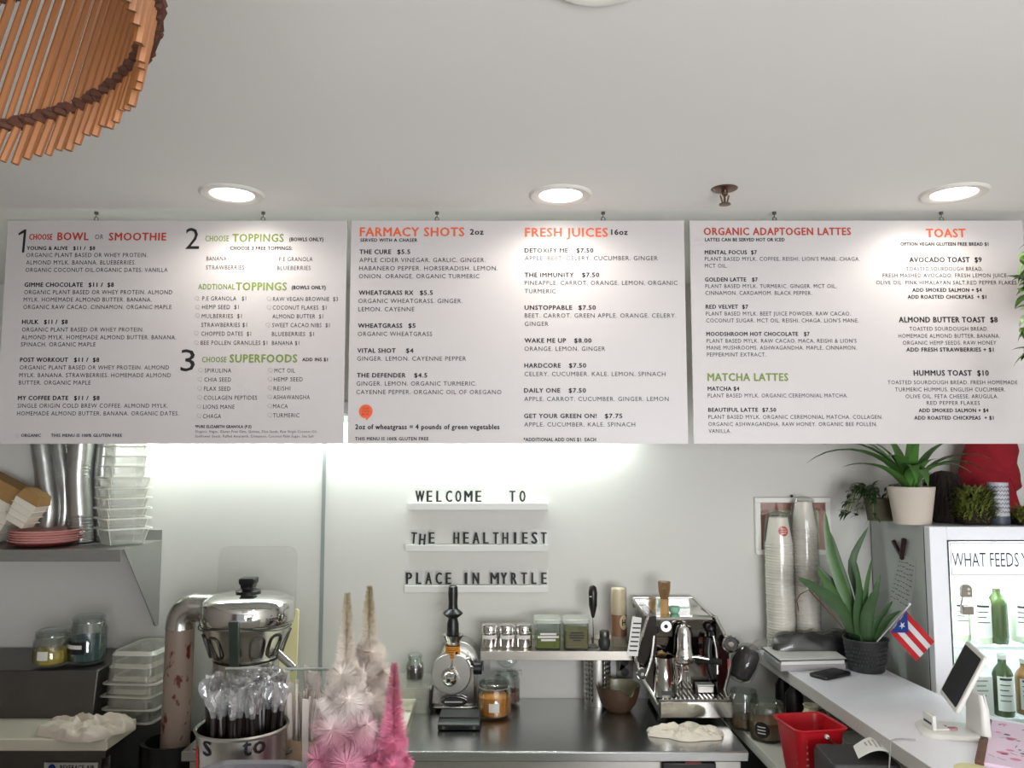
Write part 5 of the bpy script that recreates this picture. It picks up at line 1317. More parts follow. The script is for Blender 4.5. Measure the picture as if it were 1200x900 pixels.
T1 = ramp_mat('white_to_pink_bristle', [(0, 'd0608a'), (.34, 'd5709a'), (.52, 'dfa9b8'), (.62, 'e9dfda'), (.80, 'e2d9ce'), (1, 'a89a7e')], 'Z', 0, .53, .8, .08)
T2 = ramp_mat('ivory_bristle', [(0, 'cf6088'), (.34, 'd0789a'), (.48, 'e4d6d0'), (.80, 'dfd5c8'), (.90, 'bcae90'), (1, '978a68')], 'Z', 0, .53, .8, .08)
T3 = ramp_mat('pink_bristle', [(0, 'd4688f'), (.8, 'df86a4'), (1, 'b06a78')], 'Z', 0, .38, .8, .1)
Y1 = 1.66
brush_tree('left bottle brush tree, white fading to pink at the bottom', 407, 697, Y1, 405, T1, [(.69, 3, .030, .040, 40, .3), (.60, 4, .044, .046, 34, -1.2), (.50, 4, .056, .052, 28, -1.9), (.39, 5, .066, .056, 24, -1.3), (.27, 5, .078, .058, 20, -1.8), (.14, 6, .086, .058, 16, -1.4)], .21, .011, 3)
brush_tree('taller ivory bottle brush tree behind the pink one', 433, 689, Y1 + .18, 433, T2, [(.71, 3, .030, .042, 40, -1.0), (.62, 4, .042, .048, 34, -1.7), (.52, 4, .054, .052, 28, -1.2), (.41, 5, .064, .054, 24, -1.8), (.29, 5, .074, .056, 20, -1.3)], .20, .012, 5)
brush_tree('small bright pink bottle brush tree at right of the white ones', 462, 779, Y1 - .02, 462, T3, [(.62, 3, .022, .030, 42, .6), (.52, 4, .032, .035, 34, -1.4), (.40, 4, .040, .039, 28, -1.9), (.28, 5, .050, .042, 24, -1.4), (.15, 5, .056, .042, 20, -1.8)], .15, .011, 9)
random.seed(21)
# ================================================================== RIGHT COUNTER
ZL = .85
def right_counter():
    t = thing('service_counter', 'white L-shaped service counter with open shelf at lower right', 'counter', (1.25, 3.0, 0))
    o = Vector((1.25, 3.0, 0)); q = lambda x, y, z: (x - o.x, y - o.y, z)
    top = [(1.045, D - .003), (1.115, 2.24), (1.13, 1.85), (2.1, 1.85), (2.1, 2.5), (1.60, 2.585), (1.515, 2.70), (1.485, 2.92), (1.457, 3.19), (1.452, D - .003)]
    mb = MB(); mb.prism([q(x, y, ZBAR - .045) for x, y in top], (0, 0, .044)); mb.build('edge_band', 'lam_edge', t, bevel=.0015)
    mb = MB(); ins = [(x + (.0 if x > 1.3 else .0015), y) for x, y in top]; mb.prism([q(x, y, ZBAR - .001) for x, y in ins], (0, 0, .001)); mb.build('counter_top', 'white_lam', t)
    low = [(.868, D - .003), (.918, 2.4), (1.45, 2.4), (1.45, D - .003)]
    mb = MB(); mb.prism([q(x, y, ZL - .04) for x, y in low], (0, 0, .04)); mb.build('lower_shelf', 'white_shelf', t, bevel=.002)
    mb = MB(); mb.prism([q(x, y, .05) for x, y in ((.93, D - .01), (.97, 2.42), (1.42, 2.42), (1.42, D - .01))], (0, 0, ZL - .0905)); mb.build('cabinet_below', 'black_matte', t)
    mb = MB(); mb.box(1.43 - o.x, 1.45 - o.x, 2.42 - o.y, D - .01 - o.y, ZL, ZBAR - .046); mb.build('back_panel', 'shelf_back', t)
    mb = MB(); mb.box(1.14 - o.x, 2.05 - o.x, 1.9 - o.y, 1.95 - o.y, 0, ZBAR - .046); mb.build('front_panel', 'white', t)
right_counter()
# --- lower shelf
def shelf_item(u, v): p = on(u, v, ZL); return p.x, p.y
def open_jar(label, x, y, r, h, food, fill, name='glass_jar', cat='jar', dark=False, lid=True):
    t = thing(name, label, cat, (x, y, ZL + .0006))
    MB().lathe([(0, .002), (r * .95, .002), (r, .01), (r, h * .86), (r * .9, h * .93), (r * .9, h), (r * .87, h), (r * .86, h * .93), (r * .96, h * .85), (r * .96, .012), (0, .008)], 36).build('glass_body', 'glass', t)
    MB().lathe([(0, .01), (r * .94, .012), (r * .94, h * fill), (0, h * fill + .003)], 32).build('contents', food, t)
    if lid: MB().lathe([(r * .93, h * .9), (r * .97, h * .92), (r * .97, h * 1.0), (r * .9, h * 1.03), (0, h * 1.03)], 32).build('lid', 'glass', t)
    return t
x, y = shelf_item(877, 858); h1 = at(877, 809, y + .05).z - ZL
open_jar('tall open glass beaker with brown grounds at the counter wall end', x, y + .055, .056, h1, 'brown_liquid', .3, 'glass_beaker', 'beaker', lid=False)
x, y = shelf_item(906, 873); h2 = at(906, 824, y + .06).z - ZL
t = open_jar('wide glass jar with round black label and brown contents', x, y + .065, .064, h2, 'brown_liquid', .52)
mb = MB(); curved_disc(mb, .064, R(-125), h2 * .36, .029); l = mb.build('black_label', 'ink', t, flat=True)
mb = MB()
for j in range(3):
    z = h2 * .36 + .011 - .011 * j; a0, a1 = R(-138), R(-112); mb.strip([(.0662 * math.cos(a0 + (a1 - a0) * i / 5), .0662 * math.sin(a0 + (a1 - a0) * i / 5), z - .002) for i in range(6)], [(.0662 * math.cos(a0 + (a1 - a0) * i / 5), .0662 * math.sin(a0 + (a1 - a0) * i / 5), z + .002) for i in range(6)])
mb.build('label_print', 'label', l, flat=True)
# white jug
pj = at(951, 860, 3.0)
t = thing('cream_jug', 'cream ceramic jug behind the red bucket', 'jug', (1.155, 3.06, ZL + .0006))
hj = at(951, 826, 3.06).z - ZL
t.location.x = at(951, 840, 3.06).x
MB().lathe([(0, 0), (.045, 0), (.05, .01), (.052, hj * .45), (.045, hj * .65), (.026, hj * .85), (.024, hj * .93), (.03, hj), (.026, hj), (.02, hj * .9), (.04, hj * .6), (0, .01)], 32).build('jug_body', 'cream_ceramic', t)
MB().tube([(.026, 0, hj * .93), (.048, 0, hj * .93), (.062, 0, hj * .8), (.058, 0, hj * .65), (.045, 0, hj * .6)], .006, 10).build('handle', 'cream_ceramic', t)
# black bottles and dark tools under the counter top
for (u, v, Y, rr, hh, lab) in ((918, 830, 3.38, .03, .19, 'black bottle in the dark under the counter behind the jars'), (931, 832, 3.25, .034, .185, 'wider black bottle in the dark under the counter beside the jug')):
    p = at(u, v, Y)
    t = thing('black_bottle', lab, 'bottle', (p.x, Y, ZL + .0006), 0, 'black bottles under the counter')
    MB().lathe([(0, 0), (rr, 0), (rr * 1.02, .01), (rr, hh * .66), (rr * .45, hh * .82), (rr * .42, hh * .86), (0, hh * .86)], 24).build('bottle_body', 'black', t)
    MB().lathe([(rr * .5, hh * .85), (rr * .52, hh), (0, hh)], 20).build('cap', 'charcoal', t)
# red bucket
def bucket():
    x0, y0 = at(950, 890, 2.76).x, 2.76
    zt = at(951, 845, 2.76).z - ZL; w = (at(985, 850, 2.76).x - at(918, 850, 2.76).x)
    t = thing('red_bucket', 'red square plastic bucket with wire handle under the counter', 'bucket', (x0, y0, ZL + .0006), R(9))
    rr = lambda a, z: ring_at(rrect(a, a, .028, 5), z)
    w *= .93
    MB().loft([rr(w * .72, 0), rr(w * .74, .004), rr(w * .95, zt - .012), rr(w + .004, zt - .010), rr(w + .01, zt - .002), rr(w + .006, zt), rr(w - .010, zt - .003), rr(w * .70, .008)]).build('bucket_body', 'red', t)
    mb = MB(); s = w / 2
    mb.cyl((0.01, -s - .004, zt - .022), (0.01, -s + .004, zt - .022), .007, n=14); mb.cyl((0.01, s - .004, zt - .022), (0.01, s + .004, zt - .022), .007, n=14); mb.build('handle_lug', 'label', t)
    mb = MB(); pts = [(.01, -s - .005, zt - .022), (.035, -s - .008, zt - .045), (.07, -s * .95 - .006, zt - .075), (s + .018, -s * .6, zt - .09), (s + .022, 0, zt - .095), (s + .018, s * .6, zt - .09), (.07, s + .004, zt - .075), (.01, s + .006, zt - .022)]
    mb.tube(pts, .0022, 8); mb.build('wire_handle', 'steel', t)
    for j in range(6):
        mb = MB()
        z = zt * (.78 - .11 * j); xa = -s * .60; xb = xa - .0
        f = lambda z_: (w * .72 + (w * .95 - w * .72) * z_ / zt) / 2 + .0012
        for kx in range(3 + j % 2):
            y_ = -s * .55 + kx * .022; mb.poly([(-f(z), y_, z), (-f(z), y_ + .016, z), (-f(z + .008), y_ + .016, z + .008), (-f(z + .008), y_, z + .008)])
        mb.build('white_print', 'red_text', t, flat=True); mb = MB()
        mb.poly([(-s * .62, -f(z), z), (-s * .2, -f(z), z), (-s * .2, -f(z + .007), z + .007), (-s * .62, -f(z + .007), z + .007)])
        mb.build('white_print', 'red_text', t, flat=True)
bucket()
# clear container behind the bucket, receipt printer with paper
p = at(1005, 850, 2.72)
t = solo(bin_mb(.14, .2, .12), 'clear_bin', 'pan', 'clear plastic container right of the red bucket under the counter', 'bin', (at(1017, 850, 2.72).x, 2.74, ZL + .0006), R(3))
xp, yp = at(1003, 890, 2.5).x, 2.52
zp = at(1000, 887, 2.5).z - ZL
t = thing('receipt_printer', 'black receipt printer at the bottom edge under the counter', 'printer', (xp + .01, 2.52, ZL + .0006), R(-4))
MB().loft([ring_at(rrect(.2, .19, .012, 4), 0), ring_at(rrect(.2, .19, .012, 4), zp - .02), ring_at(rrect(.19, .17, .012, 4), zp)]).build('printer_body', 'charcoal', t, bevel=.002)
mb = MB(); mb.prism([(-.098, -.0955, .03), (-.02, -.0955, .03), (-.02, -.0955, zp - .03), (-.098, -.0955, zp - .03)], (0, -.001, 0)); mb.build('front_plate', 'black', t)
mb = MB(); ra = []; rb_ = []
for i in range(11):
    f = i / 10; z = zp + .001 + .03 * math.sin(f * 2.6) + .004; ra.append((-.04 + .11 * f, -.05 - .01 * f, z - .006 * f)); rb_.append((-.02 + .11 * f, .055, z))
mb.loft([[Vector(p) for p in ra] + [Vector(p) - Vector((0, 0, .0006)) for p in ra[::-1]], [Vector(p) for p in rb_] + [Vector(p) - Vector((0, 0, .0006)) for p in rb_[::-1]]])
rp = solo(mb, 'receipt', 'paper', 'curled white receipt lying on the black receipt printer', 'receipt', (t.location.x + .03, t.location.y, ZL), R(-4))
mb = MB()
for j in range(5):
    f0, f1 = .25 + .1 * j, .29 + .1 * j
    pz = lambda f: zp + .0055 + .03 * math.sin(f * 2.6) - .006 * f * .5
    mb.poly([(-.03 + .11 * f0, -.03, pz(f0)), (-.03 + .11 * f1, -.03, pz(f1)), (-.024 + .11 * f1, .03, pz(f1) + .002), (-.024 + .11 * f0, .03, pz(f0) + .002)])
mb.build('printed_lines', 'ink_pale', rp, flat=True)
# --- counter top: plastic bag of liners, papers, phone
ZC = ZBAR + .0006
def loose_bag():
    t = thing('liner_bag', 'clear plastic bag of black liners on the counter below the cup sleeves', 'bag', (1.25, 3.395, ZC))
    mb = MB(); w, d, h = .38, .075, .105; n = 28; m_ = 14; V = []
    for i in range(n + 1):
        row = []
        for j in range(m_ + 1):
            a = -1 + 2 * i / n; ang = math.pi * j / m_
            rr = (1 - abs(a) ** 5) ** .5 if abs(a) < 1 else 0
            x = a * w / 2; y = -math.cos(ang) * d / 2 * (.45 + .55 * rr); z = h * math.sin(ang) ** .55 * (.25 + .75 * rr) * (1 + .22 * noise.noise(Vector((a * 4, ang * 2, 1.3))))
            row.append((x, y, max(0, z)))
        V.append(row)
    mb.loft(V, True, True, True); mb.build('black_liners', 'black_film', t)
    mb = MB(); V2 = [[(x * 1.04, y * 1.06, z * 1.08 + .002 + .004 * abs(noise.noise(Vector((x * 30, y * 30, 2))))) for x, y, z in r_] for r_ in V]
    mb.loft(V2, True, True, True); mb.build('clear_film', 'film', t)
loose_bag()
# dark fuzzy brush in a bag hanging over the counter end
pb_ = at(872, 778, 3.36)
t = thing('black_brush', 'dark brush head wrapped in film hanging off the counter end', 'brush', (pb_.x, 3.36, pb_.z - .062), 0)
mb = MB(); mb.T = Matrix.Translation((0, 0, .062)) @ Matrix.Rotation(R(28), 4, 'Y')
mb.lathe([(0, -.062), (.03, -.062), (.044, -.05), (.047, 0), (.044, .05), (.03, .064), (0, .066)], 20)
for v_ in mb.bm.verts: v_.co += Vector((noise.noise(v_.co * 60), noise.noise(v_.co * 60 + Vector((9, 0, 0))), noise.noise(v_.co * 50))) * .006
mb.build('brush_head', 'coir_black', t)
mb = MB(); mb.tube([(.02, 0, .11), (.06, .01, .142), (.12, .012, .152), (.19, .01, .150)], [.016, .014, .013, .012], 10); mb.build('film_neck', 'film', t)
mb = MB(); mb.T = Matrix.Translation((0, 0, .062)) @ Matrix.Rotation(R(28), 4, 'Y')
mb.lathe([(0, -.075), (.035, -.073), (.054, -.05), (.056, 0), (.053, .055), (.035, .075), (.018, .085)], 14)
for v_ in mb.bm.verts: v_.co += Vector((noise.noise(v_.co * 40), noise.noise(v_.co * 40 + Vector((5, 0, 0))), 0)) * .008
mb.build('film_wrap', 'film', t)
# papers
corners = [on(893, 757.5, ZBAR + .045), on(972, 757.5, ZBAR + .045), on(992, 771, ZBAR + .045), on(914, 773, ZBAR + .045)]
c0 = sum((Vector(c) for c in corners), Vector()) / 4
t = thing('paper_stack', 'stack of white printed sheets on the counter beside the phone', 'paper stack', (c0.x, c0.y, ZC))
for nm_, m_, z0, z1, k in (('grey_binder', 'binder_grey', 0, .022, .97), ('lower_sheets', 'paper', .0222, .037, .95), ('clipboard', 'charcoal', .0372, .041, 1.02), ('top_sheet', 'paper', .0412, .0422, 1.0)):
    mb = MB(); mb.prism([((c.x - c0.x) * k, (c.y - c0.y) * k, z0) for c in corners[::-1]], (0, 0, z1 - z0)); o = mb.build(nm_, m_, t)
mb = MB()
for i in range(9):
    f = .1 + i * .09
    def L(s_, f_): a_ = (corners[0] - c0) * (1 - s_) + (corners[1] - c0) * s_; b_ = (corners[3] - c0) * (1 - s_) + (corners[2] - c0) * s_; q_ = a_ * (1 - f_) + b_ * f_; return (q_.x, q_.y, .0426)
    mb.poly([L(.08, f), L(.6 + .3 * random.random(), f), L(.6 + .3 * random.random(), f + .012), L(.08, f + .012)])
mb.build('printed_lines', 'ink_pale', o, flat=True)
# phone
p = on(965, 787, ZC + .006)
t = thing('mobile_phone', 'black mobile phone lying on the white counter', 'phone', (p.x + .012, p.y - .035, ZC), R(-58))
MB().loft([ring_at(rrect(.076, .150, .012, 5), 0), ring_at(rrect(.080, .154, .014, 5), .003), ring_at(rrect(.080, .154, .014, 5), .009), ring_at(rrect(.076, .150, .012, 5), .012)]).build('case', 'black', t)
MB().loft([ring_at(rrect(.068, .142, .008, 5), .0122), ring_at(rrect(.068, .142, .008, 5), .0128)]).build('screen', 'screen', t)
for y in (-.03, -.015, 0): MB().box(-.0412, -.0398, y - .005, y + .005, .004, .0085).build('side_button', 'steel_dark', t)
# --- wall picture and cup sleeves
def picture():
    Yp = D - .012
    a, b = at(886, 650, Yp), at(972, 583, Yp); w, h = b.x - a.x, b.z - a.z
    t = thing('framed_certificate', 'white framed certificate with red patterned border on the wall', 'picture', ((a.x + b.x) / 2, D - .003, a.z))
    mb = MB(); fw = .022
    for bx in ((-w / 2, w / 2, h - fw, h), (-w / 2, w / 2, 0, fw), (-w / 2, -w / 2 + fw, fw, h - fw), (w / 2 - fw, w / 2, fw, h - fw)): mb.box(bx[0], bx[1], -.02, 0, bx[2], bx[3])
    mb.build('frame', 'white', t, bevel=.002)
    MB().box(-w / 2 + fw, w / 2 - fw, -.008, -.002, fw, h - fw).build('red_border', 'frame_red', t)
    s = MB().box(-w / 2 + .062, w / 2 - .05, -.010, -.0082, .05, h - .055).build('printed_sheet', 'tan_print', t)
    mb = MB(); xs_ = -w / 2 + .07
    for i, ww in enumerate((.018, .012, .02, .008, .014, .022, .01, .016, .02)):
        mb.box(xs_, xs_ + ww * .7, -.0108, -.0102, h - .092, h - .076); xs_ += ww * .7 + .009
    mb.build('dark_title_strokes', 'ink', s, flat=True)
    mb = MB(); mb.T = Matrix.Translation((w / 2 - .085, -.0102, .085)) @ Matrix.Rotation(R(90), 4, 'X'); mb.lathe([(0, .001), (.018, .001), (.018, 0)], 20); mb.build('gold_seal', 'seal', s)
    MB().box(-w / 2 + fw, w / 2 - fw, -.0145, -.0135, fw, h - fw).build('glazing', 'glass_pane', t)
    MB().ball((0, -.008, h + .006), .006, n=10, k=6).build('nail_head', 'black', t)
picture()
def cup_mb(r, h):
    return MB().lathe([(r, 0), (r + .003, .002), (r + .003, .006), (r, .008), (r * .985, .010), (r * .70, h - .002), (r * .69, h), (r * .66, h - .004), (0, h - .004)], 28)
cupA = None
ordn = None
def cup_stack(u0, u1, v0, v1, Yc_, n, side, logo):
    global cupA
    cx_ = (at(u0, 700, Yc_).x + at(u1, 700, Yc_).x) / 2; r = (at(u1, 700, Yc_).x - at(u0, 700, Yc_).x) / 2 - .004
    ztop = at(900, v0, Yc_).z; h = .115; pitch = (ztop - ZC - h) / (n - 1)
    lean = at((u0 + u1) / 2, v0, Yc_).x - cx_
    first = None; grp = f'paper cups in the {side} clear sleeve'
    for i in range(n):
        topc = i == n - 1
        lab = f'top upturned white paper cup of the {side} sleeve' + (' with a round red logo' if logo else '') if topc else f'white paper cup nested in the {side} clear sleeve below its top cup'
        loc = (cx_ + random.uniform(-.0015, .0015), Yc_ + random.uniform(-.001, .001), ZC + i * pitch)
        if first is None or (topc and logo):
            o = cup_mb(r, h)
            o = solo(o, 'paper_cup', 'paper_cup', lab, 'cup', loc, 0, grp); first = first or o
        else: o = dup(first, loc, None, lab)
        if topc and logo:
            mb = MB(); curved_disc(mb, r, R(-84), h * .52, .021, None, lambda z: r * (.985 - .285 * z / h)); lg = mb.build('round_logo', 'sticker_red', o, flat=True)
            mb = MB()
            for j in range(3):
                z = h * .52 + .009 - .009 * j; ww = (.010, .014, .010)[j]; q0 = []; q1 = []
                for k in range(5):
                    rr = r * (.985 - .285 * z / h) + .002; al = R(-84) + (-ww + 2 * ww * k / 4) / rr; q0.append((rr * math.cos(al), rr * math.sin(al), z - .0018)); q1.append((rr * math.cos(al), rr * math.sin(al), z + .0018))
                mb.strip(q0, q1)
            mb.build('logo_strokes', 'label', lg, flat=True)
    # sleeve
    mb = MB(); rings = []; nn = 20; zt = ztop - ZC + .012
    for j in range(24):
        f = j / 23; z = .02 + (zt - .02) * f
        rr = (r + .007) * (1 if f < .8 else 1 - .22 * ((f - .8) / .2) ** 1.5)
        rings.append([((rr + .0035 * noise.noise(Vector((math.cos(6.2832 * i / nn) * 2, math.sin(6.2832 * i / nn) * 2, f * 9 + u0)))) * math.cos(6.2832 * i / nn), (rr + .003 * noise.noise(Vector((i * .7, f * 7, 3)))) * math.sin(6.2832 * i / nn), z) for i in range(nn)])
    rings.append([(.3 * x, .3 * y, zt + .012) for x, y, z in rings[-1]])
    solo(mb.loft(rings, False, True), 'clear_sleeve', 'film_sleeve', f'clear plastic sleeve around the {side} stack of paper cups', 'sleeve', (cx_, Yc_, ZC))
cup_stack(898, 931, 606, 742, D - .075, 40, 'left', True)
cup_stack(930, 960, 588, 742, D - .07, 42, 'right', False)
# --- plant in the dark pot with the flag
p = on(1025, 791, ZC)
py_ = p.y + .07
zr_ = at(1025, 747, py_).z - ZC
t = thing('potted_plant', 'potted plant with long upright leaves in a dark pot on the counter', 'plant', (p.x, py_, ZC))
PXc, PYc = p.x, py_
MB().lathe([(0, 0), (.062, 0), (.066, .004), (.082, zr_ - .01), (.085, zr_ - .004), (.084, zr_), (.078, zr_), (.075, zr_ - .03), (0, zr_ - .03)], 40).build('pot', 'charcoal', t)
MB().lathe([(0, zr_ - .012), (.04, zr_ - .016), (.0765, zr_ - .024)], 28).build('soil', 'soil', t)
mb = MB()
for i in range(40):
    for j in range(5):
        a = 6.2832 * (i + .5 * (j % 2)) / 40; z = .03 + j * .016; rr = .0665 + .0155 * z / zr_ * .98; mb.ball((rr * math.cos(a), rr * math.sin(a), z), .0042, n=6, k=4)
mb.build('pot_studs', 'charcoal', t)
kpx = py_ / 950 * 1.03
def blade(mb, pts, w, twist=0, seg=12, yoff=0.0, face=0.0):
    """long pointed leaf through pixel points"""
    Pq = [Vector(((u - 1025) * kpx, yoff * (i / (len(pts) - 1)), at(u, v, py_).z - ZC)) for i, (u, v) in enumerate(pts)]
    Ls, Cs, Rs = [], [], []
    for s in range(seg + 1):
        f = s / seg * (len(Pq) - 1); i = min(int(f), len(Pq) - 2); u_ = f - i
        a, b, c, d = Pq[max(i - 1, 0)], Pq[i], Pq[i + 1], Pq[min(i + 2, len(Pq) - 1)]
        q = .5 * ((2 * b) + (c - a) * u_ + (2 * a - 5 * b + 4 * c - d) * u_ ** 2 + (-a + 3 * b - 3 * c + d) * u_ ** 3)
        tg = ((c - b).normalized() if (c - b).length > 1e-6 else Vector((0, 0, 1)))
        sd = tg.cross(Vector((math.sin(face), -math.cos(face), 0))).normalized(); nn = sd.cross(tg)
        tt = s / seg; ww = w / 2 * (math.sin(math.pi * (.13 + .87 * tt)) ** .75 if tt < 1 else .02)
        Cs.append(q); Ls.append(q + sd * ww - nn * ww * .3); Rs.append(q - sd * ww - nn * ww * .3)
    vl, vc, vr = [[mb.v(q) for q in a] for a in (Ls, Cs, Rs)]
    for i in range(seg): mb.f((vl[i], vc[i], vc[i + 1], vl[i + 1])); mb.f((vc[i], vr[i], vr[i + 1], vc[i + 1]))
lv = [([(1016, 752), (1006, 700), (992, 650), (987, 598)], .075, .02, 0.1), ([(1020, 752), (1010, 700), (1003, 665), (996, 625)], .06, .05, -.3), ([(1014, 752), (1000, 715), (975, 692), (946, 674)], .085, -.05, .2), ([(1012, 752), (998, 705), (982, 680), (972, 664)], .06, -.02, .5),
      ([(1022, 752), (1014, 715), (1000, 690), (978, 664)], .05, .05, -.2), ([(1026, 752), (1022, 700), (1016, 660), (1037, 618)], .06, .03, -.2), ([(1028, 752), (1026, 710), (1028, 680), (1033, 652)], .045, -.03, .4), ([(1030, 754), (1030, 718), (1034, 695), (1038, 670)], .05, -.05, -.1),
      ([(1034, 752), (1036, 732), (1044, 716), (1052, 702)], .045, -.04, .2), ([(1036, 752), (1041, 736), (1048, 722), (1058, 712)], .04, -.06, 0), ([(1018, 752), (1016, 720), (1018, 690), (1013, 655)], .06, -.04, .3), ([(1024, 754), (1022, 725), (1026, 705), (1028, 690)], .05, -.06, -.3)]
mbs_ = {'leaf': MB(), 'leaf_dark': MB()}
for i, (pts, w, yo, fc) in enumerate(lv):
    mb = MB(); blade(mb, pts, w * .62, 0, 12, yo, fc); mb.build('leaf', 'leaf' if i % 3 else 'leaf_mid', t)
mb = MB()
for a, L_ in ((2.6, .10), (3.4, .11), (3.0, .08), (4.1, .09)): mb.leaf((-.05, -.02, zr_ - .01), a, L_, .045, 50, 60)
mb.build('low_leaves', 'leaf_dark', t)
mb = MB(); mb.tube([((955 - 1025) * kpx, .03, at(955, 718, py_).z - ZC), ((953 - 1025) * kpx, .03, at(953, 705, py_).z - ZC), ((957 - 1025) * kpx, .03, at(957, 698, py_).z - ZC), ((966 - 1025) * kpx, .02, at(966, 692, py_).z - ZC), ((1010 - 1025) * kpx, .0, zr_)], .0025, 6); mb.build('dry_stem', 'brown_wood', t)
# flag on a stick
yf_ = py_ - .12
f0 = at(1066, 714, yf_); st = at(1038, 760, yf_)
t = thing('small_flag', 'small flag with five red and white stripes and a blue star triangle', 'flag', (st.x, yf_, zr_ + ZC - .02))
o_ = Vector((st.x, yf_, zr_ + ZC - .02)); lp = lambda u, v, dy=0: at(u, v, yf_ + dy) - o_
MB().cyl((-.012, .075, .0), lp(1066, 709), .0024, n=8).build('stick', 'flag_white', t)
MB().ball(lp(1066, 708), .005, n=10, k=6).build('finial', 'flag_white', t)
A_, B_, C_, D_ = (1062, 716), (1043, 741), (1074, 775), (1095, 752)   # stick top, stick low, free low, free top
def fp(s, q_):   # s along the stick (0 top), q along the fly
    u = (A_[0] * (1 - s) + B_[0] * s) * (1 - q_) + (D_[0] * (1 - s) + C_[0] * s) * q_; v = (A_[1] * (1 - s) + B_[1] * s) * (1 - q_) + (D_[1] * (1 - s) + C_[1] * s) * q_
    p_ = lp(u, v, -.004 - .13 * q_ - .006 * math.sin(q_ * 5 + s)); return p_
for i in range(5):
    mb = MB(); n = 10; s0, s1 = i / 5, (i + 1) / 5
    ra = [fp(s0, k / n) for k in range(n + 1)]; rb2 = [fp(s1, k / n) for k in range(n + 1)]; th = Vector((0, .0008, 0))
    mb.strip(ra, rb2); mb.strip([p_ + th for p_ in ra], [p_ + th for p_ in rb2]); mb.build('red_stripe' if i % 2 == 0 else 'white_stripe', 'flag_red' if i % 2 == 0 else 'flag_white', t)
off = Vector((0, -.0045, 0))
mb = MB(); n = 8
for i in range(n):
    a0, a1 = i / n, (i + 1) / n
    f = lambda a: .5 * (1 - abs(2 * a - 1)) * .72
    mb.poly([fp(a0, 0) + off, fp(a1, 0) + off, fp(a1, f(a1)) + off, fp(a0, f(a0)) + off])
tri = mb.build('blue_triangle', 'flag_blue', t)
mb = MB(); mb.poly([fp(.5 - .15 * k_ * math.cos(math.pi * i / 5), .115 + .085 * k_ * math.sin(math.pi * i / 5)) + off * 1.7 for i in range(10) for k_ in [1 if i % 2 == 0 else .4]]); mb.build('white_star', 'flag_white', tri, flat=True)
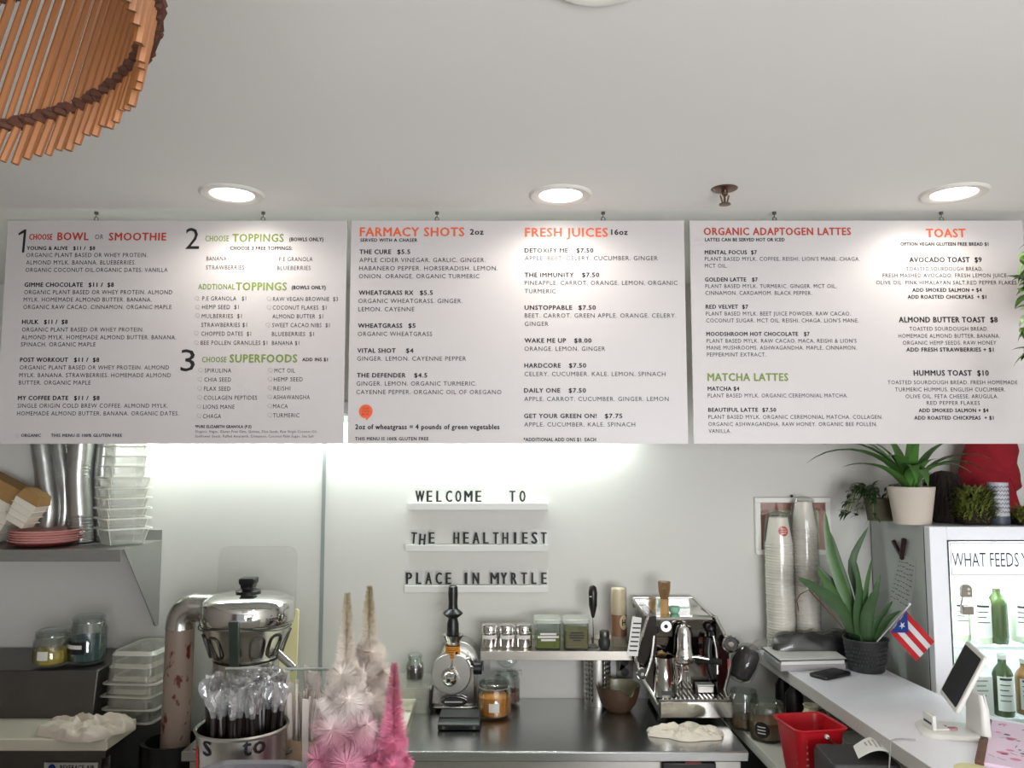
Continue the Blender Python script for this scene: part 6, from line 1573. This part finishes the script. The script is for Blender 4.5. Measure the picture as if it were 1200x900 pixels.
# ================================================================== GLASS DOOR FRIDGE
XF0, XF1, YFR, ZF = 1.556, 2.2, 3.06, 1.635
def fridge():
    t = thing('glass_door_fridge', 'white glass door drinks fridge at right with lettered header', 'fridge', (XF0, YFR, 0))
    w = XF1 - XF0; dp = D - .015 - YFR; th = .03
    mb = MB(); mb.box(0, th, .05, dp, .08, ZF); mb.box(w - th, w, .05, dp, .08, ZF); mb.box(th, w - th, .05, dp, ZF - th, ZF); mb.box(th, w - th, .05, dp, .08, .5); mb.build('cabinet', 'fridge', t)
    mb = MB(); mb.box(th, w - th, dp - .03, dp, .5, ZF - th); mb.box(th, th + .004, .06, dp - .03, .5, ZF - th); mb.box(w - th - .004, w - th, .06, dp - .03, .5, ZF - th); mb.build('lining', 'fridge_in', t)
    mb = MB()
    for bx in ((.002, .03, .1, ZF - .003), (w - .03, w - .002, .1, ZF - .003), (.03, w - .03, ZF - .031, ZF - .003), (.03, w - .03, .1, .5)): mb.box(bx[0], bx[1], .042, .05, bx[2], bx[3])
    mb.build('door_gasket', 'black', t)
    # door frame
    fl = at(1113, 700, YFR).x - XF0; zt_in = at(1150, 633, YFR).z; zb = .56
    mb = MB(); mb.box(0, fl, 0, .042, .1, ZF); mb.box(w - fl, w, 0, .042, .1, ZF); mb.box(fl, w - fl, 0, .042, zt_in, ZF); mb.box(fl, w - fl, 0, .042, .1, zb)
    df = mb.build('door_frame', 'fridge_white', t, bevel=.003)
    mb = MB(); mb.box(fl, fl + .008, .006, .02, zb, zt_in); mb.box(w - fl - .008, w - fl, .006, .02, zb, zt_in); mb.box(fl + .008, w - fl - .008, .006, .02, zt_in - .006, zt_in)
    mb.build('inner_seal', 'charcoal', df)
    zh = at(1150, 675.5, YFR).z
    MB().box(fl + .008, w - fl - .008, .014, .02, zb, zh).build('glass_pane', 'glass_pane', df)
    hd = MB().box(fl + .012, w - fl - .012, .010, .022, zh, zt_in - .008).build('header_sign', 'header_glow', df)
    mb = MB(); zb_ = at(1150, 664.5, YFR).z; zt_ = at(1150, 648, YFR).z
    x0 = at(1117.5, 655, YFR).x - XF0
    xe = at(1195.5, 655, YFR).x - XF0; xy = at(1198.8, 655, YFR).x - XF0
    put_text(mb, 'WHAT FEEDS', x0, xe, zb_, zt_ - zb_, 0, -.006, 1.0, org=(0, .0095, 0)); put_text(mb, 'Y', xy, xy + (xe - x0) * .095, zb_, zt_ - zb_, 0, -.006, 1.0, org=(0, .0095, 0))
    mb.build('header_lettering', 'ink', hd, flat=True, rec=False)
    mb = MB(); a0, a1, b0, b1 = fl + .016, w - fl - .016, zh + .004, zt_in - .012
    for bx in ((a0, a1, b0, b0 + .002), (a0, a1, b1 - .002, b1), (a0, a0 + .002, b0, b1), (a1 - .002, a1, b0, b1)): mb.box(bx[0], bx[1], .0088, .0098, bx[2], bx[3])
    mb.build('header_outline', 'ink_pale', hd, flat=True)
    mb = MB(); mb.box(w - .05, w - .03, -.05, -.03, .8, 1.2); mb.box(w - .05, w - .03, -.03, 0, .8, .83); mb.box(w - .05, w - .03, -.03, 0, 1.17, 1.2); mb.build('door_handle', 'steel', df, bevel=.004)
    # light strips
    for x in (.036, w - .048):
        MB().box(x, x + .012, .062, .074, .52, ZF - .12).build('light_strip', 'fridge_light', t)
    MB().box(.04, w - .04, .07, .09, ZF - .05, ZF - .035).build('light_strip', 'fridge_light', t)
    d = bpy.data.lights.new('lamp', 'AREA'); d.shape = 'RECTANGLE'; d.size = .5; d.size_y = .06; d.energy = FRIDGE_W; d.color = (.93, 1, 1)
    l = bpy.data.objects.new('lamp', d); COL.objects.link(l); l.parent = t; l.location = (w / 2, .11, ZF - .06); l.rotation_euler = (R(-20), 0, 0)
    zs = [at(1160, 754, YFR + .12).z, at(1160, 838, YFR + .12).z, .62, ]
    for z in zs:
        s = MB()
        s.box(.036, w - .036, .075, .082, z - .014, z); s.box(.036, w - .036, dp - .04, dp - .034, z - .010, z - .002)
        for i in range(22):
            x = .045 + (w - .09) * i / 21; s.cyl((x, .08, z - .004), (x, dp - .035, z - .004), .0022, n=6)
        s.build('wire_shelf', 'fridge_white', t)
    # latch on the door edge
    hk = MB(); xk = at(1132, 700, YFR).x - XF0; z0, z1 = at(1132, 720, YFR).z, at(1132, 685, YFR).z
    hk.prism([(xk - .02, -.012, z1 - .045), (xk + .02, -.012, z1 - .045), (xk + .018, -.012, z1 - .008), (xk + .008, -.012, z1), (xk - .012, -.012, z1), (xk - .02, -.012, z1 - .012)], (0, .02, 0)); hk.box(xk - .018, xk + .022, -.010, .013, z0, z0 + .03); hk.tube([(xk - .018, -.01, z1 - .045), (xk - .026, -.012, z1 - .07), (xk - .01, -.01, z0 + .02)], .004, 6)
    h = hk.build('door_lock', 'lock_tan', df, bevel=.002)
    hk = MB()
    for z in (z1 - .015, z1 - .03): hk.cyl((xk + .004, -.0125, z), (xk + .004, -.014, z), .005, n=12)
    hk.build('lock_screw', 'label', h)
    for x in (.05, w - .05):
        for y in (.1, dp - .06): MB().cyl((x, y, 0), (x, y, .08), .025, n=12).build('foot', 'black', t)
    return t, w, dp, zs, fl
ft, fw_, fdp, fzs, ffl = fridge()
def bottle(label, u, Yb, zbase, h, r, body, lab_m, neck=True, lab_lines=4, shape='bottle'):
    x = at(u, 740, Yb).x
    t = thing('drink_bottle' if shape == 'bottle' else 'drink_carton', label, 'bottle' if shape == 'bottle' else 'carton', (x, Yb, zbase + .0006), 0, 'drinks in the glass door fridge')
    if shape == 'bottle':
        MB().lathe([(0, 0), (r * .95, 0), (r, .006), (r, h * .68), (r * .8, h * .76), (r * .42, h * .84), (r * .4, h * .93), (0, h * .93)], 24).build('bottle_body', body, t)
        MB().lathe([(r * .46, h * .92), (r * .46, h), (0, h)], 20).build('cap', 'label', t)
        n = 10; a0, a1 = R(-150), R(-30); mb = MB(); rr = r + .0012
        pa = [a0 + (a1 - a0) * i / n for i in range(n + 1)]
        mb.strip([(rr * math.cos(a), rr * math.sin(a), h * .1) for a in pa], [(rr * math.cos(a), rr * math.sin(a), h * .66) for a in pa]); l = mb.build('paper_label', lab_m, t)
        mb = MB(); rr += .0008
        for j in range(lab_lines):
            z = h * (.60 - .085 * j); b1 = a0 + .25 + (1.2 - .2 * (j % 3)); pb = [a0 + .25 + (b1 - a0 - .25) * i / 6 for i in range(7)]; hh = .008 if j == 0 else .0035
            mb.strip([(rr * math.cos(a), rr * math.sin(a), z) for a in pb], [(rr * math.cos(a), rr * math.sin(a), z + hh) for a in pb])
        mb.build('label_print', 'ink', l, flat=True)
    else:
        mb = MB(); mb.box(-r, r, -r, r, 0, h * .8); mb.prism([(-r, -r, h * .8), (r, -r, h * .8), (r, 0, h), (-r, 0, h)], (0, .002, 0)); mb.prism([(-r, r, h * .8), (r, r, h * .8), (r, 0.002, h), (-r, 0.002, h)], (0, -.002, 0)); mb.build('carton_body', lab_m, t, bevel=.002)
        mb = MB()
        for j in range(lab_lines): z = h * (.7 - .1 * j); mb.box(-r * .7, r * (.5 - .2 * (j % 2)), -r - .0008, -r - .0002, z, z + .006)
        mb.build('carton_print', 'ink_pale', t, flat=True)
Yb = YFR + .14
z1 = fzs[0]
hA = at(1160, 682, Yb).z - z1
bottle('pale bottle with white label left on the upper fridge shelf', 1126, Yb + .05, z1, hA * .95, .034, 'bottle_pale', 'paper')
bottle('pale bottle with large white label in the middle of the upper fridge shelf', 1150, Yb, z1, hA * 1.0, .037, 'bottle_pale', 'paper')
bottle('dark green bottle on the upper fridge shelf', 1170, Yb - .01, z1, hA * .98, .034, 'bottle_green', 'bottle_green', lab_lines=0)
bottle('pale bottle at the right end of the upper fridge shelf', 1197, Yb + .02, z1, hA * .95, .035, 'bottle_pale', 'paper')
z2 = fzs[1]; hB2 = at(1170, 765, Yb).z - z2
bottle('white carton leaning left on the lower fridge shelf', 1143, Yb, z2, hB2 * .8, .036, None, 'paper', shape='carton')
bottle('green bottle with white printed label on the lower fridge shelf', 1172, Yb - .02, z2, hB2, .036, 'bottle_green', 'paper', lab_lines=5)
bottle('amber bottle with white label at the right of the lower fridge shelf', 1198, Yb, z2, hB2 * .9, .035, 'bottle_amber', 'paper')
bottle('pale bottle behind the tablet on the lower fridge shelf', 1122, Yb + .06, z2, hB2 * .9, .034, 'bottle_pale', 'paper')
# clip and note on the fridge side
sy = lambda u: XF0 * 1.0 / ((u - 600) / FPX) * 1.0
def side(u, v):
    d = ray(u, v); return d * ((XF0 - .0016) / d.x) + Vector((0, 0, CZ))
na, nb, nc, nd = side(1054, 650), side(1074, 656), side(1067, 724), side(1040, 706)
c_ = (na + nb + nc + nd) / 4
t = thing('paper_note', 'handwritten white note clipped to the side of the fridge', 'note', (XF0 - .0016, c_.y, min(nc.z, nd.z)))
o_ = Vector((XF0 - .0016, c_.y, min(nc.z, nd.z)))
mb = MB(); mb.prism([na - o_, nb - o_, nc - o_, nd - o_], (-.0008, 0, 0)); mb.build('sheet', 'note_paper', t)
mb = MB(); rnd = random.Random(4)
for i in range(9):
    f = .12 + .09 * i
    a = na.lerp(nd, f) - o_; b = nb.lerp(nc, f) - o_; s = .08
    while s < .85:
        e = s + rnd.uniform(.05, .16); dz = rnd.uniform(-.003, .003)
        pa, pb = a.lerp(b, s), a.lerp(b, min(e, .92))
        up = Vector((0, 0, .003)); mb.poly([pa + Vector((-.0012, 0, dz)), pb + Vector((-.0012, 0, dz)), pb + up + Vector((-.0012, 0, dz)), pa + up + Vector((-.0012, 0, dz))]); s = e + .05
mb.build('handwriting', 'ink', t, flat=True)
ka, kb_, kc = side(1051, 634), side(1063, 632), side(1060, 655)
t = thing('magnetic_clip', 'dark red magnetic clip holding the note on the fridge side', 'clip', (XF0 - .0030, kc.y, kc.z))
o_ = Vector((XF0 - .0030, kc.y, kc.z))
mb = MB(); mb.tube([ka - o_ + Vector((-.014, 0, 0)), kc - o_ + Vector((-.008, 0, 0))], [.009, .007], 10); mb.build('clip_arm', 'clip_red', t)
mb = MB(); mb.tube([kb_ - o_ + Vector((-.012, 0, 0)), kc - o_ + Vector((-.008, 0.01, .0))], [.010, .008], 10); mb.build('clip_arm', 'clip_red', t)
# ================================================================== PLANTS ON THE FRIDGE
ZFT = ZF + .0006
def top_at(u, Y): return at(u, 605, Y).x
YP = YFR + .13
xp = top_at(1069, YP); hpot = at(1069, 571, YP - .06).z - ZF
rt, rbm = (at(1095, 573, YP).x - at(1043, 573, YP).x) / 2, (at(1090, 608, YP).x - at(1050, 608, YP).x) / 2
t = thing('potted_plant', 'striped leaf plant in a white tapered pot on the fridge', 'plant', (xp, YP, ZFT))
MB().lathe([(0, 0), (rbm, 0), (rt, hpot), (rt - .006, hpot), (rt - .012, hpot - .025), (0, hpot - .025)], 40).build('pot', 'terracotta_white', t)
MB().lathe([(0, hpot - .01), (rt * .88, hpot - .018)], 28).build('soil', 'soil', t)
random.seed(31)
for (az, L_, w_, rise, dr) in ((180, .46, .05, 62, 105), (192, .31, .046, 50, 72), (168, .40, .04, 72, 95), (250, .26, .05, 88, 175), (262, .24, .05, 80, 165), (225, .28, .04, 80, 110), (-10, .34, .04, 66, 95), (-25, .30, .046, 70, 120), (-50, .26, .036, 72, 120), (20, .33, .034, 75, 80), (60, .3, .034, 82, 50), (100, .3, .034, 80, 50), (140, .34, .034, 74, 70), (-75, .2, .03, 82, 90), (-100, .26, .03, 85, 60), (0, .26, .024, 84, 70), (185, .24, .024, 82, 60)):
    w_ *= 1.35; mb = MB(); mb.leaf((.02 * math.cos(R(az)), .02 * math.sin(R(az)), hpot - .012), R(az), L_, w_, rise, dr, 10, .3, .6); mb.build('leaf', 'leaf_stripe', t)

# small leafy trailing plant left of the pot
def leafy(mb, base, n, spread, zlo, zhi, lw, ll, rnd, ctr=(0, 0)):
    for i in range(n):
        a = rnd.uniform(0, 6.2832); r = spread * math.sqrt(rnd.random())
        mb.leaf((base[0] + r * math.cos(a) * ctr[0], base[1] + r * math.sin(a) * ctr[1], rnd.uniform(zlo, zhi)), a + rnd.uniform(-.6, .6), ll * rnd.uniform(.6, 1.2), lw * rnd.uniform(.7, 1.2), rnd.uniform(-30, 60), rnd.uniform(20, 90), 4, .25, .7)
rnd = random.Random(5)
YV = YFR + .30
xv = top_at(1032, YV)
t = thing('trailing_plant', 'trailing plant with drooping leaves left of the white pot on the fridge', 'plant', (xv, YV, ZFT))
MB().lathe([(0, 0), (.05, 0), (.062, .09), (.056, .09), (.05, .075), (0, .075)], 28).build('pot', 'leaf_olive_pot', t)
mb = MB(); vs_ = MB()
for i in range(16):
    a = rnd.uniform(0, 6.2832); L_ = rnd.uniform(.08, .13); pts = []
    for j in range(8):
        f = j / 7; rr = .03 + L_ * f; z = .085 + .10 * math.sin(f * 2.2) * rnd.uniform(.8, 1.1) - .13 * f * f
        pts.append((rr * math.cos(a + .2 * f), min(.14, rr * math.sin(a + .2 * f)), max(.006, z)))
    vs_.tube(pts, .0016, 5)
    for j in range(1, 8):
        for s in (-1, 1): mb.leaf(pts[j], a + s * rnd.uniform(.5, 1.3), rnd.uniform(.03, .055), rnd.uniform(.012, .02), rnd.uniform(-30, 40), 60, 4, .2, .7)
vs_.build('stems', 'leaf_olive', t); mb.build('leaves', 'leaf_dark', t)
# dark coir root basket
YC2 = YFR + .2
xc = top_at(1107, YC2)
t = thing('coir_basket', 'dark shaggy coir root clump right of the white pot', 'plant', (xc, YC2, ZFT))
mb = MB(); mb.lathe([(0, 0), (.045, 0), (.055, .03), (.058, .12), (.05, .18), (.03, .2), (0, .205)], 26)
for v_ in mb.bm.verts: v_.co += Vector((noise.noise(v_.co * 26), noise.noise(v_.co * 26 + Vector((4, 0, 0))), 0)) * .014; v_.co.z = max(0, v_.co.z)
mb.build('coir_body', 'coir', t)
mb = MB()
for i in range(420):
    a = rnd.uniform(0, 6.2832); z = rnd.uniform(.05, .2); r0 = .052; L_ = rnd.uniform(.03, .09)
    p0 = Vector((r0 * math.cos(a), r0 * math.sin(a), z)); p1 = p0 + Vector((math.cos(a) * .018, math.sin(a) * .018, -L_ * .4)); p2 = p1 + Vector((math.cos(a + .4) * .006, math.sin(a + .4) * .006, -L_ * .6)); p2.z = max(.002, p2.z); p1.z = max(.002, p1.z)
    mb.tube([p0, p1, p2], [.0012, .001, .0006], 3)
mb.build('root_strands', 'coir', t)
# fuzzy green plant and patterned pot
def fuzzy(label, u, Y, w, d, h, m, n, name='bushy_plant'):
    t = thing(name, label, 'plant', (top_at(u, Y), Y, ZFT))
    rr = lambda a, b, z: ring_at(rrect(a, b, min(a, b) * .3, 4), z)
    MB().loft([rr(w * .7, d * .7, 0), rr(w * .8, d * .8, h * .3)]).build('root_tray', 'soil', t)
    mb = MB()
    for i in range(n):
        x, y = rnd.uniform(-.5, .5) * w * .85, rnd.uniform(-.5, .5) * d * .85; z = rnd.uniform(.1, .75) * h; a = math.atan2(y, x) + rnd.uniform(-1, 1)
        L_ = min(rnd.uniform(.02, .05), h * .45)
        mb.leaf((x, y, z), a, L_, rnd.uniform(.004, .010), rnd.uniform(0, 80), 60, 3, .2, .7)
    mb.build('foliage', m, t)
fuzzy('fuzzy olive green plant right of the dark coir clump', 1140, YFR + .12, .15, .13, at(1140, 563, YFR + .1).z - ZF, 'leaf_olive', 1300)
xq = top_at(1171, YFR + .11); hq = at(1171, 566, YFR + .06).z - ZF; rq = (at(1182, 580, YFR + .11).x - at(1160, 580, YFR + .11).x) / 2
t = thing('patterned_pot', 'cylindrical white pot with dark wavy lines on the fridge', 'pot', (xq, YFR + .11, ZFT))
MB().lathe([(0, 0), (rq, 0), (rq, hq), (rq - .005, hq), (rq - .005, .01), (0, .01)], 36).build('pot_body', 'pot_white', t)
for j in range(7):
    mb = MB(); z = hq * (.30 + .1 * j); mb.tube([((rq + .0006) * math.cos(R(a)), (rq + .0006) * math.sin(R(a)), z + .0035 * (1 if (k % 2) else -1)) for k, a in enumerate(range(-180, 181, 9))], .0014, 4); mb.build('wavy_line', 'pot_blue', t)
MB().lathe([(rq + .001, .0), (rq + .0012, hq * .2), (rq, hq * .2)], 36).build('dark_band', 'pot_blue', t)
# red cloth bag at the back
t = thing('red_cloth_bag', 'crumpled red cloth bag behind the plants on the fridge', 'bag', (top_at(1161, YFR + .36), YFR + .36, ZFT))
mb = MB(); Yr = YFR + .36; px_ = lambda u, v: (at(u, v, Yr).x - t.location.x, at(u, v, Yr).z - ZFT)
out = [(1130, 609), (1127, 585), (1124, 560), (1127, 540), (1132, 525), (1138, 500), (1160, 490), (1185, 500), (1190, 522), (1186, 540), (1191, 556), (1194, 572), (1186, 578), (1184, 590), (1192, 604), (1190, 609)]
pts = [px_(u, v) for u, v in out]; cx_, cz_ = sum(p_[0] for p_ in pts) / len(pts), sum(p_[1] for p_ in pts) / len(pts)
rings = []
fine = []
for i in range(len(pts)):
    a, b = pts[i], pts[(i + 1) % len(pts)]
    for k in range(4): fine.append((a[0] + (b[0] - a[0]) * k / 4, a[1] + (b[1] - a[1]) * k / 4))
for sc, yy in ((.12, -.085), (.5, -.075), (.8, -.055), (.96, -.025), (1.0, 0), (.96, .025), (.8, .05), (.4, .06)):
    rings.append([(cx_ + (x - cx_) * sc, yy + .012 * noise.noise(Vector((x * 16, z * 16, yy * 5))), max(.0005, cz_ + (z - cz_) * sc) if sc < 1 else max(.0005, z)) for x, z in fine])
mb.loft(rings).build('cloth_body', 'red_cloth', t, angle=60)
mb = MB(); a, b = px_(1150, 492), px_(1172, 492); mb.tube([(a[0], 0, a[1]), (a[0] + .01, 0, a[1] + .08), ((a[0] + b[0]) / 2, 0, a[1] + .12), (b[0] - .01, 0, b[1] + .08), (b[0], 0, b[1])], .006, 8); mb.build('cloth_strap', 'red_cloth', t)
fuzzy('low mossy green plant at the right edge of the fridge top', 1196, YFR + .1, .07, .1, at(1196, 590, YFR + .1).z - ZF, 'leaf_olive', 260)
# ================================================================== HANGING VINE at the right edge
t = thing('hanging_plant', 'hanging green vine at the right edge in front of the menu board', 'plant', (1.585, 2.22, 2.28))
MB().lathe([(0, 0), (.05, .002), (.085, .05), (.095, .12), (.09, .125), (.08, .1), (0, .1)], 28).build('pot', 'terracotta_white', t)
mb = MB()
for a in (0, 2.1, 4.2): mb.tube([(.09 * math.cos(a), .09 * math.sin(a), .12), (0, 0, .34), (0, 0, H - 2.28 - .004)], .0016, 5)
mb.build('cords', 'wire_gold', t)
vn = MB(); lf = MB(); rnd = random.Random(12)
vines = [[(1.55, 2.50), (1.505, 2.49), (1.475, 2.44), (1.470, 2.40), (1.48, 2.37)], [(1.55, 2.44), (1.50, 2.42), (1.472, 2.36), (1.466, 2.30), (1.472, 2.25)], [(1.55, 2.42), (1.51, 2.40), (1.49, 2.33), (1.485, 2.26), (1.49, 2.19)], [(1.56, 2.42), (1.53, 2.38), (1.51, 2.3), (1.505, 2.2), (1.51, 2.08), (1.51, 2.0)], [(1.56, 2.42), (1.55, 2.34), (1.54, 2.22), (1.53, 2.1)]]
for pts in vines:
    P3 = [(x - 1.62, rnd.uniform(-.03, .03), z - 2.28) for x, z in pts]; P3[0] = (-.075, P3[0][1], .125); vn.tube(P3, .002, 6)
    for (a, b) in zip(P3[1:], P3[2:] + [P3[-1]]):
        for k in range(3):
            q = Vector(a).lerp(Vector(b), k / 3); lf.leaf(q, rnd.uniform(2.2, 4.1), rnd.uniform(.04, .07), rnd.uniform(.032, .046), rnd.uniform(-60, 30), rnd.uniform(20, 70), 5, .2, .65)
vn.build('stems', 'leaf', t); lf.build('leaves', 'leaf_vine', t)
# ================================================================== TABLET STAND, reader, cable, pink board
base = on(1108, 858, ZC)
t = thing('tablet_stand', 'white point of sale tablet stand on the counter', 'tablet stand', (base.x, base.y, ZC))
ob = Vector((base.x, base.y, ZC)); yaw = R(-17)
lat = Vector((-.3, -.954, 0)).normalized(); fwd = Vector((-lat.y, lat.x, 0)) * -1   # fwd: the way the screen faces (left)
fwd = Vector((-.954, .3, 0))
tilt = R(27); upv = (Vector((0, 0, 1)) * math.cos(tilt) - fwd * math.sin(tilt)).normalized(); nrm = lat.cross(upv).normalized()
if nrm.dot(fwd) < 0: nrm = -nrm
Ac = at(1133, 743, 2.56) - ob; Dc = at(1100, 816, 2.56) - ob
Lh = .185; Lw = .225
ctr = at(1126, 791, 2.50) - ob
def slab(mb, w, h, r_, d0, d1, oc=None):
    o2 = rrect(w, h, r_, 5); c0_ = oc or ctr
    mb.loft([[c0_ + lat * x + upv * y + nrm * d0 for x, y in o2], [c0_ + lat * x + upv * y + nrm * d1 for x, y in o2]])
    return mb
tb = slab(MB(), Lw, Lh, .014, -.012, 0).build('tablet_case', 'white', t, bevel=.003)
slab(MB(), Lw - .030, Lh - .026, .006, .0, .0012).build('screen', 'screen', tb)
bo = [(x, y) for x, y in rrect(.19, .15, .03, 5, .02, 0)]
rot = lambda x, y: (x * math.cos(yaw) - y * math.sin(yaw), x * math.sin(yaw) + y * math.cos(yaw))
mb = MB(); mb.loft([[(*rot(x, y), 0) for x, y in bo], [(*rot(x, y), .006) for x, y in bo], [(*rot(x * .92, y * .92), .012) for x, y in bo]]); mb.build('base_plate', 'white', t)
pq = on(1147, 862, ZC) - ob
mb = MB(); mb.loft([[(pq.x + x, pq.y + y, .008) for x, y in rrect(.03, .10, .012, 4)], [(pq.x + x, pq.y + y, ctr.z - .085) for x, y in rrect(.026, .09, .011, 4)], [(pq.x - .004 + x, pq.y + y, ctr.z - .045) for x, y in rrect(.02, .08, .011, 4)]]); mb.build('stand_leg', 'white', t)
mb = MB(); mb.box(-.052, -.040, -.03, .03, .012, .055); mb.box(-.05, .0, -.028, .028, .012, .018); rd = mb.build('card_reader', 'white', t, bevel=.003)
MB().box(-.0535, -.0515, -.022, .022, .028, .034).build('card_slot', 'black', rd)
MB().loft([ring_at(rrect(.03, .02, .009, 4, .015, -.012), .0125), ring_at(rrect(.028, .018, .008, 4, .015, -.012), .017)]).build('pink_button', 'pink_dark', t)
MB().box(-.02, .01, .012, .02, .0122, .0145).build('gold_contact', 'brass', t)
# cable
q = lambda u, v, dz=.003: on(u, v, ZC + dz)
mb = MB(); c0_ = q(1120, 892)
edge = Vector((1.111, on(1062, 868, ZC).y, ZC + .004))
pts = [q(1073, 867) + Vector((0, 0, 0)), q(1055, 866), Vector((1.118, edge.y, ZC + .004)), Vector((1.100, edge.y - .005, ZC + .002)), Vector((1.088, edge.y - .02, ZC - .05)), Vector((1.075, edge.y - .03, ZC - .12)), Vector((1.06, edge.y - .04, ZL + .01)), Vector((1.05, edge.y - .05, ZL + .004))]
solo(MB().tube([p_ - pts[0] for p_ in pts], .0022, 8), 'power_cable', 'cable_grey', 'thin grey cable from the tablet stand over the counter edge', 'cable', pts[0])
# pink patterned board in a wooden tray at the corner
pa, pb2 = on(1152, 850, ZC), on(1200, 845, ZC)
t = thing('patterned_board', 'pale pink patterned card with a brown wooden side at lower right', 'card', (on(1153, 846, ZC).x, on(1153, 846, ZC).y, ZC), R(-33))
mb = MB(); mb.box(0, .022, -.42, 0, 0, .012); mb.build('wooden_side', 'brown_wood', t, bevel=.002)
mb = MB(); mb.box(.022, .4, -.42, .0, 0, .010); cd_ = mb.build('pink_card', 'pink_pale', t, bevel=.001)
mk = MB(); rnd = random.Random(8)
for i in range(90):
    x, y = rnd.uniform(.03, .39), rnd.uniform(-.41, -.01); s = rnd.uniform(.005, .012); k = rnd.random()
    if k < .35:
        mp = MB(); mp.poly([(x + s * 1.3 * math.cos(R(a)), y + s * math.sin(R(a)), .0104) for a in range(0, 360, 30)]); mp.build('pink_motif', 'pink', cd_, flat=True)
    elif k < .6: an = rnd.uniform(0, 3.1); mk.poly([(x + s * 1.5 * math.cos(an) - .001 * math.sin(an), y + s * 1.5 * math.sin(an) + .001 * math.cos(an), .0104), (x - s * 1.5 * math.cos(an) - .001 * math.sin(an), y - s * 1.5 * math.sin(an) + .001 * math.cos(an), .0104), (x - s * 1.5 * math.cos(an) + .001 * math.sin(an), y - s * 1.5 * math.sin(an) - .001 * math.cos(an), .0104), (x + s * 1.5 * math.cos(an) + .001 * math.sin(an), y + s * 1.5 * math.sin(an) - .001 * math.cos(an), .0104)])
    elif k < .85: mk.poly([(x + s * .35 * math.cos(R(a)), y + s * .35 * math.sin(R(a)), .0104) for a in range(0, 360, 40)])
    else:
        an = rnd.uniform(0, 6.2)
        mk.poly([(x + s * .9 * math.cos(R(a) + an) * (1 + .3 * math.cos(R(a))), y + s * .6 * math.sin(R(a) + an), .0104) for a in range(0, 360, 40)])
mk.build('dark_motifs', 'ink', cd_, flat=True)
# cream disc by the corner
p_ = on(1140, 902, ZC)
solo(MB().lathe([(0, .003), (.04, .003), (.044, .002), (.045, 0), (0, 0)], 36), 'coaster', 'cream', 'cream round coaster at the bottom edge of the counter', 'coaster', (p_.x, p_.y, ZC))
